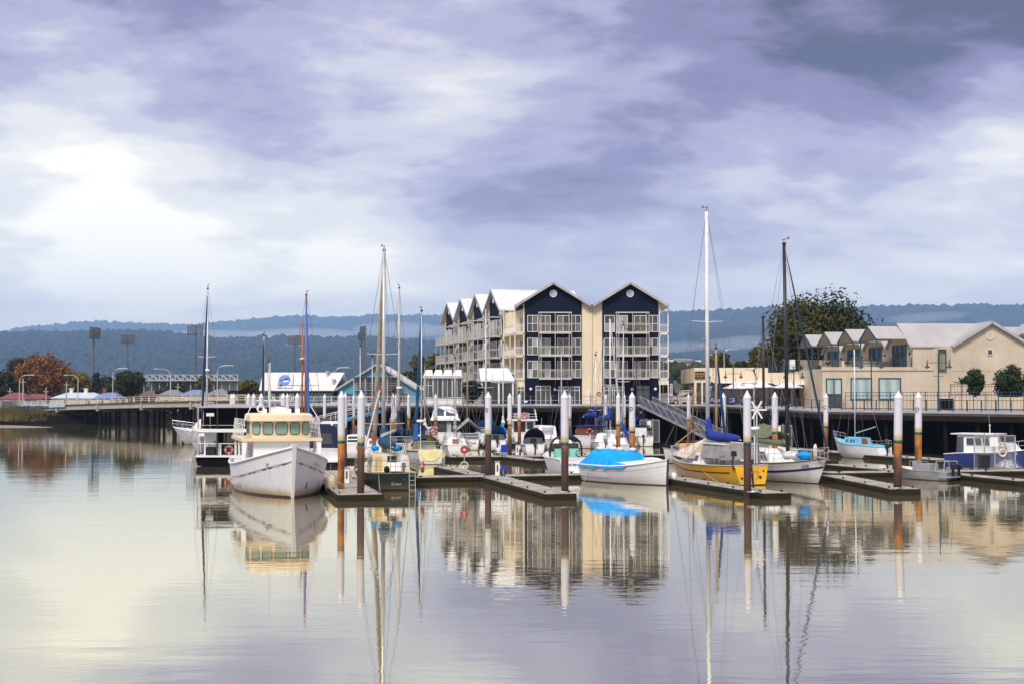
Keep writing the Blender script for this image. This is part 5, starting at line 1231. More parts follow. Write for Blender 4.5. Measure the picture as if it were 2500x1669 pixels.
# ------------------------------------------------------------------ mooring piles
def pile_mats():
    m, nd, lk, bs = base('pile_rust')
    n = noise(nd, lk, 2.2, 6, (1, 1, 0.35), rough=0.65); tcn = nd.new('ShaderNodeTexCoord'); sp_ = nd.new('ShaderNodeSeparateXYZ'); lk.new(tcn.outputs['Object'], sp_.inputs[0])
    oi = nd.new('ShaderNodeObjectInfo')
    c = mixc(nd, lk, ramp2(nd, lk, n, 0.38, 0.62), (0.10, 0.028, 0.008), (0.50, 0.19, 0.02))
    sc_ = nd.new('ShaderNodeSeparateColor'); lk.new(oi.outputs['Color'], sc_.inputs[0])
    k = math_node(nd, lk, 'ADD', math_node(nd, lk, 'MULTIPLY', sp_.outputs[2], 0.30), math_node(nd, lk, 'MULTIPLY_ADD', sc_.outputs[0], 1.3, -0.75))
    k = math_node(nd, lk, 'ADD', k, math_node(nd, lk, 'MULTIPLY_ADD', n, 0.8, -0.4))
    c = mixc(nd, lk, ramp2(nd, lk, k, 0.25, 0.75), (0.045, 0.017, 0.011), c)
    lk.new(c, bs.inputs['Base Color']); bs.inputs['Roughness'].default_value = 0.75
    bm = nd.new('ShaderNodeBump'); bm.inputs['Strength'].default_value = 0.5; bm.inputs['Distance'].default_value = 0.02; lk.new(noise(nd, lk, 18, 4), bm.inputs['Height']); lk.new(bm.outputs[0], bs.inputs['Normal'])
    m2, nd, lk, bs = base('pile_sleeve')
    tcn = nd.new('ShaderNodeTexCoord'); sp_ = nd.new('ShaderNodeSeparateXYZ'); lk.new(tcn.outputs['Object'], sp_.inputs[0])
    n = noise(nd, lk, 4.0, 5, (1, 1, 0.5)); z = math_node(nd, lk, 'ADD', sp_.outputs[2], math_node(nd, lk, 'MULTIPLY_ADD', n, 0.14, -0.07))
    c = mixc(nd, lk, n, (0.60, 0.60, 0.64), (0.74, 0.74, 0.77))
    zr = math_node(nd, lk, 'SUBTRACT', z, 3.02)
    c = mixc(nd, lk, ramp2(nd, lk, zr, 0.12, 0.42, (1, 1, 1), (0, 0, 0), 'EASE'), c, (0.55, 0.41, 0.20))
    sp2 = noise(nd, lk, 9.0, 3, (1, 1, 0.6)); c = mixc(nd, lk, ramp2(nd, lk, sp2, 0.70, 0.78), c, (0.30, 0.29, 0.28))
    lk.new(c, bs.inputs['Base Color']); bs.inputs['Roughness'].default_value = 0.45
    return m, m2
M_PRUST, M_PSLEEVE = pile_mats()
M_TEALB = mat('teal_band', (0.018, 0.15, 0.16), 0.6, var=0.5, scale=5)
proto = None
def pile(label, u, Y, r=0.205, lean=0.0, num=None, top=5.76, side=1):
    global proto
    X = gx(u, Y)
    if proto is None:
        o = thing('mooring_pile', label, 'mooring pile', (X, Y, 0), 0, 'mooring piles of the marina')
        B().tube((0, 0, -1.2), (0, 0, 2.93), 0.193, n=14).out('steel_tube', M_PRUST, o, True)
        B().tube((0, 0, 2.86), (0, 0, 3.04), 0.199, n=14).out('teal_band', M_TEALB, o, True)
        autosmooth(B().lathe([(0.19, 3.02), (0.205, 3.03), (0.205, 5.30), (0.215, 5.31), (0.215, 5.38)], n=14).out('sleeve', M_PSLEEVE, o))
        autosmooth(B().lathe([(0.215, 5.375), (0.20, 5.40), (0.015, 5.76)], n=14).out('cone_cap', M_PSLEEVE, o), 30)
        proto = o
    else:
        o = copy_tree(proto); o['label'] = label
    o.matrix_basis = Matrix.Translation((X, Y, 0)) @ Matrix.Rotation(lean, 4, 'Y') @ Matrix.Rotation(u * 0.37, 4, 'Z') @ Matrix.Diagonal((r / 0.205, r / 0.205, top / 5.76, 1))
    for c in o.children:
        if c.name.startswith('steel_tube'): c.color = ({834: 1.0, 882: .25, 881.5: .28, 1379: .22, 1192: .12, 2239: 1.0, 2188: .5, 1823: .12, 793: .95, 1244.5: .45, 843.5: .1, 1543: .75, 1509: .8, 2014: .5, 1890: .8, 1766: .8}.get(u, .55), 0, 0, 1)
    if num: text(num, o, (X + 0.09 * side, Y - r * 0.9 - 0.03, 4.55), (1, 0, 0), (0, 0, 1), 0.4, M_BLACK)
    return o
PILES = [('bright orange rusted pile at the trawler corner of the short dock', 834, 79.0, .20, 0), ('dark red pile close behind the bright orange pile', 843.5, 112, .15, 0), ('thick pile at the outer end of the short dock', 881.5, 75.6, .2, 0.004),
 ('slim pile between the two thick dock piles near the blue gangway', 864, 163, .15, 0), ('slim pile on the blue gangway nearest the trawler', 793, 161, .18, 0), ('pile behind the mast of the green sailing boat', 960, 138, .185, 0), ('thin pile tight behind another by the green boat mast', 967, 158, .13, 0),
 ('slim pile right of the green sailing boat below the club', 998, 160, .185, 0), ('pile beside the white hard top cruiser', 1064, 150, .185, 0), ('brown pile on the walkway behind the lifebuoy', 1192, 92.8, .215, 0), ('rusty pile in the middle of the marina beside the blue covered dinghy', 1244.5, 126, .195, 0),
 ('slim pile in front of the flybridge cruiser with blue bimini', 1268, 152, .19, 0), ('thick brown pile at the end of the finger dock pointing at the camera', 1379, 76.2, .212, -0.002), ('slim pile hugging the thick brown pile near the navy wall', 1391, 158, .18, 0),
 ('slim pile behind the blue sail covers', 1479, 158, .19, 0), ('orange brown pile beside the blue furled boom', 1509, 126, .2, 0), ('short slim pile right of the orange brown pile', 1524, 168, .18, 0), ('tall pile standing behind the blue tarpaulin boat', 1543, 102, .225, 0),
 ('slim pile at the foot of the grey gangway', 1681, 152, .2, 0), ('pile beside the blue furled mast of the yellow yacht', 1766, 118, .195, 0), ('thick dark pile at the stern of the yellow yacht', 1823, 76.5, .212, 0.003), ('pile behind the blue striped white yacht', 1890, 99, .21, 0.006),
 ('leaning pile above the small pale blue yacht bow', 2014, 119, .2, 0.012), ('leaning thick pile at the end of the finger dock among the dark reflections', 2188, 79.5, .235, 0.02), ('orange pile behind the aluminium work boat', 2239, 98, .24, 0.014),
 ('pile with a black number behind the houseboat roof', 571, 138, .2, 0), ('pile just behind the numbered pile above the houseboat', 566, 150, .2, 0), ('white pile top at the houseboat and trawler gap', 607, 136, .2, 0), ('second white pile top above the trawler flybridge edge', 620, 134, .21, 0), ('tall white pile over the trawler wheelhouse roof', 638.5, 130, .21, 0),
 ('low white pile in the middle of the trawler roof', 673, 150, .17, 0), ('broad white pile over the trawler roof beside its twin', 692, 130, .23, 0), ('white pile twin next to the broad one over the trawler roof', 702, 138, .2, 0), ('flat looking broad white pile by the brown mast', 726.5, 122, .225, 0), ('short white pile beside the tall yacht mast at the houseboat roof', 498, 150, .17, 0)]
for i, (lab, u, Y, r, ln) in enumerate(PILES):
    top = 5.76
    if u == 673: top = 5.2
    if u == 498: top = 5.7
    pile(lab, u, Y, r, ln, {571: '5', 607: '1', 1192: '0', 2239: 'D', 1543: 'D', 2014: 'C', 1824: None}.get(u), top, -1)
# ------------------------------------------------------------------ boats
GB = 'boats moored in the marina'
M_GEL = mat('white_gelcoat', (0.80, 0.80, 0.79), 0.3, var=0.09, streak=0.34, coat=0.2, bottom=(0.03, 0.03, 0.028), zline=0.05, stain=0.55, staincol=(0.26, 0.20, 0.09))
M_GELC = mat('cream_gelcoat', (0.66, 0.58, 0.40), 0.35, var=0.08, streak=0.2, bottom=(0.04, 0.025, 0.02), stain=0.4)
M_SUPER = mat('white_superstructure', (0.82, 0.82, 0.81), 0.35, var=0.06, streak=0.15)
M_DECKW = mat('pale_deck', (0.58, 0.56, 0.50), 0.6, var=0.1)
M_ALU = mat('mast_aluminium', (0.52, 0.52, 0.50), 0.4, 0.3, var=0.1)
M_MASTW = mat('mast_white', (0.70, 0.70, 0.70), 0.4); M_MASTB = mat('mast_black', (0.012, 0.012, 0.016), 0.4); M_MASTT = mat('mast_tan', (0.40, 0.30, 0.15), 0.5); M_MASTR = mat('mast_varnish', (0.30, 0.12, 0.035), 0.45)
M_WIRE = mat('rigging_wire', (0.16, 0.16, 0.18), 0.5, 0.5); M_RAILS = mat('stainless', (0.50, 0.51, 0.52), 0.3, 0.6, var=0.05)
M_ROPE = mat('rope', (0.36, 0.31, 0.22), 0.9)
def canvas(name, col): return mat(name, col, 0.85, var=0.25, scale=2.2, bump=0.8, bscale=5)
C_BLUE = canvas('canvas_blue', (0.012, 0.035, 0.26)); C_NAVY = canvas('canvas_navy', (0.012, 0.016, 0.05)); C_SKY = canvas('tarp_sky_blue', (0.0, 0.32, 0.85)); C_GREEN = canvas('tarp_green', (0.13, 0.15, 0.08)); C_GREY = canvas('tarp_grey', (0.30, 0.30, 0.30)); C_CREAM = canvas('tarp_cream', (0.66, 0.58, 0.47)); C_PETROL = canvas('canvas_petrol', (0.015, 0.07, 0.14)); C_MID = canvas('canvas_mid_blue', (0.02, 0.13, 0.36)); C_WHITE = canvas('canvas_white', (0.66, 0.66, 0.66))

class Hull:
    def __init__(s, L, Bm, bow=1.6, mid=1.0, stern=1.1, draft=0.5, tr=0.75, rake=0.8, trake=0.25, entry=2.0, tm=0.42, full=0.22, vee=0.9, round_stern=0):
        s.__dict__.update(locals())
    def b(s, t):
        if t < s.tm: k = s.tr + (1 - s.tr) * math.sin(math.pi / 2 * t / s.tm)
        else: k = 1 - ((t - s.tm) / (1 - s.tm)) ** s.entry
        if s.round_stern and t < 0.2: k *= math.sqrt(max(0.0004, 1 - (1 - t / 0.2) ** 2)) if s.round_stern == 1 else 1
        return max(0.012, k) * s.Bm / 2
    def sh(s, t):
        return s.mid + (s.stern - s.mid) * ((0.4 - t) / 0.4) ** 2 if t < 0.4 else s.mid + (s.bow - s.mid) * ((t - 0.4) / 0.6) ** 2
    def P(s, t, v, sd=1, out=0.0):
        z1 = s.sh(t); z = -s.draft + (z1 + s.draft) * v
        p = s.full + (s.vee - s.full) * max(0, (t - 0.35) / 0.65) ** 1.6
        y = (s.b(t) + out) * max(v, 0.0) ** p
        x = -s.L / 2 + s.L * t + s.rake * (v - 1) * t ** 4 + (s.trake * (1 - v)) * (1 - t) ** 4
        return Vector((x + out * t ** 6, y * sd, z))
    def build(s, root, m, m_deck=None, bulwark=0.0, nt=28, nv=9, gun=None, gr=0.035):
        ts = [1 - (1 - i / nt) ** 1.25 for i in range(nt + 1)]; vs = [(j / nv) ** 1.2 for j in range(nv + 1)]
        b = B(); rows = []
        for t in ts: rows.append([s.P(t, v, 1) for v in reversed(vs)] + [s.P(t, v, -1) for v in vs[1:]])
        b.loft(rows); b.add(rows[0], [tuple(range(len(rows[0])))])
        hull = b.out('hull', m, root); autosmooth(hull, 35)
        rows = []
        for t in ts:
            vd = 1 - bulwark / (s.sh(t) + s.draft); y = s.P(t, vd, 1)
            rows.append([(y.x, y.y * 0.985 * k, y.z - 0.012 + 0.05 * (1 - k * k)) for k in (1, 0.5, 0, -0.5, -1)])
        B().loft(rows).out('deck', m_deck or M_DECKW, root, True)
        for sd in (1, -1): B().path([s.P(t, 1, sd) for t in ts], gr, 6).out('gunwale', gun or m, root)
        if s.tr > 0.2 and not s.round_stern: B().path([s.P(0, 1, 1), s.P(0, 1, 0), s.P(0, 1, -1)], gr, 6).out('gunwale', gun or m, root)
        return hull
    def strip(s, root, m, v0, v1, t0=0.0, t1=1.0, out=0.012, name='stripe', n=30, sides=(1, -1)):
        """band following the sheer; v measured down from the sheer in metres"""
        for sd in sides:
            rows = []
            for i in range(n + 1):
                t = t0 + (t1 - t0) * i / n; H_ = s.sh(t) + s.draft
                rows.append([s.P(t, 1 - v0 / H_, sd, out), s.P(t, 1 - v1 / H_, sd, out)])
            B().loft(rows).out(name, m, root, True)
    def transom_text(s, root, body, size, m, v=0.72):
        p = s.P(0, v, 0); q = s.P(0, v + 0.1, 0); text(body, root, p + Vector((-0.03, 0, 0)), (0, -1, 0), q - p, size, m, world=False)
def place(bow, stern):
    """boat root transform from bow and stern points (u, Y)"""
    b_, s_ = Vector((gx(*bow), bow[1], 0)), Vector((gx(*stern), stern[1], 0)); d = b_ - s_
    return (b_ + s_) / 2, math.atan2(d.y, d.x), d.length
def boat(label, bow, stern, name='moored_yacht', cat='yacht'):
    c, a, L_ = place(bow, stern); return thing(name, label, cat, c, a, GB), L_
def solid(root, name, x0, x1, w0, w1, z0, z1, fs, rs, m, inset=0.12, bev=0.06, camber=0.06):
    """cabin block; returns faces for windows. w0/w1 half widths aft/forward"""
    t0, t1 = x0 + rs, x1 - fs
    bt = [Vector((x0, w0, z0)), Vector((x1, w1, z0)), Vector((x1, -w1, z0)), Vector((x0, -w0, z0))]
    tp = [Vector((t0, w0 - inset, z1)), Vector((t1, max(0.05, w1 - inset), z1)), Vector((t1, -max(0.05, w1 - inset), z1)), Vector((t0, -w0 + inset, z1))]
    b = B(); n = 5; rows = []
    for f in (0, 1):
        row = []
        for k in range(n): 
            e = k / (n - 1); A, C = (tp[0], tp[3]) if f == 0 else (tp[1], tp[2]); q = A.lerp(C, e); q.z += camber * (1 - (2 * e - 1) ** 2); row.append(q)
        rows.append(row)
    b.loft([[bt[0], bt[1]], [tp[0], tp[1]]]); b.loft([[bt[3], bt[2]], [tp[3], tp[2]]])
    b.loft([rows[0], rows[1]])
    b.add([bt[0], bt[3]] + rows[0][::-1], [tuple(range(2 + n))]); b.add([bt[1], bt[2]] + rows[1][::-1], [tuple(range(2 + n))])
    o = b.out(name, m, root)
    faces = {'port': (bt[0], bt[1], tp[1], tp[0]), 'star': (bt[3], bt[2], tp[2], tp[3]), 'front': (bt[1], bt[2], tp[2], tp[1]), 'back': (bt[0], bt[3], tp[3], tp[0])}
    return o, faces
def pane(face, par, s0, s1, t0, t1, m=None, name='window', off=0.02, rounded=0.0, frame=None):
    A, B_, C, D_ = face
    def P(s, t): return A.lerp(B_, s).lerp(D_.lerp(C, s), t)
    c = sum((Vector(p) for p in face), Vector()) / 4; nrm_ = (B_ - A).cross(D_ - A).normalized()
    ref = Vector((0, 0, 0)); ref = Vector((c.x - par_center(par).x, c.y - par_center(par).y, 0.0))
    if nrm_.dot(ref) < 0: nrm_ = -nrm_
    if rounded:
        pts = []
        for k in range(20):
            a = 2 * math.pi * k / 20; cx_, cy_ = math.cos(a), math.sin(a); e = 0.45
            fx = math.copysign(abs(cx_) ** e, cx_); fy = math.copysign(abs(cy_) ** e, cy_)
            pts.append(P((s0 + s1) / 2 + (s1 - s0) / 2 * fx, (t0 + t1) / 2 + (t1 - t0) / 2 * fy))
    else: pts = [P(s0, t0), P(s1, t0), P(s1, t1), P(s0, t1)]
    w = B().prism([p + nrm_ * 0.004 for p in pts], nrm_ * off).out(name, m or M_GLASS, par)
    if frame: B().path([p + nrm_ * off for p in pts + pts[:1]], frame[1], 5).out('window_frame', frame[0], w)
    return w
_pc = {}
def par_center(o):
    if o.name not in _pc:
        vs = [v.co for v in o.data.vertices]; _pc[o.name] = sum(vs, Vector()) / len(vs)
    return _pc[o.name]
def wire(root, p, q, r=0.013, m=None, name='stay'): B().tube(p, q, r, n=4).out(name, m or M_WIRE, root)
def rig(root, x, z0, top, r, m, L_, hb, zd, spread=((0.55, 0.9),), stays=True, wind=True, furl=None, furl_r=0.06, bowx=None, bowz=None, sternx=None, lean=0.0, taper=0.6):
    """mast with spreaders, shrouds, stays and an optional rolled headsail"""
    T = Vector((x + lean, 0, top)); F_ = Vector((x, 0, z0))
    mst = B().tube(F_, T, r, r * taper, 10).out('mast', m, root, True)
    bx = L_ / 2 - 0.25 if bowx is None else bowx; bz = zd + 0.5 if bowz is None else bowz; sx_ = -L_ / 2 + 0.2 if sternx is None else sternx
    for f, w in spread:
        c = F_.lerp(T, f)
        for sd in (1, -1): B().tube(c, c + Vector((0, sd * w, 0.06)), 0.035, 0.025, 5).out('spreader', m, root)
    if stays:
        wire(root, T, (bx, 0, bz)); wire(root, T, (sx_, 0, zd + 0.05))
        w = spread[0][1] if spread else hb
        for sd in (1, -1):
            if spread:
                c = F_.lerp(T, spread[0][0]) + Vector((0, sd * w, 0.06)); wire(root, T, c); wire(root, c, (x - 0.1, sd * hb, zd)); wire(root, F_.lerp(T, spread[0][0] - 0.02), (x + 0.5, sd * hb, zd)); wire(root, F_.lerp(T, spread[0][0] - 0.02), (x - 0.7, sd * hb, zd))
            else: wire(root, T, (x - 0.1, sd * hb, zd))
    if wind:
        B().tube(T, T + Vector((0, 0, 0.28)), 0.02, n=5).bar(T + Vector((-0.15, -.05, 0.2)), T + Vector((0.35, .1, 0.28)), 0.03).bar(T + Vector((0.3, .1, 0.24)), T + Vector((0.42, .1, 0.36)), 0.06).out('masthead_gear', M_BLACK, root)
        B().box(T.x - .09, T.x + .09, -.09, .09, T.z - 0.12, T.z + 0.04).out('masthead', M_BLACK, root)
    if furl:
        a = T.lerp(Vector((bx, 0, bz)), 0.06); e = T.lerp(Vector((bx, 0, bz)), 0.97)
        B().path([a, a.lerp(e, 0.12), a.lerp(e, 0.5), a.lerp(e, 0.85), e], [furl_r * .35, furl_r * .7, furl_r, furl_r * 1.1, furl_r * .6], 8).out('furled_sail', furl, root, True)
    return mst
def boom(root, x, z, length, m_cover=None, r=0.17, m=None, rise=0.0, luff=0.9):
    a, e = Vector((x, 0, z)), Vector((x - length, 0, z + rise))
    B().tube(a, e, 0.05, n=7).out('boom', m or M_ALU, root)
    if m_cover:
        pts = [a + Vector((0.12, 0, luff)), a + Vector((0.05, 0, luff * 0.55)), a + Vector((-0.15, 0, 0.22))] + [a.lerp(e, f) + Vector((0, 0.03 * math.sin(f * 20), 0.16 - 0.05 * f + 0.03 * math.sin(f * 14))) for f in (0.15, 0.28, 0.42, 0.56, 0.7, 0.84, 0.97)]
        rad = [r * .55, r * .85, r * 1.25, r * 1.2, r * 1.05, r * 1.1, r * .95, r * .95, r * .8, r * .5]
        pp, rd_, rc = [], [], random.Random(int(length * 100 + z * 37))
        for i in range(len(pts) - 1):
            for k in range(4):
                f = k / 4; pp.append(pts[i].lerp(pts[i + 1], f) + Vector((0, rc.uniform(-.02, .02), rc.uniform(-.02, .02)))); rd_.append((rad[i] + (rad[i + 1] - rad[i]) * f) * (0.80 if (i * 4 + k) % 6 == 5 else rc.uniform(.92, 1.12)))
        pp.append(pts[-1]); rd_.append(rad[-1] * .6)
        B().path(pp, rd_, 12).out('sail_cover', m_cover, root, True)
def rails(root, hl, t0, t1, h=0.6, n=7, m=None, sides=(1, -1), both=True, inset=0.05, r=0.014):
    """stanchions and guard wires along the deck edge"""
    m = m or M_RAILS
    for sd in sides:
        P = []
        for i in range(n):
            p = hl.P(t0 + (t1 - t0) * i / (n - 1), 1, sd); p.y -= sd * inset; q = p + Vector((0, 0, h)); P.append(q)
            B().tube(p, q, r, n=5).out('stanchion', m, root)
        B().path(P, r * 0.8, 4).out('guard_rail', m, root)
        if both: B().path([q - Vector((0, 0, h * 0.48)) for q in P], r * 0.6, 4).out('guard_rail', m, root)
def pulpit(root, hl, bowend=True, h=0.65, m=None, t=0.86, r=0.018):
    m = m or M_RAILS
    ts = [t, (t + 1) / 2, 1.0] if bowend else [1 - t, (1 - t) / 2, 0.0]
    pts = [hl.P(k, 1, 1) for k in ts] + [hl.P(k, 1, -1) for k in reversed(ts)]
    top = [p + Vector((0.15 if bowend and i in (2, 3) else 0, 0, h)) for i, p in enumerate(pts)]
    B().path(top, r, 6).out('pulpit' if bowend else 'pushpit', m, root); B().path([p - Vector((0, 0, h * .45)) for p in top], r * .7, 5).out('guard_rail', m, root)
    for p, q in zip(pts, top): B().tube(p, q, r * .9, n=5).out('stanchion', m, root)
def fender(root, p, r=0.13, l=0.5, m=None):
    f = B().path([Vector(p) + Vector((0, 0, z)) for z in (-l / 2, -l * .4, -l * .2, l * .2, l * .4, l / 2)], [r * .3, r * .8, r, r, r * .75, r * .2], 9).out('fender', m or C_WHITE, root, True); B().tube(Vector(p) + Vector((0, 0, l / 2)), Vector(p) + Vector((0, 0, l / 2 + .6)), 0.012, n=4).out('fender_line', M_ROPE, root)
def outboard(root, x, y, z, m=None, s=1.0):
    o = B().hexa([(x - .35 * s, y - .14 * s, z + .1 * s), (x + .05 * s, y - .16 * s, z + .1 * s), (x + .05 * s, y + .16 * s, z + .1 * s), (x - .35 * s, y + .14 * s, z + .1 * s), (x - .28 * s, y - .11 * s, z + .42 * s), (x + .02 * s, y - .13 * s, z + .46 * s), (x + .02 * s, y + .13 * s, z + .46 * s), (x - .28 * s, y + .11 * s, z + .42 * s)]).out('outboard_motor', m or M_BLACK, root)
    B().box(x - .14 * s, x + .0 * s, y - .06 * s, y + .06 * s, z - .75 * s, z + .11 * s).out('motor_leg', m or M_BLACK, o); B().box(x - .3 * s, x + .05 * s, y - .03, y + .03, z - .8 * s, z - .72 * s).out('skeg', m or M_BLACK, o)
def lifebuoy(root, c, ax=(1, 0, 0), R=0.30, r=0.075, m=None, name='lifebuoy'):
    o = B().torus(c, R, r, ax, 20, 8).out(name, m or M_RED, root, True)
    a = Vector(ax).normalized(); e = a.orthogonal().normalized(); f = a.cross(e)
    for k in range(4):
        d = e * math.cos(k * 1.571 + .78) + f * math.sin(k * 1.571 + .78); t_ = a.cross(d)
        B().torus(Vector(c) + d * R, r * 1.02, 0.02, t_, 10, 5).out('band', M_WHITE, o)
    return o
def radar(root, p, pole, r=0.3, m=None):
    B().tube(pole, p, 0.035, n=7).out('radar_pole', M_MASTW, root)
    B().lathe([(0.05, -0.02), (r * .9, 0), (r, 0.05), (r, 0.13), (r * .9, 0.2), (0.04, 0.22)], p, 16).out('radar_dome', M_SUPER, root, True)
def dodger(root, x0, x1, w, z0, z1, m, name='spray_hood', win=None):
    rows = []
    for f in (0, .25, .6, 1.0):
        x = x0 + (x1 - x0) * f; hgt = z0 + (z1 - z0) * (1 - f ** 2.2); rows.append([(x, w * math.cos(a), z0 + (hgt - z0) * math.sin(a) ** .6 if 0 < a < math.pi else z0) for a in [math.pi * k / 8 for k in range(9)]])
    return B().loft(rows).out(name, m, root, True)
def moor(root, p, q, sag=0.25, name='mooring_line', m=None):
    p, q = Vector(p), Vector(q); pts = [p.lerp(q, f) - Vector((0, 0, sag * 4 * f * (1 - f))) for f in (0, .15, .3, .5, .7, .85, 1)]
    inv = root.matrix_basis.inverted(); B().path([inv @ x for x in pts], 0.018, 5).out(name, m or M_ROPE, root)

# ---- 1 white trawler
bw = (-11.55, 76.3); st_ = (-15.6, 91.0)
c = Vector((bw[0] + st_[0], bw[1] + st_[1], 0)) / 2; d = Vector((bw[0] - st_[0], bw[1] - st_[1], 0)); TL = d.length
tr_ = thing('trawler', 'large white wooden trawler with cream wheelhouse and rust stained waterline', 'boat', c, math.atan2(d.y, d.x), GB)
h = Hull(TL, 5.35, 2.75, 1.55, 1.6, 1.0, 0.8, 0.9, 0.3, 2.6, 0.45, 0.11, 0.34)
M_TRAWL = mat('trawler_white', (0.80, 0.80, 0.80), 0.4, var=0.06, scale=0.8, streak=0.32, bottom=(0.022, 0.018, 0.014), zline=0.10, stain=0.9, staincol=(0.42, 0.24, 0.05), bump=0.12, bscale=3)
h.build(tr_, M_TRAWL, M_DECKW, 0.35, gun=M_SUPER, gr=0.075)
h.strip(tr_, M_SUPER, 0.62, 0.72, 0.30, 0.99, 0.05, 'rubbing_strake'); h.strip(tr_, M_SUPER, 1.0, 1.17, 0.25, 0.62, 0.10, 'rubbing_strake')
M_INKB = mat('faded_blue', (0.05, 0.06, 0.30), 0.6)
for i in range(11):
    t0 = 0.60 + i * 0.035; h.strip(tr_, M_INKB if i % 3 else M_SUPER, 0.76, 0.815, t0, t0 + 0.022, 0.02, 'blue_dash', 3)
sp0, sp1 = h.P(1, 1.0, 1), h.P(1, 0.27, 1)
B().hexa([(sp1.x - .1, -.09, sp1.z), (sp1.x + .10, -.06, sp1.z), (sp1.x + .10, .06, sp1.z), (sp1.x - .1, .09, sp1.z), (sp0.x - .2, -.15, sp0.z + .16), (sp0.x + .12, -.11, sp0.z + .16), (sp0.x + .12, .11, sp0.z + .16), (sp0.x - .2, .15, sp0.z + .16)]).out('stem_post', M_SUPER, tr_)
def TX(Y): return (Y - c.y) / math.sin(tr_.matrix_basis.to_euler().z)    # local x of a given depth
xw = TL / 2 - 6.2                 # front of the deckhouse
o1, f1 = solid(tr_, 'deckhouse', xw - 6.0, xw, 1.65, 1.60, 1.0, 2.92, 0.06, 0.0, M_SUPER, 0.03)
pane(f1['front'], o1, 0.06, 0.22, 0.12, 0.16, M_INKB, 'blue_notice')
M_CRM = mat('wheelhouse_cream', (0.74, 0.61, 0.40), 0.45, var=0.07)
for s_ in (1, -1):
    pane(f1['port' if s_ > 0 else 'star'], o1, 0.55, 0.8, 0.45, 0.85, M_GLASS)
B().hexa([(xw - 6.4, 2.35, 2.88), (xw + .25, 2.30, 2.88), (xw + .25, -2.30, 2.88), (xw - 6.4, -2.35, 2.88), (xw - 6.4, 2.35, 3.05), (xw + .25, 2.30, 3.05), (xw + .25, -2.30, 3.05), (xw - 6.4, -2.35, 3.05)]).out('boat_deck', M_CRM, tr_)
# bowed wheelhouse front with five windows

xs_ = [(-1.68, -0.32), (-1.12, -0.08), (-0.42, 0.0), (0.42, 0.0), (1.12, -0.08), (1.68, -0.32)]
b = B(); lo_, hi_ = [], []
for y, dx in xs_: lo_.append(Vector((xw - 0.1 + dx, y, 3.05))); hi_.append(Vector((xw - 0.02 + dx, y, 4.05)))
back = [Vector((xw - 3.6, 1.68, 3.05)), Vector((xw - 3.6, -1.68, 3.05))]
ring0 = lo_ + back; ring1 = hi_ + [p + Vector((0, 0, 1.0)) for p in back]
whs = B().loft([ring0, ring1], True, True).out('wheelhouse', M_CRM, tr_)
M_TINT = glass('green_tint', (0.22, 0.33, 0.27), rough=0.12)
MFR = mat('window_rubber', (0.035, 0.03, 0.015), 0.6)
for i in range(5):
    fc_ = (lo_[i], lo_[i + 1], hi_[i + 1], hi_[i]); mg = 0.14 if i in (0, 4) else 0.10
    pane(fc_, whs, mg, 1 - mg, 0.20, 0.90, M_TINT, rounded=1, frame=(MFR, 0.022), off=0.012)
for s_ in (1, -1):
    A = (Vector((xw - 3.5, s_ * 1.68, 3.05)), Vector((xw - .4, s_ * 1.68, 3.05)), Vector((xw - .4, s_ * 1.68, 4.05)), Vector((xw - 3.5, s_ * 1.68, 4.05)))
    for a0 in (0.08, 0.36): pane(A, whs, a0, a0 + .22, .25, .9, M_TINT, rounded=1, frame=(MFR, 0.02))
b = B(); top0 = [(y * 1.07, dx + 0.28) for y, dx in xs_]
ring = [Vector((xw + dx - .02, y, 4.03)) for y, dx in top0] + [Vector((xw - 3.8, 1.8, 4.03)), Vector((xw - 3.8, -1.8, 4.03))]
ring2 = [Vector((p.x - .06, p.y * .985, 4.36)) for p in ring]
ring3 = [Vector((p.x * 1.0 - .25 * (1 if p.x > xw - 2 else -1), p.y * .92, 4.46)) for p in ring]
B().loft([ring, ring2, ring3], True, True).out('wheelhouse_roof', M_CRM, tr_)
# flybridge house and gear on the roof
o2, f2 = solid(tr_, 'roof_locker', xw - 2.4, xw - 1.6, .45, .45, 4.46, 4.78, 0.05, 0.05, M_SUPER, 0.03)
for y in (-0.9, -0.4, 0.5, 1.0): B().box(xw - 1.0, xw - 0.7, y - .12, y + .12, 4.46, 4.72).out('deck_locker', M_SUPER, tr_)
lifebuoy(tr_, (xw - 1.0, -1.1, 4.72), (1, 0.4, 0), .2, .06, M_TRIM)
B().tube((xw - 1.3, -0.55, 4.46), (xw - 1.3, -0.55, 7.4), 0.05, 0.03, 7).out('signal_mast', M_MASTW, tr_)
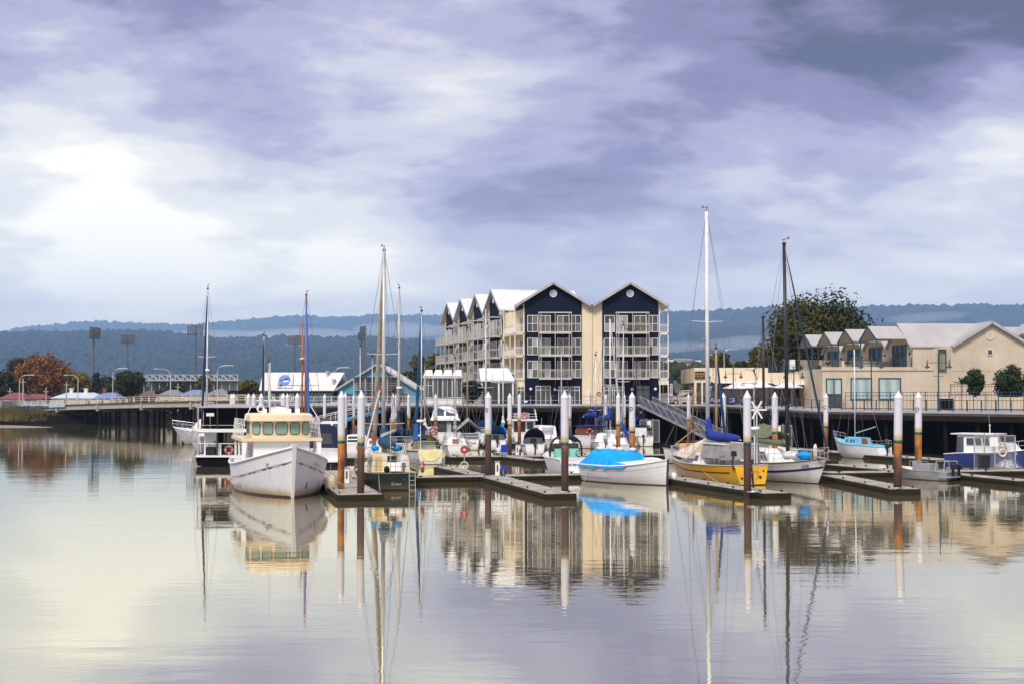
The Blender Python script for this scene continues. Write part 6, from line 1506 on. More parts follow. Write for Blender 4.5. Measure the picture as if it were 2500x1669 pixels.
# boat-deck railings
for s_ in (1, -1):
    pts0 = [(xw + .15, s_ * 2.2), (xw - 1.2, s_ * 2.27), (xw - 2.6, s_ * 2.3), (xw - 4, s_ * 2.3), (xw - 5.8, s_ * 2.3)]
    for z in (3.32, 3.58, 3.84, 4.12): B().path([(x, y - s_ * .1 * (z - 3), z) for x, y in pts0], 0.022, 5).out('rail', M_SUPER, tr_)
    for k in range(9):
        f = k / 8; x = xw + .15 - 5.9 * f; y = s_ * (2.2 + .1 * min(1, f * 2)); B().tube((x, y, 3.05), (x, y - s_ * .11, 4.14), 0.022, n=5).out('rail_post', M_SUPER, tr_)
    B().path([(xw + .1, s_ * 2.1, 4.12), (xw - .1, s_ * 1.9, 4.5), (xw - .3, s_ * 1.72, 4.85)], 0.022, 5).out('rail', M_SUPER, tr_)
    for xx in (xw + .1, xw - 2.4, xw - 5.0): B().box(xx - .07, xx + .07, s_ * 2.2 - .06, s_ * 2.2 + .06, 1.2, 2.89).out('deck_post', M_SUPER, tr_)
    B().hexa([(xw + .02, s_ * 2.16, 1.2), (xw + .2, s_ * 2.16, 1.2), (xw + .2, s_ * 2.24, 1.2), (xw + .02, s_ * 2.24, 1.2), (xw - .15, s_ * 1.95, 2.88), (xw + .2, s_ * 1.95, 2.88), (xw + .2, s_ * 2.24, 2.88), (xw - .15, s_ * 2.24, 2.88)]).out('wing_bracket', M_SUPER, tr_)
lad = B()
for y in (-1.98, -1.72): lad.tube((xw - .2, y - .12, 1.2), (xw - .2, y - .0, 2.9), .022, n=5)
for k in range(7): lad.tube((xw - .2, -2.1 + .02 * k, 1.35 + k * .24), (xw - .2, -1.84 + .02 * k, 1.35 + k * .24), .018, n=5)
lad.out('ladder', M_SUPER, tr_)
for t, sd in ((0.88, -1), (0.86, 1)):
    p = h.P(t, 1 - .55 / (h.sh(t) + 1), sd, 0.04); B().tube(p - Vector((0, sd * .05, 0)), p + Vector((0.02, sd * .05, 0)), .09, n=10).out('hawse_pipe', M_STEEL, tr_)
B().bar(h.P(.90, .52, 1, .03), h.P(.905, .42, 1, .03), .05).out('rust_scar', M_RUST, tr_)
fender(tr_, (TL / 2 - 3.6, 2.45, 0.55), .30, 1.0, mat('cream_fender', (0.66, 0.60, 0.36), .5))
moor(tr_, tr_.matrix_basis @ h.P(.84, .86, 1), (-8.9, 75.2, .41), .12); moor(tr_, tr_.matrix_basis @ h.P(.84, .86, 1), (-8.2, 77.5, .41), .3)

# ---- 2 black and white houseboat
M_MATTB = mat('matt_black', (0.007, 0.007, 0.008), 0.9, spec=0.04)
hb = thing('houseboat', 'two storey black and white houseboat with open railed decks', 'houseboat', (gx(556, 114), 114, 0), 0, GB)
def hbx(u): return gx(u, 112) - gx(556, 114)
HX0, HX1 = hbx(486), hbx(640)
B().hexa([(HX0 - .1, -2, .05), (HX1 + .1, -2, .05), (HX1 + .1, 8, .05), (HX0 - .1, 8, .05), (HX0 - .1, -2, .72), (HX1 + .1, -2, .72), (HX1 + .1, 8, .72), (HX0 - .1, 8, .72)]).out('pontoon', M_MATTB, hb)
B().box(HX0 - .15, HX1 + .15, -2.2, 8, .722, .86).out('deck_edge', M_SUPER, hb)
B().hexa([(HX0 - .32, -2.5, .45), (HX0 - .16, -2.2, .3), (HX0 - .16, 0, .3), (HX0 - .3, -.2, .45), (HX0 - .32, -2.5, .8), (HX0 - .16, -2.2, .8), (HX0 - .16, 0, .8), (HX0 - .3, -.2, .8)]).out('corner_fender', M_SUPER, hb)
B().box(HX0 + .1, HX1 - .1, -.2, 7.5, .86, 2.75).out('lower_cabin', M_MATTB, hb)
B().box(HX0 + .12, HX0 + 1.15, -.5, -.2, .87, 2.7).out('white_door_panel', M_SUPER, hb); B().box(HX0 + .95, HX0 + 1.02, -.56, -.5, 1.7, 1.95).out('door_handle', M_MATTB, hb)
B().box(HX0 + 1.6, HX1 - .2, -.24, -.2, .95, 2.6).out('sliding_window', M_GLASS, hb)
B().box(HX0 - .12, HX1 + .12, -2.0, 7.8, 2.75, 2.9).out('upper_deck', M_SUPER, hb); B().box(HX0 - .14, HX1 + .14, -2.06, -1.98, 2.66, 2.92).out('deck_fascia', M_SUPER, hb)
B().box(HX0, HX1, -.2, 7.5, 2.9, 4.55).out('upper_cabin', M_MATTB, hb); B().box(HX0 - .2, HX1 + .15, -2.0, 7.7, 4.56, 4.68).out('roof', M_GREYTRIM, hb)
for x in (HX0 - .05, HX0 + 1.45, HX0 + 2.95, HX1 - .1): B().box(x - .05, x + .05, -2.0, -1.9, .86, 4.56).out('deck_post', M_BLACK if x > HX0 + 1 else M_GREYTRIM, hb)
for z, mm in ((1.78, M_SUPER), (3.2, M_GREYTRIM)): B().bar((HX0 - .05, -1.95, z), (HX1, -1.95, z), .05).out('handrail', mm, hb)
for k in range(7): x = HX0 + .1 + k * .7; B().bar((x, -1.95, .86), (x, -1.95, 1.78), .03).out('rail_post', M_BLACK, hb)
B().bar((HX0 + .02, -1.96, 1.75), (HX0 + .02, -1.96, 2.6), .06).out('white_bracket', M_SUPER, hb)
lifebuoy(hb, (HX0 + 2.35, -1.8, 1.28), (0, 1, 0), .28, .09, M_ORANGE)
B().box(HX0 + .5, HX0 + 1.2, -1.7, -1.1, .87, 1.5).out('barbecue', M_BLACK, hb); B().box(HX0 + .55, HX0 + 1.15, -1.8, -1.75, 3.9, 4.15).out('floodlight', M_SUPER, hb); B().tube((HX0 + .85, -1.77, 2.9), (HX0 + .85, -1.77, 3.9), .02).out('light_pole', M_STEEL, hb)
B().box(HX0 + 1.4, HX0 + 1.7, -1.7, -1.4, .87, 1.7).out('white_cabinet', M_SUPER, hb)
r, L_ = boat('white flybridge cruiser with wide grey windscreen standing behind the white piles', (648, 152), (656, 143.5), 'motor_cruiser', 'boat')
h = Hull(L_, 3.5, 1.9, 1.5, 1.4, .5, .93, .9, -.1); h.build(r, M_GEL); o, f = solid(r, 'saloon', -L_ * .4, L_ * .25, 1.55, 1.15, 1.4, 3.4, .7, 0, M_SUPER, .05); pane(f['back'], o, .1, .9, .4, .85)
B().box(-L_ * .46, L_ * .15, -1.7, 1.7, 3.4, 3.6).out('flybridge_deck', M_SUPER, r)
o, f = solid(r, 'flybridge', -L_ * .38, L_ * .05, 1.5, 1.3, 3.6, 4.95, .4, .15, M_SUPER, .12); pane(f['back'], o, .2, .72, .3, .82, glass('grey_glass', (.20, .21, .22))); pane(f['back'], o, .78, .96, .3, .82, MATS['grey_glass']); pane(f['back'], o, .03, .15, .3, .82, MATS['grey_glass'])
B().box(-L_ * .44, L_ * .08, -1.6, 1.6, 4.98, 5.1).out('hardtop', M_SUPER, r)
for s_ in (1, -1):
    for x in (-L_ * .44, -L_ * .30): B().tube((x, s_ * 1.6, 3.6), (x, s_ * 1.55, 4.98), .03, n=5).out('hardtop_post', M_RAILS, r)
# ---- 3, 4 white boats behind the houseboat
r, L_ = boat('white motor cruiser with raked bow rail behind the houseboat', (424, 165), (600, 160), 'motor_cruiser', 'boat')
h = Hull(L_, 3.2, 2.0, 1.45, 1.3, .4, .9, 2.2, .2, 2.2); h.build(r, M_GEL)
o, f = solid(r, 'cabin', -L_ * .3, L_ * .2, 1.3, .9, 1.6, 2.9, 1.4, .1, M_SUPER, .2)
for k in (.2, .5): pane(f['port'], o, k, k + .22, .35, .8); pane(f['star'], o, k, k + .22, .35, .8)
pulpit(r, h, True, .75, t=.55); rails(r, h, .4, .9, .75, 6)
r, L_ = boat('white yacht with pale bowsprit half hidden by the houseboat', (492, 138), (520, 149), 'moored_yacht', 'yacht')
h = Hull(L_, 3.2, 1.6, 1.2, 1.3, .5, .7, .7); h.build(r, M_GEL); h.strip(r, M_GREYTRIM, .25, .33)
B().box(L_ / 2 - .6, L_ / 2 + .9, -.2, .2, 1.55, 1.68).out('bowsprit', mat('varnish_pale', (.55, .42, .16), .5), r)
o, f = solid(r, 'cabin', -L_ * .2, L_ * .22, 1.1, .8, 1.2, 1.75, .5, .1, M_SUPER)
dodger(r, -L_ * .35, -L_ * .1, 1.1, 1.7, 2.6, C_NAVY); pulpit(r, h); pulpit(r, h, False)
B().tube((-L_ * .45, 1.2, 1.3), (-L_ * .45, 1.2, 3.9), .03).out('generator_pole', M_STEEL, r); B().bar((-L_ * .45, .7, 4.0), (-L_ * .45, 1.7, 3.85), .05, .12).out('wind_generator', M_SUPER, r)
rig(r, .3, 1.6, zz(697, 140), .1, M_MASTW, L_, 1.5, 1.2, ((.53, .95), (.22, .7)), furl=C_NAVY, furl_r=.11)
boom(r, .2, 2.6, 3.4, C_NAVY)
radar(r, (.55, 0, zz(904, 140)), (.35, 0, zz(906, 140)), .28)
# ---- ketch with varnished masts and hidden yacht behind the trawler
r, L_ = boat('wooden ketch with two varnished brown masts and blue furled sail', (756, 128), (735, 141))
h = Hull(L_, 3.4, 1.7, 1.2, 1.4, .6, .6, 1.0); h.build(r, M_GEL)
o, f = solid(r, 'cabin', -L_ * .2, L_ * .2, 1.2, .8, 1.2, 1.8, .3, .1, M_SUPER)
rig(r, 1.2, 1.6, zz(718, 133), .15, M_MASTR, L_, 1.5, 1.2, ((.55, 1.0), (.78, .8)), furl=canvas('furl_bright_blue', (.01, .12, .55)), furl_r=.10)
rig(r, -4.4, 1.6, zz(788, 138), .11, M_MASTR, L_, 1.4, 1.2, ((.45, 1.6),), wind=False)
B().lathe([(0.02, 0), (.3, .02), (.3, .16), (.02, .2)], (-4.1, 0, zz(877, 138)), 12).out('radar_dome', M_SUPER, r)
boom(r, 1.0, 2.6, 4.0, C_BLUE, .2)
r, L_ = boat('grey masted yacht moored behind the trawler with a navy furled sail', (640, 150), (648, 160))
h = Hull(L_, 3.0, 1.5, 1.1, 1.2); h.build(r, M_GEL); solid(r, 'cabin', -L_ * .2, L_ * .2, 1, .7, 1.1, 1.6, .3, .1, M_SUPER)
rig(r, .3, 1.5, zz(818, 155), .13, M_ALU, L_, 1.4, 1.1, ((.3, .9),), furl=C_NAVY, furl_r=.12); boom(r, .1, 2.4, 3, C_NAVY)
r, L_ = boat('small yacht behind the trawler with a thin pale mast', (652, 136), (660, 144))
h = Hull(L_, 2.5, 1.3, .95, 1.0); h.build(r, M_GEL); solid(r, 'cabin', -L_ * .15, L_ * .2, .8, .6, .95, 1.4, .3, .1, M_SUPER)
rig(r, .2, 1.3, zz(880, 139), .06, M_MASTW, L_, 1.1, 1.0, ((.25, .5),)); boom(r, .1, 2.2, 2.6, C_NAVY)
# ---- cruiser under a black canvas and hardtop cruiser beside the orange pile
r, L_ = boat('white cruiser under a black canvas cockpit cover beside the trawler', (752, 123), (793, 112), 'motor_cruiser', 'boat')
h = Hull(L_, 3.4, 2.0, 1.5, 1.3, .5, .92, .9, -.3); h.build(r, mat('navy_topsides', (.70, .70, .70), .3, bottom=(.012, .02, .06), zline=.35))
o, f = solid(r, 'cockpit_cover', -L_ * .42, L_ * .18, 1.45, 1.2, 1.25, 3.05, .9, .25, C_NAVY, .35, camber=.22)
pane(f['back'], o, .2, .78, .25, .72, M_GLASS); pane(f['star'], o, .25, .75, .35, .75, M_GLASS)
B().box(-L_ / 2 - .9, -L_ / 2 + .1, -1.3, 1.3, .35, .45).out('swim_platform', M_SUPER, r); outboard(r, -L_ / 2 - .2, 1.0, .75)
h2 = B().box(-L_ * .49, -L_ * .46, .3, 1.3, .6, 1.1).out('transom_door', M_SUPER, r); fender(r, (-L_ / 2 + .1, -1.55, .9))
r, L_ = boat('white hardtop cruiser behind the orange pile', (806, 150), (812, 140), 'motor_cruiser', 'boat')
h = Hull(L_, 3.2, 1.9, 1.5, 1.3, .5, .9, .9, -.2); h.build(r, M_GEL)
o, f = solid(r, 'cabin', -L_ * .3, L_ * .25, 1.35, 1.0, 1.4, 2.9, .8, .25, M_SUPER, .2)
pane(f['back'], o, .12, .46, .35, .9, M_GLASSB); pane(f['back'], o, .54, .9, .35, .9, M_GLASSB); pane(f['star'], o, .2, .8, .4, .85)
rails(r, h, .1, .9, .7, 6)
# ---- white speedboat with script name on the walkway
r, L_ = boat('low white runabout with dark window strip behind the thick dock pile', (862, 139), (876, 129), 'runabout', 'boat')
h = Hull(L_, 2.5, 1.35, 1.15, 1.15, .4, .95, .8, -.25); h.build(r, M_GEL); h.strip(r, M_BLACK, .12, .19)
o, f = solid(r, 'windscreen_cabin', -L_ * .2, L_ * .2, 1.05, .8, 1.15, 1.85, .6, .35, M_SUPER, .15)
pane(f['back'], o, .08, .92, .15, .45); pane(f['back'], o, .08, .92, .6, .9); pane(f['star'], o, .1, .9, .3, .85)
M_INKK = mat('ink_black', (.02, .02, .025), .5)
h.transom_text(r, 'Shi', .42, M_INKK, .8); B().path([(-1.2, 1, 1.2), (-1.1, .9, 2.3), (-1.1, -.9, 2.3), (-1.2, -1, 1.2)], .025, 5).out('wakeboard_arch', M_BLACK, r)
# ---- 8 dark green cutter, stern to the camera
r, L_ = boat('dark green hulled cutter with cream pilothouse, blue sail cover and tall mast', (912, 94.2), (968, 83.0))
h = Hull(L_, 3.7, 1.55, .95, 1.0, .8, .62, .6, -.15, 2.2, full=.3)
h.build(r, mat('dark_green_hull', (.009, .018, .015), .5, var=.25, streak=.2, coat=.0, spec=.2, bottom=(.008, .008, .008), zline=.1, stain=.25), mat('cream_deck', (.60, .53, .36), .6), .1, gun=mat('teak_grey', (.22, .18, .13), .7))
o, f = solid(r, 'pilothouse', -L_ * .30, L_ * .02, 1.15, 1.05, .95, 1.95, .25, .2, mat('cream_house', (.66, .59, .43), .45), .1)
pane(f['back'], o, .40, .66, .30, .95, M_BLACK, 'companionway'); pane(f['back'], o, .06, .26, .1, .9, mat('ochre_panel', (.52, .36, .14), .6), 'side_panel'); pane(f['back'], o, .74, .94, .15, .95, C_WHITE, 'side_panel')
for k in (.15, .55): pane(f['port'], o, k, k + .28, .4, .85); pane(f['star'], o, k, k + .28, .4, .85)
solid(r, 'cabin_trunk', L_ * .02, L_ * .3, 1.0, .7, 1.0, 1.5, .3, 0, mat('cream_house'), .1)
B().hexa([(-L_ * .37, -.5, 1.05), (-L_ * .30, -.5, 1.05), (-L_ * .30, .3, 1.05), (-L_ * .37, .3, 1.05), (-L_ * .36, -.45, 1.5), (-L_ * .31, -.45, 1.55), (-L_ * .31, .25, 1.55), (-L_ * .36, .25, 1.5)]).out('hatch_box', M_SUPER, r)
rig(r, .3, 1.5, zz(607, 88.4), .125, M_ALU, L_, 1.6, 1.0, ((.50, 1.05), (.17, 1.3)), furl=canvas('furl_tan', (.42, .36, .24)), furl_r=.14, taper=.8)
boom(r, .1, 2.45, 4.2, C_PETROL, .30, luff=1.0); B().tube((-L_ * .1, 1.6, 1.2), (.2, .25, 5.8), .055, n=7).out('spinnaker_pole', M_ALU, r)
for k, (y, cc) in enumerate(((-.7, C_SKY), (-1.0, C_MID), (.9, C_SKY))): B().ball((-1.6 + .3 * k, y * .75, 2.3), .26, .24, .17, 9, 6, .25).out('blue_bundle', cc, r, True)
B().hexa([(-.6, -.05, 3.05), (-.3, .25, 2.9), (-.25, .25, 3.1), (-.55, -.05, 3.25), (-1.5, -.5, 3.35), (-1.3, -.6, 3.3), (-1.3, -.6, 3.4), (-1.5, -.5, 3.5)]).out('solar_panel', M_GREYTRIM, r)
pulpit(r, h, False, .75, mat('grey_rail', (.25, .24, .21), .5), .80, .02); rails(r, h, .1, .95, .7, 8, mat('grey_rail'))
B().bar((-L_ / 2 - .12, -.75, -.05), (-L_ / 2 - .02, -.75, 1.1), .04).bar((-L_ / 2 - .12, -1.1, -.05), (-L_ / 2 - .02, -1.1, 1.1), .04).out('ladder_side', M_RAILS, r)
for k in range(4): B().bar((-L_ / 2 - .11 + .02 * k, -1.1, .05 + .27 * k), (-L_ / 2 - .11 + .02 * k, -.75, .05 + .27 * k), .03).out('ladder_rung', M_RAILS, r)
outboard(r, -L_ / 2 + .12, -.45, 1.25, mat('grey_motor', (.12, .12, .12), .5), .8); h.transom_text(r, 'Ernest', .22, mat('silver_letter', (.45, .44, .40), .5), .66)
lifebuoy(r, (-L_ / 2 + .6, -1.62, 1.35), (.3, 1, 0), .26, .09, mat('pink_buoy', (.50, .17, .13), .6)); B().tube((-L_ / 2 + .25, .3, 1.0), (-L_ / 2 + .25, .3, 4.2), .025, n=6).out('flag_pole', M_ALU, r)
B().ball((-L_ / 2 + .35, .5, 1.2), .18, .18, .22, 9, 6).out('gas_bottle', M_TIMBER, r, True); fender(r, (-2.0, 1.75, .45), .12, .5)
moor(r, r.matrix_basis @ Vector((-L_ / 2 + .1, 1.0, .95)), (-7.0, 76.5, .41), .3)
# ---- yacht with radar on the mast
r, L_ = boat('white yacht with a radar on its grey mast behind the green cutter', (966, 142), (984, 131))
h = Hull(L_, 3.0, 1.5, 1.1, 1.15); h.build(r, M_GEL); o, f = solid(r, 'cabin', -L_ * .2, L_ * .22, 1.05, .7, 1.1, 1.7, .35, .1, M_SUPER); pane(f['back'], o, .35, .65, .1, .9)
rig(r, .3, 1.6, zz(700, 136), .14, mat('mast_buff', (.50, .46, .42), .45), L_, 1.4, 1.1, ((.40, .8), (.66, .75))); radar(r, (-.25, 0, zz(948, 136)), (.2, 0, zz(950, 136)), .3)
boom(r, .1, 2.5, 3.4, C_NAVY, .2, luff=1.6); dodger(r, -L_ * .38, -L_ * .1, 1.1, 1.6, 2.5, C_MID); pulpit(r, h, False); rails(r, h, .1, .9)
# ---- yellow sterned white yacht
r, L_ = boat('white yacht with pale yellow transom, blue furled mast and red lifebuoy', (1014, 126), (1051, 115.2))
h = Hull(L_, 2.9, 1.5, 1.05, 1.15, .5, .68, .7, -.45, 2.1); h.build(r, M_GEL, mat('yellow_deck', (.66, .58, .28), .5)); h.strip(r, C_NAVY, .06, .14)
b = B(); b.prism([h.P(0, v, s_) + Vector((-.03, 0, 0)) for v, s_ in ((1, 1), (.8, .95), (.62, .78), (.50, .45), (.46, 0), (.50, -.45), (.62, -.78), (.8, -.95), (1, -1))], (-.02, 0, 0)).out('yellow_transom', mat('pale_yellow', (.72, .64, .30), .4), r)
o, f = solid(r, 'cabin', -L_ * .15, L_ * .25, 1.0, .65, 1.05, 1.75, .4, .2, mat('yellow_cream', (.70, .63, .36), .4)); pane(f['back'], o, .28, .62, .05, .95, mat('pale_blue_door', (.42, .55, .62), .5), 'hatch')
B().path([(-L_ * .2, 1.15 * math.cos(a), 1.3 + .95 * math.sin(a)) for a in [math.pi * k / 10 for k in range(11)]], .05, 6).out('hood_frame', M_TIMBER, r); dodger(r, -L_ * .2, L_ * .02, 1.12, 1.3, 2.2, mat('buff_hood', (.50, .46, .36), .7))
rig(r, .8, 1.7, zz(755, 120), .075, M_ALU, L_, 1.3, 1.05, ((.42, .9),), furl=canvas('furl_sea_blue', (.01, .10, .26)), furl_r=.13); boom(r, .6, 2.6, 3.2, C_BLUE, .2)
lifebuoy(r, (-L_ * .12, -.75, 2.55), (1, 0, 0), .3, .085); B().box(-L_ * .10, L_ * .05, -1.1, -.2, 1.75, 2.9).out('white_locker', M_SUPER, r)
radar(r, (-L_ * .36, .62, 3.35), (-L_ * .36, .62, 1.1), .32); B().box(-L_ * .33, -L_ * .28, .2, .55, 2.0, 3.1).out('hanging_fender', C_PETROL, r); B().box(-L_ * .33, -L_ * .28, .75, 1.1, 1.9, 3.2).out('hanging_cloth', C_MID, r)
pulpit(r, h, False, .7); rails(r, h, .1, .9); h.transom_text(r, 'Canopus', .17, M_INKK, .80)
# ---- tall hardtop cruiser marked Ca
r, L_ = boat('dark sided flybridge cruiser with white arched hardtop near the quay', (1082, 169.3), (1088, 160.6), 'motor_cruiser', 'boat')
h = Hull(L_, 3.6, 1.9, 1.5, 1.35, .5, .93, .9, -.1); h.build(r, M_GEL)
o, f = solid(r, 'saloon', -L_ * .38, L_ * .25, 1.55, 1.2, 1.35, 2.75, .7, .0, mat('dark_saloon', (.03, .028, .026), .5), .05); pane(f['back'], o, .1, .45, .15, .8, M_GLASS); pane(f['back'], o, .55, .72, .05, .85, M_GREYTRIM, 'door')
B().box(-L_ * .42, L_ * .15, -1.65, 1.65, 2.75, 2.95).out('flybridge_deck', M_SUPER, r)
o, f = solid(r, 'flybridge_hood', -L_ * .28, L_ * .1, 1.55, 1.3, 2.95, 4.25, .5, .35, M_SUPER, .3, camber=.3); pane(f['back'], o, .08, .46, .25, .92, M_GLASSB); pane(f['back'], o, .54, .92, .25, .92, M_GLASSB)
B().path([(-L_ * .3, 1.5 * math.cos(a), 3.6 + .85 * math.sin(a)) for a in [math.pi * k / 10 for k in range(11)]], .06, 6).out('hood_rim', C_NAVY, r)
h.transom_text(r, 'Ca', .5, M_INKK, .72); fender(r, (-L_ / 2 - .15, .9, .7)); fender(r, (-L_ / 2 - .15, 1.2, .7))
# ---- yacht marked IPROIA with a grey tarpaulin tent
r, L_ = boat('white yacht with black name on the stern under a grey tarpaulin tent', (1136, 154.8), (1148, 146.6))
h = Hull(L_, 2.7, 1.35, 1.0, 1.05, .45, .66, .7, -.4); h.build(r, M_GEL); solid(r, 'cabin', -L_ * .1, L_ * .25, .95, .65, 1.0, 1.5, .3, .1, M_SUPER)
B().loft([[(-2.8, 1.5, 1.75), (-2.8, .0, 3.0), (-2.8, -1.5, 1.7)], [(-.5, 1.5, 1.85), (-.5, 0, 3.3), (-.5, -1.5, 1.8)], [(1.6, 1.3, 1.7), (1.6, 0, 2.9), (1.6, -1.3, 1.7)]]).out('tarpaulin_tent', C_GREY, r)
rig(r, .6, 1.5, zz(797, 150), .08, M_MASTT, L_, 1.2, 1.0, ((.45, .7),)); boom(r, .5, 2.9, 3.0, None); pulpit(r, h, False, .65, M_SUPER, .8, .03); h.transom_text(r, 'IPROIA', .42, M_INKK, .76); h.transom_text(r, 'hobart', .16, M_INKK, .60)
# ---- JAS
r, L_ = boat('white yacht with large black letters on its stern and navy covered boom', (1183, 169.5), (1190, 161.0))
h = Hull(L_, 2.6, 1.6, 1.25, 1.3, .5, .72, .6, -.2); h.build(r, M_GEL); solid(r, 'cabin', -L_ * .1, L_ * .25, .95, .65, 1.2, 1.7, .3, .1, M_SUPER)
rig(r, .4, 1.7, zz(750, 165), .10, M_MASTW, L_, 1.2, 1.2, ((.34, .9),)); boom(r, .3, 3.1, 3.2, C_NAVY, .26, luff=1.6); dodger(r, -2.4, -.3, 1.0, 2.0, 2.9, C_MID); pulpit(r, h, False, .7); h.transom_text(r, 'JAS', .62, M_INKK, .78)
r, L_ = boat('white masted small yacht with a pale blue cloth between piles', (1226, 166), (1231, 159))
h = Hull(L_, 2.3, 1.3, .95, 1.0); h.build(r, M_GEL); solid(r, 'cabin', -L_ * .1, L_ * .25, .85, .6, .95, 1.5, .3, .1, M_SUPER)
rig(r, .2, 1.4, zz(834, 162), .09, M_MASTW, L_, 1.1, 1.0, ((.55, 1.4),)); boom(r, .1, 2.4, 2.6, C_WHITE); B().add([(-2.6, .3, 2.5), (-2.2, -.5, 1.5), (-2.9, .7, 1.4), (-2.4, -.1, 1.2)], [(0, 1, 3, 2)]).out('hung_cloth', C_SKY, r); rails(r, h, .1, .9)
# ---- flybridge cruiser with blue bimini
r, L_ = boat('white flybridge cruiser with a blue bimini and pink lifebuoy', (1270, 169.4), (1276, 160.8), 'motor_cruiser', 'boat')
h = Hull(L_, 3.5, 1.9, 1.5, 1.35, .5, .93, .9, -.1); h.build(r, M_GEL)
o, f = solid(r, 'saloon', -L_ * .36, L_ * .25, 1.5, 1.15, 1.35, 2.75, .7, .0, M_SUPER, .05); pane(f['back'], o, .18, .62, .08, .92, mat('brown_curtain', (.05, .02, .015), .7), 'door'); pane(f['back'], o, .68, .92, .3, .9, M_GLASSB)
B().box(-L_ * .45, L_ * .15, -1.7, 1.7, 2.75, 2.9).out('flybridge_deck', M_SUPER, r)
for s_ in (1, -1):
    for x in (-L_ * .4, -L_ * .15, L_ * .1): B().tube((x, s_ * 1.6, 2.9), (x * .8, s_ * 1.4, 4.35), .025, n=5).out('bimini_frame', M_RAILS, r)
    for z in (3.2, 3.5): B().tube((-L_ * .44, s_ * 1.62, z), (L_ * .1, s_ * 1.62, z), .02, n=5).out('flybridge_rail', M_SUPER, r)
for z in (3.2, 3.5): B().tube((-L_ * .44, -1.62, z), (-L_ * .44, 1.62, z), .02, n=5).out('flybridge_rail', M_SUPER, r)
B().loft([[(x, y, 4.35 + .25 * math.cos(y * .9) - .04 * (x + 1) ** 2 * .3) for y in (-1.6, -1.1, -.4, .4, 1.1, 1.6)] for x in (-3.2, -2, -.8, .5)]).out('bimini', C_MID, r, True)
lifebuoy(r, (-L_ * .45, -.2, 3.3), (1, 0, 0), .3, .09, mat('pink_buoy')); B().box(-L_ * .1, L_ * .06, -.9, .9, 2.9, 3.6).out('helm_console', M_SUPER, r); radar(r, (-.4, -.5, 4.75), (-.4, -.5, 4.4), .22)
# ---- cream cabin boat
r, L_ = boat('cream hulled cabin boat with white wheelhouse and curtained rear window', (1297, 156.5), (1352, 150.2), 'cabin_boat', 'boat')
h = Hull(L_, 2.6, 1.55, 1.2, 1.0, .4, .94, .7, -.1); h.build(r, M_GELC, M_SUPER, gun=mat('pale_blue_trim', (.35, .42, .50), .5))
o, f = solid(r, 'wheelhouse', -L_ * .25, L_ * .18, 1.05, .85, 1.1, 2.35, .55, .25, M_SUPER, .12); pane(f['back'], o, .18, .82, .25, .85, glass('striped_curtain', curtain=(.45, .45, .47), folds=3)); 
for k in (.1, .55): pane(f['port'], o, k, k + .35, .4, .85); pane(f['star'], o, k, k + .35, .4, .85)
B().tube((.2, 0, 2.4), (.2, 0, 3.2), .02, n=5).out('aerial', M_STEEL, r)
# ---- white speedboat with green screen and script name
r, L_ = boat('white sports cruiser with navy arch, green seats and script name on its stern', (1338, 103.6), (1409, 96.6), 'speedboat', 'boat')
h = Hull(L_, 2.55, 1.5, 1.25, 1.2, .4, .95, .9, -.25); h.build(r, M_GEL)
B().box(-L_ * .36, -L_ * .05, -1.0, 1.0, .9, 1.22).out('cockpit_sole', M_DECKW, r)
o, f = solid(r, 'foredeck_cabin', -L_ * .02, L_ * .3, 1.08, .65, 1.22, 1.6, .7, 0, M_SUPER)
ws = B().loft([[(-.25 + .5 * (1 - (y / 1.1) ** 2), y, 1.55), (-.55 + .4 * (1 - (y / 1.1) ** 2), y * .93, 2.2)] for y in (-1.1, -.7, -.3, 0, .3, .7, 1.1)]).out('windscreen', glass('screen_glass', (.12, .16, .17)), r, True)
B().path([(-.9, 1.15 * math.cos(a), 1.4 + 1.25 * min(1, math.sin(a) * 1.15) ** .6 if 0 < a < 3.1 else 1.3) for a in [math.pi * k / 12 for k in range(13)]], .07, 7).out('canopy_arch', C_NAVY, r)
B().loft([[(-1.1, 1.05, 2.35), (-1.1, .5, 2.62), (-1.1, -.5, 2.62), (-1.1, -1.05, 2.35)], [(.0, .95, 2.25), (.0, .45, 2.45), (.0, -.45, 2.45), (.0, -.95, 2.25)]]).out('canopy_roof', C_NAVY, r, True)
M_SEAT = mat('sea_green_vinyl', (.16, .42, .34), .5)
for y in (-.55, .5): B().hexa([(-1.4, y - .35, 1.2), (-.9, y - .35, 1.2), (-.9, y + .35, 1.2), (-1.4, y + .35, 1.2), (-1.0, y - .33, 1.85), (-.85, y - .33, 1.85), (-.85, y + .33, 1.85), (-1.0, y + .33, 1.85)]).out('seat', M_SEAT, r)
st0 = B().torus((-1.6, -.75, 1.55), .24, .03, (1, 0, .4), 16, 6).out('steering_wheel', M_BLACK, r)
for k in range(3): B().bar((-1.6, -.75, 1.55), (-1.6 - .08 * math.cos(k * 2.1), -.75 + .22 * math.sin(k * 2.1), 1.55 + .22 * math.cos(k * 2.1)), .03).out('spoke', M_BLACK, st0)
p_ = h.P(0, .80, 0) + Vector((-.03, .42, 0)); text('Cool bow', r, p_, (0, -1, 0), h.P(0, .9, 0) - h.P(0, .8, 0), .24, M_INKK, world=False); B().box(-L_ / 2 - .55, -L_ / 2 + .02, -1.1, 1.1, .28, .36).out('swim_platform', M_SUPER, r)
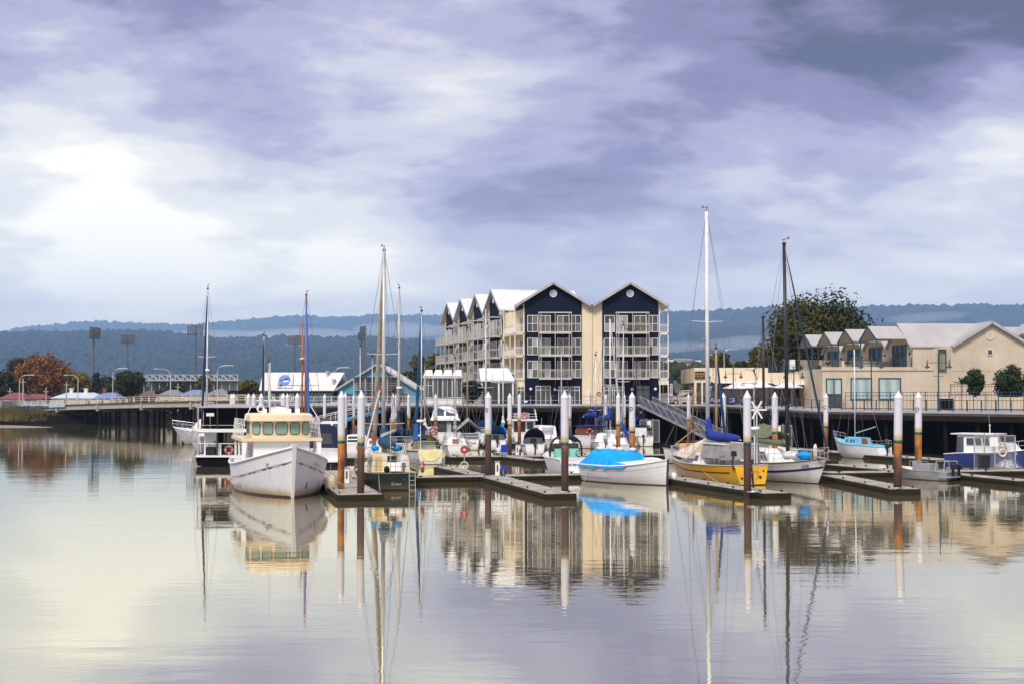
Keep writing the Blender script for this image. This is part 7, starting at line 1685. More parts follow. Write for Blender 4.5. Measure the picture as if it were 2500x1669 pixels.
# ---- white launch under a blue tarpaulin
r, L_ = boat('white wooden launch under a bright blue tarpaulin', (1629, 87.6), (1438, 93.6), 'launch', 'boat')
h = Hull(L_, 2.75, 1.58, 1.08, 1.08, .5, .7, .16, .25, 2.3, .42, .26, .75)
h.build(r, mat('launch_white', (.80, .80, .80), .4, var=.06, streak=.2, bottom=(.03, .03, .025), zline=.06, stain=.30, bump=.1, bscale=3), M_DECKW, .05, gun=M_SUPER, gr=.05)
h.strip(r, M_GREYTRIM, .34, .36, .0, .99, .012, 'plank_seam'); h.strip(r, M_SUPER, .62, .69, .0, .46, .05, 'rubbing_strake')
for v0 in (.52, .80): h.strip(r, mat('seam_grey', (.5, .5, .5), .6), v0, v0 + .008, .05, .98, .006, 'plank_seam')  # plank seams drawn as thin grey strips
a_, b_ = h.P(1, 1, 1), h.P(1, .28, 1); B().bar(a_ + Vector((.03, 0, .05)), b_ + Vector((.03, 0, -.1)), .1, .09).out('stem_post', mat('stem_dark', (.05, .04, .03), .7), r)
B().loft([[h.P(t, 1, sd) + Vector((0, -sd * .15, k)) for k in (0, .24)] for t, sd in [(.30 + .06 * i, -1) for i in range(10)] + [(.84 - .06 * i, 1) for i in range(10)]], True).out('coaming', M_SUPER, r)
rows = []; rr = random.Random(9)
for i in range(15):
    t = -.02 + .70 * i / 14; k = min(1, (i / 3.0)) if i < 3 else (min(1, (14 - i) / 2.0) if i > 12 else 1); top = 1.15 + .95 * (k ** .7) * (1 - .10 * (i / 14)); hwid = h.b(max(.0, t)) * 1.01
    row = []
    for j in range(13):
        e = -1 + 2 * j / 12; prof_ = (1 - abs(e) ** 2.6); zz2 = (h.sh(max(0, t)) - .12) + (top - h.sh(max(0, t)) + .12) * prof_ ** .8
        row.append((-L_ / 2 + L_ * t + rr.uniform(-.05, .05), hwid * e * (1.03 if abs(e) > .95 else 1), zz2 + rr.uniform(-.055, .055) + .05 * math.sin(i * 1.9 + j * .7)))
    rows.append(row)
tp = B().loft(rows).out('tarpaulin', C_SKY, r, True); sm = tp.modifiers.new('s', 'SUBSURF'); sm.levels = 1; sm.render_levels = 1
for k, (x, y) in enumerate(((-2.3, -.3), (-1.6, .2), (-.6, -.1), (.4, .1))): B().ball((x, y, 2.10), .28, .22, .14, 10, 6, .08).out('float_bag', C_WHITE, r, True)
B().ball((2.1, .2, 1.55), .9, .25, .12, 10, 5, .06).out('rolled_sail', C_WHITE, r, True); fender(r, (L_ / 2 - .9, 1.0, .45), .2, .42, M_SUPER); fender(r, (L_ / 2 - .3, .75, .55), .22, .45, M_SUPER)
for t in (.25, .32, .38): 
    p = h.P(t, .98, -1, .03); B().ball(p, .05).out('fairlead', M_STEEL, r)
moor(r, r.matrix_basis @ h.P(0, .8, 0), (3.0, 76.6, .41), .5); moor(r, r.matrix_basis @ h.P(.98, .9, 1), (9.6, 92, .41), .1)
# ---- yellow yacht
r, L_ = boat('bright yellow yacht with brown stripe, blue sail cover and cream foredeck tent', (1640, 99.0), (1832, 88.2))
h = Hull(L_, 3.2, 1.42, 1.12, 1.22, .5, .72, 1.1, -.35, 2.0, full=.30)
h.build(r, mat('yellow_hull', (.78, .42, .008), .35, var=.1, streak=.15, coat=.3, bottom=(.012, .012, .012), zline=.07), mat('yacht_deck', (.66, .64, .58), .6), .03, gun=M_DECKW)
h.strip(r, mat('brown_stripe', (.06, .025, .01), .5), .42, .50, 0.06, .99)
o, f = solid(r, 'coachroof', -L_ * .12, L_ * .25, 1.15, .75, 1.1, 1.75, .9, .05, M_SUPER, .15)
for k in (.28, .48, .66): pane(f['star'], o, k, k + .15, .3, .8, M_GLASS); pane(f['port'], o, k, k + .15, .3, .8, M_GLASS)
o2, f2 = solid(r, 'cockpit_hood', -L_ * .40, -L_ * .08, 1.3, 1.15, 1.55, 2.42, .35, .05, canvas('clear_hood', (.33, .32, .30)), .12, camber=.1)
B().tube((-L_ * .40, -1.2, 2.45), (-L_ * .08, -1.1, 2.48), .04, n=6).out('hood_rail', M_SUPER, r); B().tube((-L_ * .40, 1.2, 2.45), (-L_ * .08, 1.1, 2.48), .04, n=6).out('hood_rail', M_SUPER, r)
pane(f2['star'], o2, .72, .98, .0, .45, mat('teak_board', (.25, .08, .03), .5), 'washboard')
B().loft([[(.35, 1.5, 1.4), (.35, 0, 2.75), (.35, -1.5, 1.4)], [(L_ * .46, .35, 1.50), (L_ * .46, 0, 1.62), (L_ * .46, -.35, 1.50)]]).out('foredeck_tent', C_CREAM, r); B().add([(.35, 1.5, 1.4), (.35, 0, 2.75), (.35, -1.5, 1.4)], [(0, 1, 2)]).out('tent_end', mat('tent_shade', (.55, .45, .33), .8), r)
rig(r, .2, 1.7, zz(512, 93.5), .135, M_MASTW, L_, 1.5, 1.2, ((.54, 1.15),), taper=.85, sternx=-L_ / 2 + .1)
for k in range(12): z = 5 + k * 1.05; B().tube((.2, -.1 if k % 2 else .1, z), (.2, -.36 if k % 2 else .36, z), .018, n=5).out('mast_step', M_MASTW, r)
boom(r, -.02, 2.72, 4.4, C_BLUE, .27, luff=1.25)
B().tube((-L_ * .42, -.9, 1.3), (-L_ * .42, -.9, 4.55), .045, n=7).out('generator_pole', M_MASTW, r); wg = B().ball((-L_ * .42, -.9, 4.6), .12, .12, .12, 10, 6).out('wind_generator', M_SUPER, r, True)
for k in range(6):
    a = math.pi / 6 + k * math.pi / 3 - .5; ca, sa = math.cos(a), math.sin(a); xd = r.matrix_basis.inverted().to_3x3() @ Vector((1, 0, 0)); c0_ = Vector((-L_ * .42, -.9, 4.6)) + r.matrix_basis.inverted().to_3x3() @ Vector((0, -.12, 0))
    dd_ = xd * ca + Vector((0, 0, sa)); B().bar(c0_ + dd_ * .08, c0_ + dd_ * .62, .10, .03, r.matrix_basis.inverted().to_3x3() @ Vector((0, 1, 0))).out('blade', M_SUPER, wg)
radar(r, (-L_ * .45, -.55, 3.35), (-L_ * .45, -.55, 1.3), .34)
for p, q in (((-L_ * .36, -1.3, 1.3), (-L_ * .42, -.9, 3.0)), ((-L_ * .48, .2, 1.3), (-L_ * .42, -.9, 3.0)), ((-L_ * .45, -.55, 2.5), (-L_ * .42, -.9, 3.05))): B().tube(p, q, .025, n=5).out('gantry_tube', M_RAILS, r)
B().box(-L_ * .36, -L_ * .28, -1.52, -1.22, 1.25, 1.9).out('liferaft', mat('raft_cream', (.62, .60, .50), .4), r)
pulpit(r, h, True); pulpit(r, h, False, .65); rails(r, h, .05, .9, .6, 7); outboard(r, -L_ / 2 + .15, 1.15, 1.7, M_BLACK, .9)
tx_ = lambda s, t: h.P(0, t, s) + Vector((-.02, 0, 0))
for s_, t_, rr_ in ((.75, .55, .07), (-.55, .58, .09), (-.75, .8, .05)): B().tube(tx_(s_, t_) + Vector((.02, 0, 0)), tx_(s_, t_) + Vector((-.03, 0, 0)), rr_, n=10).out('exhaust', M_BLACK, r)
B().bar(tx_(.0, .35), tx_(.0, 1.05), .12, .06).out('rudder_head', M_BLACK, r); B().path([tx_(.5, .5), tx_(.5, .95) + Vector((-.25, 0, 0)), tx_(-.3, .95) + Vector((-.25, 0, 0)), tx_(-.3, .5)], .025, 6).out('boarding_ladder', M_RAILS, r)
for k in (0.55, 0.7): p = h.P(k, .55, -1, .12); fender(r, p, .12, .5, C_PETROL)
moor(r, r.matrix_basis @ h.P(.85, .9, -1), (12.0, 83.0, .41), .1, m=mat('yellow_rope', (.55, .40, .10), .8)); moor(r, r.matrix_basis @ h.P(.15, .95, -1), (12.4, 80.0, .41), .1, m=mat('yellow_rope'))
B().bar(h.P(.90, .80, -1, .015), h.P(.93, .80, -1, .015), .02, .16).out('registration_plate', M_BLACK, r)
# ---- DIVA
r, L_ = boat('white yacht with navy stripe, black mast and blue furled jib', (2018, 88.6), (1806, 97.6))
h = Hull(L_, 3.1, 1.62, 1.15, 1.15, .5, .75, 1.3, -.2, 2.0, full=.26); h.build(r, M_GEL, M_DECKW, .04, gun=mat('grey_toerail', (.16, .15, .14), .5)); h.strip(r, mat('navy_stripe', (.012, .02, .10), .4), .48, .62, .0, .995); h.strip(r, M_GREYTRIM, .2, .215)
o, f = solid(r, 'wheelhouse', -L_ * .30, L_ * .02, 1.2, 1.0, 1.1, 2.0, .75, .1, M_SUPER, .15)
for k0, k1 in ((.08, .50), (.56, .95)): pane(f['star'], o, k0, k1, .2, .85, M_GLASSB, frame=(M_SUPER, .02)); pane(f['port'], o, k0, k1, .2, .85, M_GLASSB)
solid(r, 'coachroof', L_ * .02, L_ * .22, .95, .7, 1.15, 1.5, .3, 0, M_SUPER)
B().ball((L_ * .16, -.3, 1.68), .75, .5, .28, 10, 6, .15).out('white_dinghy', C_WHITE, r, True); B().ball((L_ * .28, -.2, 1.72), .62, .4, .26, 12, 7, .22).out('blue_bundle', C_SKY, r, True)
rig(r, L_ * .07, 1.2, zz(592, 92.5), .13, M_MASTB, L_, 1.45, 1.15, ((.52, .95), (.66, .7)), furl=canvas('furl_dark', (.010, .028, .055)), furl_r=.065, bowx=L_ / 2 + .15, taper=.8, lean=-.25); wire(r, (L_ * .07, 0, zz(592, 92.5)), (L_ * .07, 0, zz(592, 92.5) + 1.2), .012, M_STEEL, 'aerial')
boom(r, L_ * .06, 2.2, 3.6, C_GREEN, .15, M_BLACK, .25); pulpit(r, h, True, .7, t=.8); rails(r, h, .1, .8, .6, 7); pulpit(r, h, False, .6); outboard(r, -L_ * .30, -1.35, 1.95, M_BLACK, .95)
p = h.P(.86, 1 - .34 / (h.sh(.86) + .5), -1, .03); q = h.P(.90, 1 - .34 / (h.sh(.90) + .5), -1, .03); text('DIVA', r, p, (q - p), (0, 0.12, 1), .27, M_INKK, world=False)
B().torus(h.P(.97, .97, 1) + Vector((0, -.2, .05)), .35, .06, (0, .3, 1), 14, 6).out('anchor_rope', M_ROPE, r); B().ball(h.P(.9, 1, -1) + Vector((0, .3, .5)), .18, .14, .5, 9, 6, .1).out('fender_bag', C_CREAM, r, True)
# ---- green tarp boat behind
r, L_ = boat('cream cabined yacht under a drab green tarpaulin behind the navy striped yacht', (1948, 104.5), (1818, 111.5))
h = Hull(L_, 3.0, 1.6, 1.25, 1.3, .5, .75, .7); h.build(r, M_GEL); o, f = solid(r, 'cabin', -L_ * .25, L_ * .15, 1.2, .9, 1.25, 2.05, .5, .2, mat('cream_house'), .2, camber=.2)
pane(f['star'], o, .1, .45, .3, .8); B().loft([[(-2.6, 1.4, 1.6), (-2.6, .1, 3.15), (-2.6, -1.4, 1.3)], [(-1.2, 1.4, 2.2), (-1.0, 0, 3.45), (-1.0, -1.5, 2.4)], [(1.3, 1.2, 2.3), (1.3, 0, 2.85), (1.3, -1.3, 2.35)]]).out('tarpaulin', C_GREEN, r)
rig(r, -1.0, 1.9, zz(772, 108), .11, M_MASTB, L_, 1.4, 1.3, ((.3, .9),), taper=.85); B().tube((-3.4, .6, 1.4), (-3.4, .6, zz(905, 110)), .04, n=6).out('generator_pole', M_MASTW, r)
wg = B().ball((-3.4, .6, zz(903, 110)), .1).out('wind_generator', M_BLACK, r)
for k in range(3): a = .9 + k * 2.094; B().bar((-3.4, .6, zz(903, 110)), (-3.4 + .75 * math.cos(a), .6 + .3 * math.cos(a), zz(903, 110) + .75 * math.sin(a)), .10, .03).out('blade', M_BLACK, wg)
r, L_ = boat('small white yacht with a tan mast and blue furled sail behind the yellow yacht', (1772, 113.4), (1738, 106.0))
h = Hull(L_, 2.2, 1.2, .95, 1.0); h.build(r, M_GEL); solid(r, 'cabin', -L_ * .1, L_ * .25, .8, .55, .95, 1.4, .3, .1, M_SUPER); rig(r, -1.6, 1.2, zz(848, 108), .10, M_MASTT, L_, 1.0, 1.0, (), furl=canvas('furl_mid_blue', (.01, .09, .34)), furl_r=.10, taper=.8); rails(r, h, .1, .9, .55, 5)
# ---- small varnished cabin boat
r, L_ = boat('small tan timber cabin boat with a brown mast', (1618, 116.5), (1738, 120.5), 'cabin_boat', 'boat')
h = Hull(L_, 2.2, 1.3, .95, 1.0, .4, .8, .5); h.build(r, M_GEL, gun=mat('tan_trim', (.45, .25, .09), .5)); M_TAN = mat('tan_cabin', (.60, .33, .12), .5)
o, f = solid(r, 'cabin', -L_ * .25, L_ * .18, .85, .65, .95, 1.55, .25, .1, M_TAN, .08)
for k in (.15, .45, .7): pane(f['port'], o, k, k + .12, .35, .75); pane(f['star'], o, k, k + .12, .35, .75)
rig(r, -.6, 1.5, zz(943, 118), .07, mat('mast_brown', (.18, .085, .04), .6), L_, .9, 1.0, (), wind=False, taper=.9); B().tube((L_ * .3, -.3, 1.2), (-L_ * .1, .2, 2.75), .05, n=6).out('gaff', mat('spar_tan', (.36, .22, .10), .6), r); B().tube((-L_ * .1, .2, 2.75), (-L_ * .55, .3, 2.5), .05, n=6).out('boom', mat('spar_tan'), r)
B().ball((.9, -.3, 1.25), .35, .25, .18, 9, 5, .2).out('blue_bundle', C_MID, r, True)
# ---- ketch with brown wheelhouse by the navy wall
r, L_ = boat('white ketch with a brown wheelhouse, red lifebuoy and blue sail covers', (1520, 157.5), (1421, 151.0))
h = Hull(L_, 2.9, 1.6, 1.2, 1.35, .5, .75, .7); h.build(r, M_GEL); h.strip(r, M_BLACK, .15, .22); M_BRN = mat('brown_house', (.13, .05, .03), .5)
o, f = solid(r, 'wheelhouse', -L_ * .48, -L_ * .12, 1.0, .95, 1.25, 2.3, .15, .1, M_BRN, .08); pane(f['star'], o, .1, .9, .45, .85, M_GLASSB); pane(f['port'], o, .1, .9, .45, .85, M_GLASSB); B().box(-L_ * .5, -L_ * .1, -1.1, 1.1, 2.36, 2.42).out('roof', C_BLUE, r)
solid(r, 'coachroof', -L_ * .12, L_ * .3, 1.0, .7, 1.2, 1.8, .3, 0, M_SUPER)
rig(r, 1.5, 1.8, zz(774, 155), .10, M_MASTW, L_, 1.3, 1.25, ((.40, 1.0),), furl=C_WHITE, furl_r=.10); rig(r, -1.4, 2.3, zz(864, 152), .085, M_MASTW, L_, 1.2, 1.25, ((.22, .8),))
boom(r, 1.4, 3.0, 2.6, C_BLUE, .3, luff=1.2); boom(r, -1.5, 3.3, 2.4, C_BLUE, .28, luff=1.0); lifebuoy(r, (-L_ / 2 + .1, -.9, 1.75), (1, .6, 0), .28, .1); rails(r, h, .05, .9)
r, L_ = boat('white yacht with a grey outboard on its stern in front of the brown wheelhouse ketch', (1466, 147.5), (1484, 139.6))
h = Hull(L_, 2.6, 1.35, 1.0, 1.05, .45, .72, .7, -.45); h.build(r, M_GEL); o, f = solid(r, 'cabin', -L_ * .2, L_ * .25, 1.05, .65, 1.0, 1.75, .4, .25, M_SUPER, .2); pane(f['back'], o, .35, .62, .1, .85, M_GREYTRIM, 'hatch'); outboard(r, -L_ / 2 - .05, .25, .95, mat('grey_motor'), .9)
rig(r, .4, 1.7, zz(822, 143), .06, M_ALU, L_, 1.1, 1.0, ((.4, .7),)); boom(r, .3, 2.4, 2.8, C_PETROL, .2); rails(r, h, .1, .9)
r, L_ = boat('white yacht with an oval transom and dark outboard below the grey gangway', (1536, 168), (1576, 157.3))
h = Hull(L_, 2.7, 1.4, 1.05, 1.0, .5, .62, .7, -.75); h.build(r, mat('grey_white_hull', (.62, .64, .64), .4, streak=.4, stain=.4, bottom=(.03, .03, .03))); solid(r, 'cabin', -L_ * .2, L_ * .25, 1.0, .65, 1.05, 1.6, .4, .15, M_SUPER, .15); outboard(r, -L_ / 2 - .35, .35, .9, M_BLACK, .9)
B().box(-L_ * .45, -L_ * .25, -.2, 1.1, 1.1, 2.0).out('white_box', M_SUPER, r); B().box(-L_ * .3, 0, -.9, .9, 2.2, 2.28).out('awning', C_NAVY, r); pulpit(r, h, False, .6); rig(r, .3, 1.5, zz(880, 162), .07, M_MASTB, L_, 1.1, 1.05, ((.4, .7),), furl=None); boom(r, .2, 2.2, 2.6, C_BLUE, .2, rise=1.5)
r, L_ = boat('low white yacht with a tall blue wrapped boom beside the orange brown pile', (1520, 142), (1528, 134.5))
h = Hull(L_, 2.4, 1.2, .9, .95); h.build(r, M_GEL); solid(r, 'cabin', -L_ * .15, L_ * .25, .85, .6, .9, 1.4, .3, .1, M_SUPER); B().path([(-2.6, -.5, .9), (-2.3, -.3, 1.6), (-1.8, .1, 2.4), (-1.4, .3, 3.0)], [.16, .2, .18, .1], 8).out('rolled_sail', C_BLUE, r, True)
wire(r, (-1.4, .3, 3.0), (1.2, 0, zz(790, 138)), .03, M_MASTW, 'spar'); rig(r, 1.2, 1.3, zz(790, 138), .05, M_ALU, L_, 1, .95, ((.5, .6),), stays=False)
# ---- more small craft lying between the walkways
for lab, b0, s0, kind, topv, cv in (('white yacht with a grey boom cover between the walkways beside the brown pile', (1106, 139.5), (1117, 131.5), 0, 872, C_GREY), ('open white motor boat with a navy canopy beside the slim pile', (1297, 139.5), (1306, 133.0), 1, 0, C_NAVY),
        ('slim white yacht with a bright blue boom cover behind the sports cruiser', (1366, 141), (1376, 133), 0, 838, C_BLUE), ('white sloop with tan boom cover in front of the arched hardtop cruiser', (1034, 151.5), (1042, 143.5), 0, 880, C_CREAM),
        ('small white runabout with mid blue canopy in front of the lettered yachts', (1206, 151.5), (1214, 145.5), 1, 0, C_MID), ('white sloop with a petrol blue cover left of the lifebuoy on the short walkway', (905, 135), (914, 127), 0, 868, C_PETROL)):
    r, L_ = boat(lab, b0, s0, 'moored_yacht' if kind == 0 else 'motor_boat', 'yacht' if kind == 0 else 'boat'); h = Hull(L_, 2.4, 1.3, .98, 1.02, .45, .75, .7, -.25); h.build(r, M_GEL); h.strip(r, cv, .10, .17)
    o, f = solid(r, 'cabin', -L_ * .15, L_ * .25, .95, .6, 1.0, 1.55, .4, .15, M_SUPER, .14); pane(f['back'], o, .32, .66, .1, .9, MATS['teak_board'] if kind == 0 else M_GLASS, 'hatch'); pane(f['star'], o, .2, .75, .35, .8); pane(f['port'], o, .2, .75, .35, .8)
    if kind == 0: rig(r, .4, 1.5, zz(topv, b0[1] - 3), .055, M_ALU, L_, 1.1, 1.0, ((.5, .7),)); boom(r, .3, 2.3, 2.8, cv, .17); pulpit(r, h, False, .55); rails(r, h, .1, .9, .55, 5)
    else: dodger(r, -L_ * .42, L_ * .02, 1.0, 1.1, 2.5, cv, 'canopy'); outboard(r, -L_ / 2 - .05, 0, .85)
    fender(r, (-L_ * .2, -1.25, .55)); fender(r, (L_ * .05, 1.25, .55))
# ---- pale blue small yacht near the dark quay
r, L_ = boat('small white yacht with pale blue deck and an outboard by the dark quay', (2036, 130.5), (2157, 124.6))
h = Hull(L_, 2.3, 1.75, 1.2, 1.05, .4, .72, .9, -.35); M_CY = mat('pale_blue_deck', (.18, .52, .68), .45); h.build(r, M_GEL, M_CY, gun=M_CY)
o, f = solid(r, 'cabin', -L_ * .12, L_ * .25, .85, .6, 1.15, 1.8, .35, .1, M_CY, .12); pane(f['back'], o, .3, .7, .05, .95, mat('teak_board'), 'hatch')
for k in (.2, .4, .7): pane(f['star'], o, k, k + .1, .4, .75); pane(f['port'], o, k, k + .1, .4, .75)
rig(r, .5, 1.8, zz(853, 128), .055, M_MASTW, L_, 1.0, 1.2, (), wind=False, taper=.9); boom(r, .4, 2.2, 2.6, None, m=M_ALU, rise=.6); pulpit(r, h, True, .6); pulpit(r, h, False, .55); outboard(r, -L_ / 2 - .05, -.2, .9)
# ---- aluminium work boat
r, L_ = boat('small bare aluminium work boat with two outboards beside the leaning pile', (2186, 96.0), (2327, 92.8), 'work_boat', 'boat')
h = Hull(L_, 2.0, .85, .62, .55, .3, .92, .5, .1); h.build(r, mat('bare_aluminium', (.40, .41, .42), .45, .5, var=.2, streak=.3, bottom=(.15, .08, .03), zline=.05), M_STEEL, .2)
B().box(-.7, .3, -.5, .5, .5, 1.05).out('engine_box', M_STEEL, r); B().box(.4, .75, -.3, .3, .5, 1.2).out('console', M_STEEL, r)
for x in (-1.9, -1.3): B().path([(x, .85, .55), (x, .75, 1.25), (x, -.75, 1.25), (x, -.85, .55)], .035, 6).out('roll_hoop', M_RAILS, r)
for x in (.1, 1.0): B().path([(x, -.6, .6), (x, -.55, 1.15), (x + .5, -.55, 1.15), (x + .5, -.6, .6)], .03, 6).out('grab_rail', M_RAILS, r)
outboard(r, -L_ / 2 - .05, .35, .65, M_BLACK, .9); outboard(r, -L_ / 2 - .05, -.35, .65, M_BLACK, .9); B().box(-L_ / 2 - .3, -L_ / 2 + .6, -.95, .95, .22, .30).out('stern_platform', M_STEEL, r)
# ---- blue and white cabin cruiser behind the gate
r, L_ = boat('white cabin cruiser with royal blue hull behind the mesh gate', (2535, 105.4), (2318, 109.8), 'cabin_cruiser', 'boat')
h = Hull(L_, 2.7, 1.7, 1.25, 1.1, .4, .92, .8, .05); h.build(r, mat('royal_blue_hull', (.014, .035, .19), .35, coat=.3, bottom=(.5, .5, .5), zline=.10), M_SUPER, gun=M_SUPER)
o, f = solid(r, 'wheelhouse', -L_ * .36, L_ * .06, 1.15, 1.05, 1.15, 2.55, .35, .05, M_SUPER, .12)
for k0, k1 in ((.28, .5), (.54, .72), (.76, .95)): pane(f['star'], o, k0, k1, .45, .85, frame=(M_SUPER, .02)); pane(f['port'], o, k0, k1, .45, .85)
pane(f['star'], o, .0, .2, .05, .9, M_GLASSB, 'clear_curtain'); solid(r, 'forward_cabin', L_ * .06, L_ * .3, 1.0, .75, 1.2, 1.95, .6, 0, M_SUPER, .15)
B().box(-L_ * .42, L_ * .08, -1.2, 1.2, 2.6, 2.68).out('roof', M_SUPER, r); rails(r, h, .55, .98, .7, 6, M_RAILS); lifebuoy(r, (L_ * .16, -1.05, 1.75), (0, 1, .1), .26, .08, C_CREAM)
B().tube((-.3, 0, 2.7), (-.3, 0, 3.3), .03).tube((-.3, -.15, 3.3), (-.3, .15, 3.3), .03).out('masthead_light', M_SUPER, r); wire(r, (-.3, 0, 3.3), (-.5, 0, 5.4), .012, M_STEEL, 'aerial')
# ---- covered dinghy on the middle walkway
r, L_ = boat('small grey dinghy with a royal blue cover on its motor by the middle walkway', (1200, 128.5), (1262, 127.6), 'dinghy', 'dinghy')
h = Hull(L_, 1.5, .55, .45, .45, .25, .9, .4); h.build(r, mat('grey_tube', (.45, .46, .47), .6)); B().box(-.55, .15, -.4, .4, .45, 1.15).out('motor_cover', canvas('canvas_royal', (.015, .03, .42)), r); B().ball((.5, 0, .65), .3, .3, .28, 9, 6, .2).out('white_bag', C_WHITE, r, True); B().ball((.9, .1, .55), .3, .25, .15, 9, 6, .2).out('blue_bag', C_NAVY, r, True)
r, L_ = boat('thin masted yacht moored under the blue club gallery', (876, 158), (884, 150))
h = Hull(L_, 2.5, 1.3, 1.0, 1.05); h.build(r, mat('timber_yacht', (.42, .20, .10), .5, bottom=(.03, .03, .03))); o, f = solid(r, 'cabin', -L_ * .35, L_ * .1, 1.0, .8, 1.0, 2.3, .2, .1, mat('brown_red_house', (.22, .07, .035), .5)); pane(f['back'], o, .1, .9, .4, .9, M_GLASSB)
rig(r, .5, 1.5, zz(842, 154), .06, M_MASTW, L_, 1.1, 1.0, ((.4, .6),)); boom(r, .4, 2.8, 2.6, C_CREAM, .2, luff=1.5)

# ------------------------------------------------------------------ dock furniture
def buoy_stand(label, u, Y, v1, zb=.36, ring=True):
    o = thing('lifebuoy_stand', label, 'lifebuoy stand', (gx(u, Y), Y, zb), 0, 'lifebuoy stands'); z = zz(v1, Y) - zb
    B().tube((0, 0, 0), (0, 0, z), .03, n=7).out('post', M_STEEL, o)
    dsk = B().tube((0, -.12, z), (0, .02, z), .26, n=20).out('red_case', M_RED, o); B().tube((0, -.135, z), (0, -.12, z), .085, n=12).out('centre_disc', C_WHITE, dsk)
    if ring:
        rg = B().torus((0, -.06, z - 1.02), .24, .045, (0, 1, 0), 18, 6).out('rope_coil', mat('cream_rope', (.60, .52, .36), .8), o); B().torus((0, -.08, z - 1.0), .21, .03, (.1, 1, 0), 18, 6).out('rope_coil', mat('cream_rope'), o)
buoy_stand('red cased lifebuoy stand with coiled rope on the walkway dock', 1134, 92.0, 1096); buoy_stand('red cased lifebuoy stand behind the dark thick pile near the club', 915, 120.6, 1068); buoy_stand('distant red lifebuoy stand by the brown wheelhouse ketch', 1447, 159.0, 1044, ring=False); buoy_stand('red lifebuoy case on the quay against the cream wall', 1462, 170.6, 960.5, 4.42, False)
def pedestal(label, u, Y, h_=.85):
    o = thing('service_pedestal', label, 'pedestal', (gx(u, Y), Y, .36), 0, 'white service pedestals'); B().box(-.14, .14, -.1, .1, 0, h_).out('body', M_SUPER, o); B().box(-.17, .17, -.13, .13, h_, h_ + .07).out('cap', M_GREYTRIM, o); B().box(-.05, .05, -.115, -.1, .25, h_ - .15).out('hose', M_RUST, o)
pedestal('white service pedestal on the walkway beside the brown pile', 1214.5, 92.6); pedestal('white service pedestal beside the bright orange pile', 848, 84.5); pedestal('white service pedestal on the middle walkway by the rusty pile', 1263, 124.8)
def gate(label, u0, u1, Y, vt, zb=.36, bays=4, buoy=False):
    x0, x1 = gx(u0, Y), gx(u1, Y); h_ = zz(vt, Y) - zb; o = thing('security_gate', label, 'gate', (x0, Y, zb), 0, 'mesh security gates on the docks'); w = x1 - x0
    for i in range(bays + 1): B().bar((w * i / bays, 0, 0), (w * i / bays, 0, h_ * (1.08 if 0 < i < bays else 1)), .06).out('gate_post', M_STEEL, o)
    B().bar((0, 0, h_), (w, 0, h_), .06).out('top_rail', M_STEEL, o); B().bar((0, 0, .05), (w, 0, .05), .05).out('bottom_rail', M_STEEL, o)
    for i in range(bays):
        b = B(); n = 14
        for k in range(1, n): x = w * (i + k / n) / bays; b.bar((x, 0, .06), (x, 0, h_ - .03), .012)
        for k in range(1, 16): z = h_ * k / 16; b.bar((w * i / bays, .01, z), (w * (i + 1) / bays, .01, z), .012)
        b.out('mesh_panel', mat('gate_mesh', (.26, .27, .28), .5, .4), o)
    B().box(w * .38, w * .58, -.04, -.03, h_ * .68, h_ * .96).out('notice', M_SUPER, o)
    if buoy: lifebuoy(o, (w * .68, -.1, h_ * .48), (0, 1, 0), .24, .07, C_CREAM)
gate('mesh security gate with notices and a cream lifebuoy on the walkway', 2376, 2476, 101.2, 1062, buoy=True); gate('grey mesh gate at the foot of the grey gangway', 1562, 1609, 160, 1024, bays=3); gate('grey mesh gate behind the navy striped yacht on the spine dock', 1868, 1932, 146, 1037, bays=3)
o = thing('wheelie_bin', 'black wheelie bin standing on the walkway by the mesh gate', 'bin', (gx(2400, 100.2), 100.2, .36)); B().hexa([(-.27, -.3, 0.08), (.27, -.3, .08), (.27, .3, .08), (-.27, .3, .08), (-.33, -.36, .95), (.33, -.36, .95), (.33, .36, .95), (-.33, .36, .95)]).out('body', M_BLACK, o); B().hexa([(-.37, -.4, .95), (.37, -.4, .95), (.37, .4, .95), (-.37, .4, .95), (-.35, -.36, 1.02), (.35, -.36, 1.02), (.33, .36, 1.06), (-.33, .36, 1.06)]).out('lid', M_BLACK, o)
for s_ in (-1, 1): B().tube((s_ * .2, .3, .1), (s_ * .28, .3, .1), .1, n=10).out('wheel', M_TYRE, o)
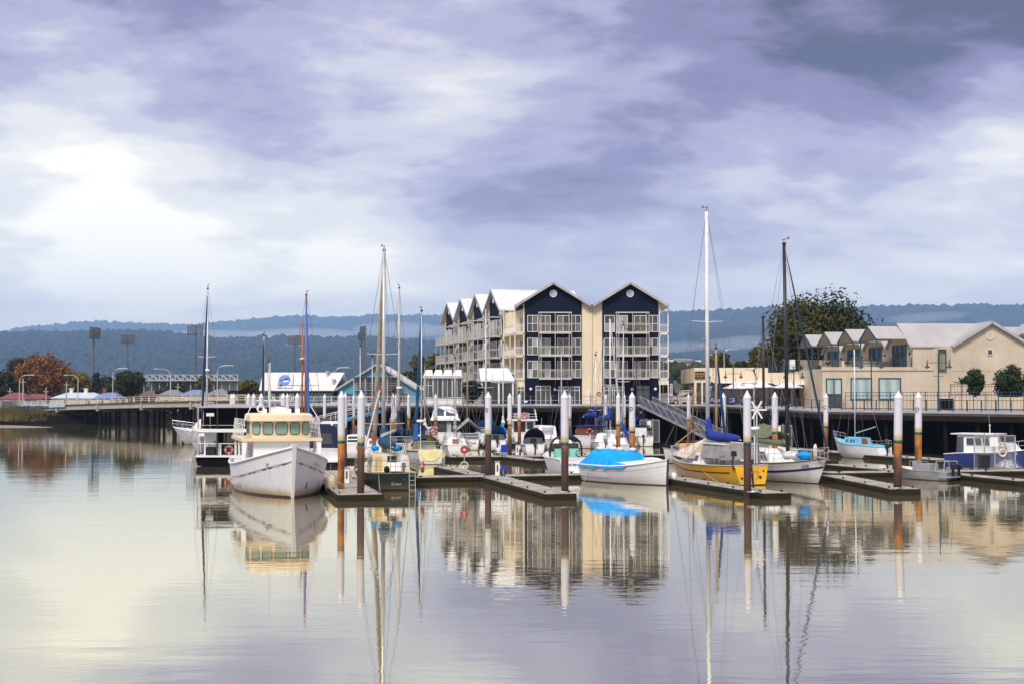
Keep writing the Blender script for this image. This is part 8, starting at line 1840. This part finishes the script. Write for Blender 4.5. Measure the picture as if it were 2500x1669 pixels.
def gangway(label, p, q, w, m_chord, m_rail, h=1.1, panel=None):
    p, q = Vector(p), Vector(q); o = thing('gangway', label, 'gangway', p, 0, 'gangways down to the docks'); d = (q - p); n = max(4, int(d.length / 1.5)); s_ = Vector((d.y, -d.x, 0)).normalized() * w / 2
    B().hexa([-s_ + Vector((0, 0, -.08)), s_ + Vector((0, 0, -.08)), d + s_ + Vector((0, 0, -.08)), d - s_ + Vector((0, 0, -.08)), -s_, s_, d + s_, d - s_]).out('walkway', M_STEEL, o)
    for sg in (1, -1):
        B().bar(s_ * sg, d + s_ * sg, .07, .30).out('stringer', m_chord, o); B().bar(s_ * sg + Vector((0, 0, h)), d + s_ * sg + Vector((0, 0, h)), .06, .08).out('top_chord', m_rail, o); B().bar(s_ * sg + Vector((0, 0, h * .55)), d + s_ * sg + Vector((0, 0, h * .55)), .04, .04).out('mid_rail', m_rail, o)
        for i in range(n + 1):
            a = s_ * sg + d * (i / n); B().bar(a, a + Vector((0, 0, h)), .05).out('upright', m_rail, o)
            if i < n and panel:
                e = s_ * sg + d * ((i + 1) / n); B().bar(a + s_ * sg * .08 + Vector((0, 0, h)), e + s_ * sg * .08 + Vector((0, 0, .1)), .06).out('brace', m_rail, o)
        if panel: B().hexa([s_ * sg * 1.02 + Vector((0, 0, .12)), d + s_ * sg * 1.02 + Vector((0, 0, .12)), d + s_ * sg * 1.03 + Vector((0, 0, .12)), s_ * sg * 1.03 + Vector((0, 0, .12)), s_ * sg * 1.02 + Vector((0, 0, h - .1)), d + s_ * sg * 1.02 + Vector((0, 0, h - .1)), d + s_ * sg * 1.03 + Vector((0, 0, h - .1)), s_ * sg * 1.03 + Vector((0, 0, h - .1))]).out('side_panel', panel, o)
gangway('sloping grey truss gangway from the quay by the parked cars down to the docks', (15.9, 169.8, 4.35), (22.6, 157.5, .62), 1.7, M_STEEL, M_STEEL, 1.1, mat('grey_panel', (.10, .115, .15), .6, spec=.2))
gangway('sloping gangway with bright blue stringers below the club', (-15.3, 169.6, 3.85), (-23.6, 163.5, 1.6), 1.5, M_BLUE, M_SUPER); gangway('upper gangway with bright blue stringers behind the trawler', (-20.0, 176.5, 3.95), (-26.5, 171.5, 2.6), 1.5, M_BLUE, M_SUPER)
dock('landing dock at the foot of the blue gangway', (-29, 163.6), (-22.5, 164.8), 3.0)
# ------------------------------------------------------------------ person on the end balcony: one skinned figure
pz = hz_(812) + .05
me = bpy.data.meshes.new('body'); J = [(0, 0, .95), (0, 0, 1.2), (0, 0, 1.42), (0, 0, 1.52), (0, -.02, 1.66), (.1, 0, .5), (.1, .02, .06), (.1, -.12, .03), (-.1, 0, .5), (-.1, .02, .06), (-.1, -.12, .03), (.2, 0, 1.4), (.27, -.05, 1.12), (.2, -.28, 1.02), (-.2, 0, 1.4), (-.27, -.05, 1.12), (-.2, -.28, 1.02)]
me.from_pydata(J, [(0, 1), (1, 2), (2, 3), (3, 4), (0, 5), (5, 6), (6, 7), (0, 8), (8, 9), (9, 10), (2, 11), (11, 12), (12, 13), (2, 14), (14, 15), (15, 16)], [])
pr = thing('person', 'person in dark trousers and white top standing on the end balcony', 'person', fs.p(4.7, 1.0, pz))
bo = bpy.data.objects.new('body', me); COL.objects.link(bo); bo.parent = pr; me.materials.append(mat('skin_clothes', (.06, .06, .07), .8))
sk = bo.modifiers.new('skin', 'SKIN'); rad = [.15, .14, .13, .055, .10, .075, .05, .045, .075, .05, .045, .06, .045, .035, .06, .045, .035]
for v_, r_ in zip(me.skin_vertices[0].data, rad): v_.radius = (r_, r_ * .85)
me.skin_vertices[0].data[0].use_root = True; bo.modifiers.new('sub', 'SUBSURF').render_levels = 1
B().lathe([(.165, .98), (.17, 1.2), (.175, 1.38), (.08, 1.47)], n=12).out('shirt', M_WHITE, pr, True); B().ball((0, .02, 1.72), .105, .11, .10, 10, 6).out('hair', M_BLACK, pr, True)
# ------------------------------------------------------------------ haze
hzm = bpy.data.materials.new('haze'); hzm.use_nodes = True; hn, hl_ = hzm.node_tree.nodes, hzm.node_tree.links; hn.clear()
ho = hn.new('ShaderNodeOutputMaterial'); pv = hn.new('ShaderNodeVolumePrincipled'); pv.inputs['Color'].default_value = (0.42, 0.66, 1.0, 1); pv.inputs['Density'].default_value = HAZE_DENSITY; pv.inputs['Anisotropy'].default_value = 0.0
hl_.new(pv.outputs[0], ho.inputs['Volume'])
mm_ = bpy.data.materials.new('low_cloud'); mm_.use_nodes = True; mn_, ml_ = mm_.node_tree.nodes, mm_.node_tree.links; mn_.clear()
mo_ = mn_.new('ShaderNodeOutputMaterial'); mv_ = mn_.new('ShaderNodeVolumePrincipled'); mv_.inputs['Color'].default_value = (0.97, 0.98, 1.0, 1); mv_.inputs['Density'].default_value = 5.5e-4; ml_.new(mv_.outputs[0], mo_.inputs['Volume'])
for i, (u, v, Y, ru, rv, ry) in enumerate(((60, 832, 12500, 330, 15, 1100), (300, 826, 12800, 200, 11, 900), (560, 822, 12600, 160, 13, 900), (760, 818, 12400, 150, 12, 900), (980, 806, 12600, 120, 16, 900), (1800, 838, 7000, 90, 13, 700), (1640, 848, 6800, 90, 10, 600), (2260, 775, 9300, 90, 8, 600))):
    o = B().ball(at(u, v, Y), gx(CX + ru, Y), ry, gx(CX + rv, Y), 24, 12).out('mist_bank', mm_, smooth=True); tag(o, 'bank of low white mist lying on the hills', 'mist', 'mist banks on the hills', 'stuff')
hb_ = B().box(-14800, 14800, -350, 21500, -1.6, 1330).out('haze', hzm); tag(hb_, 'thin blue haze over the river valley', 'haze', kind='stuff')
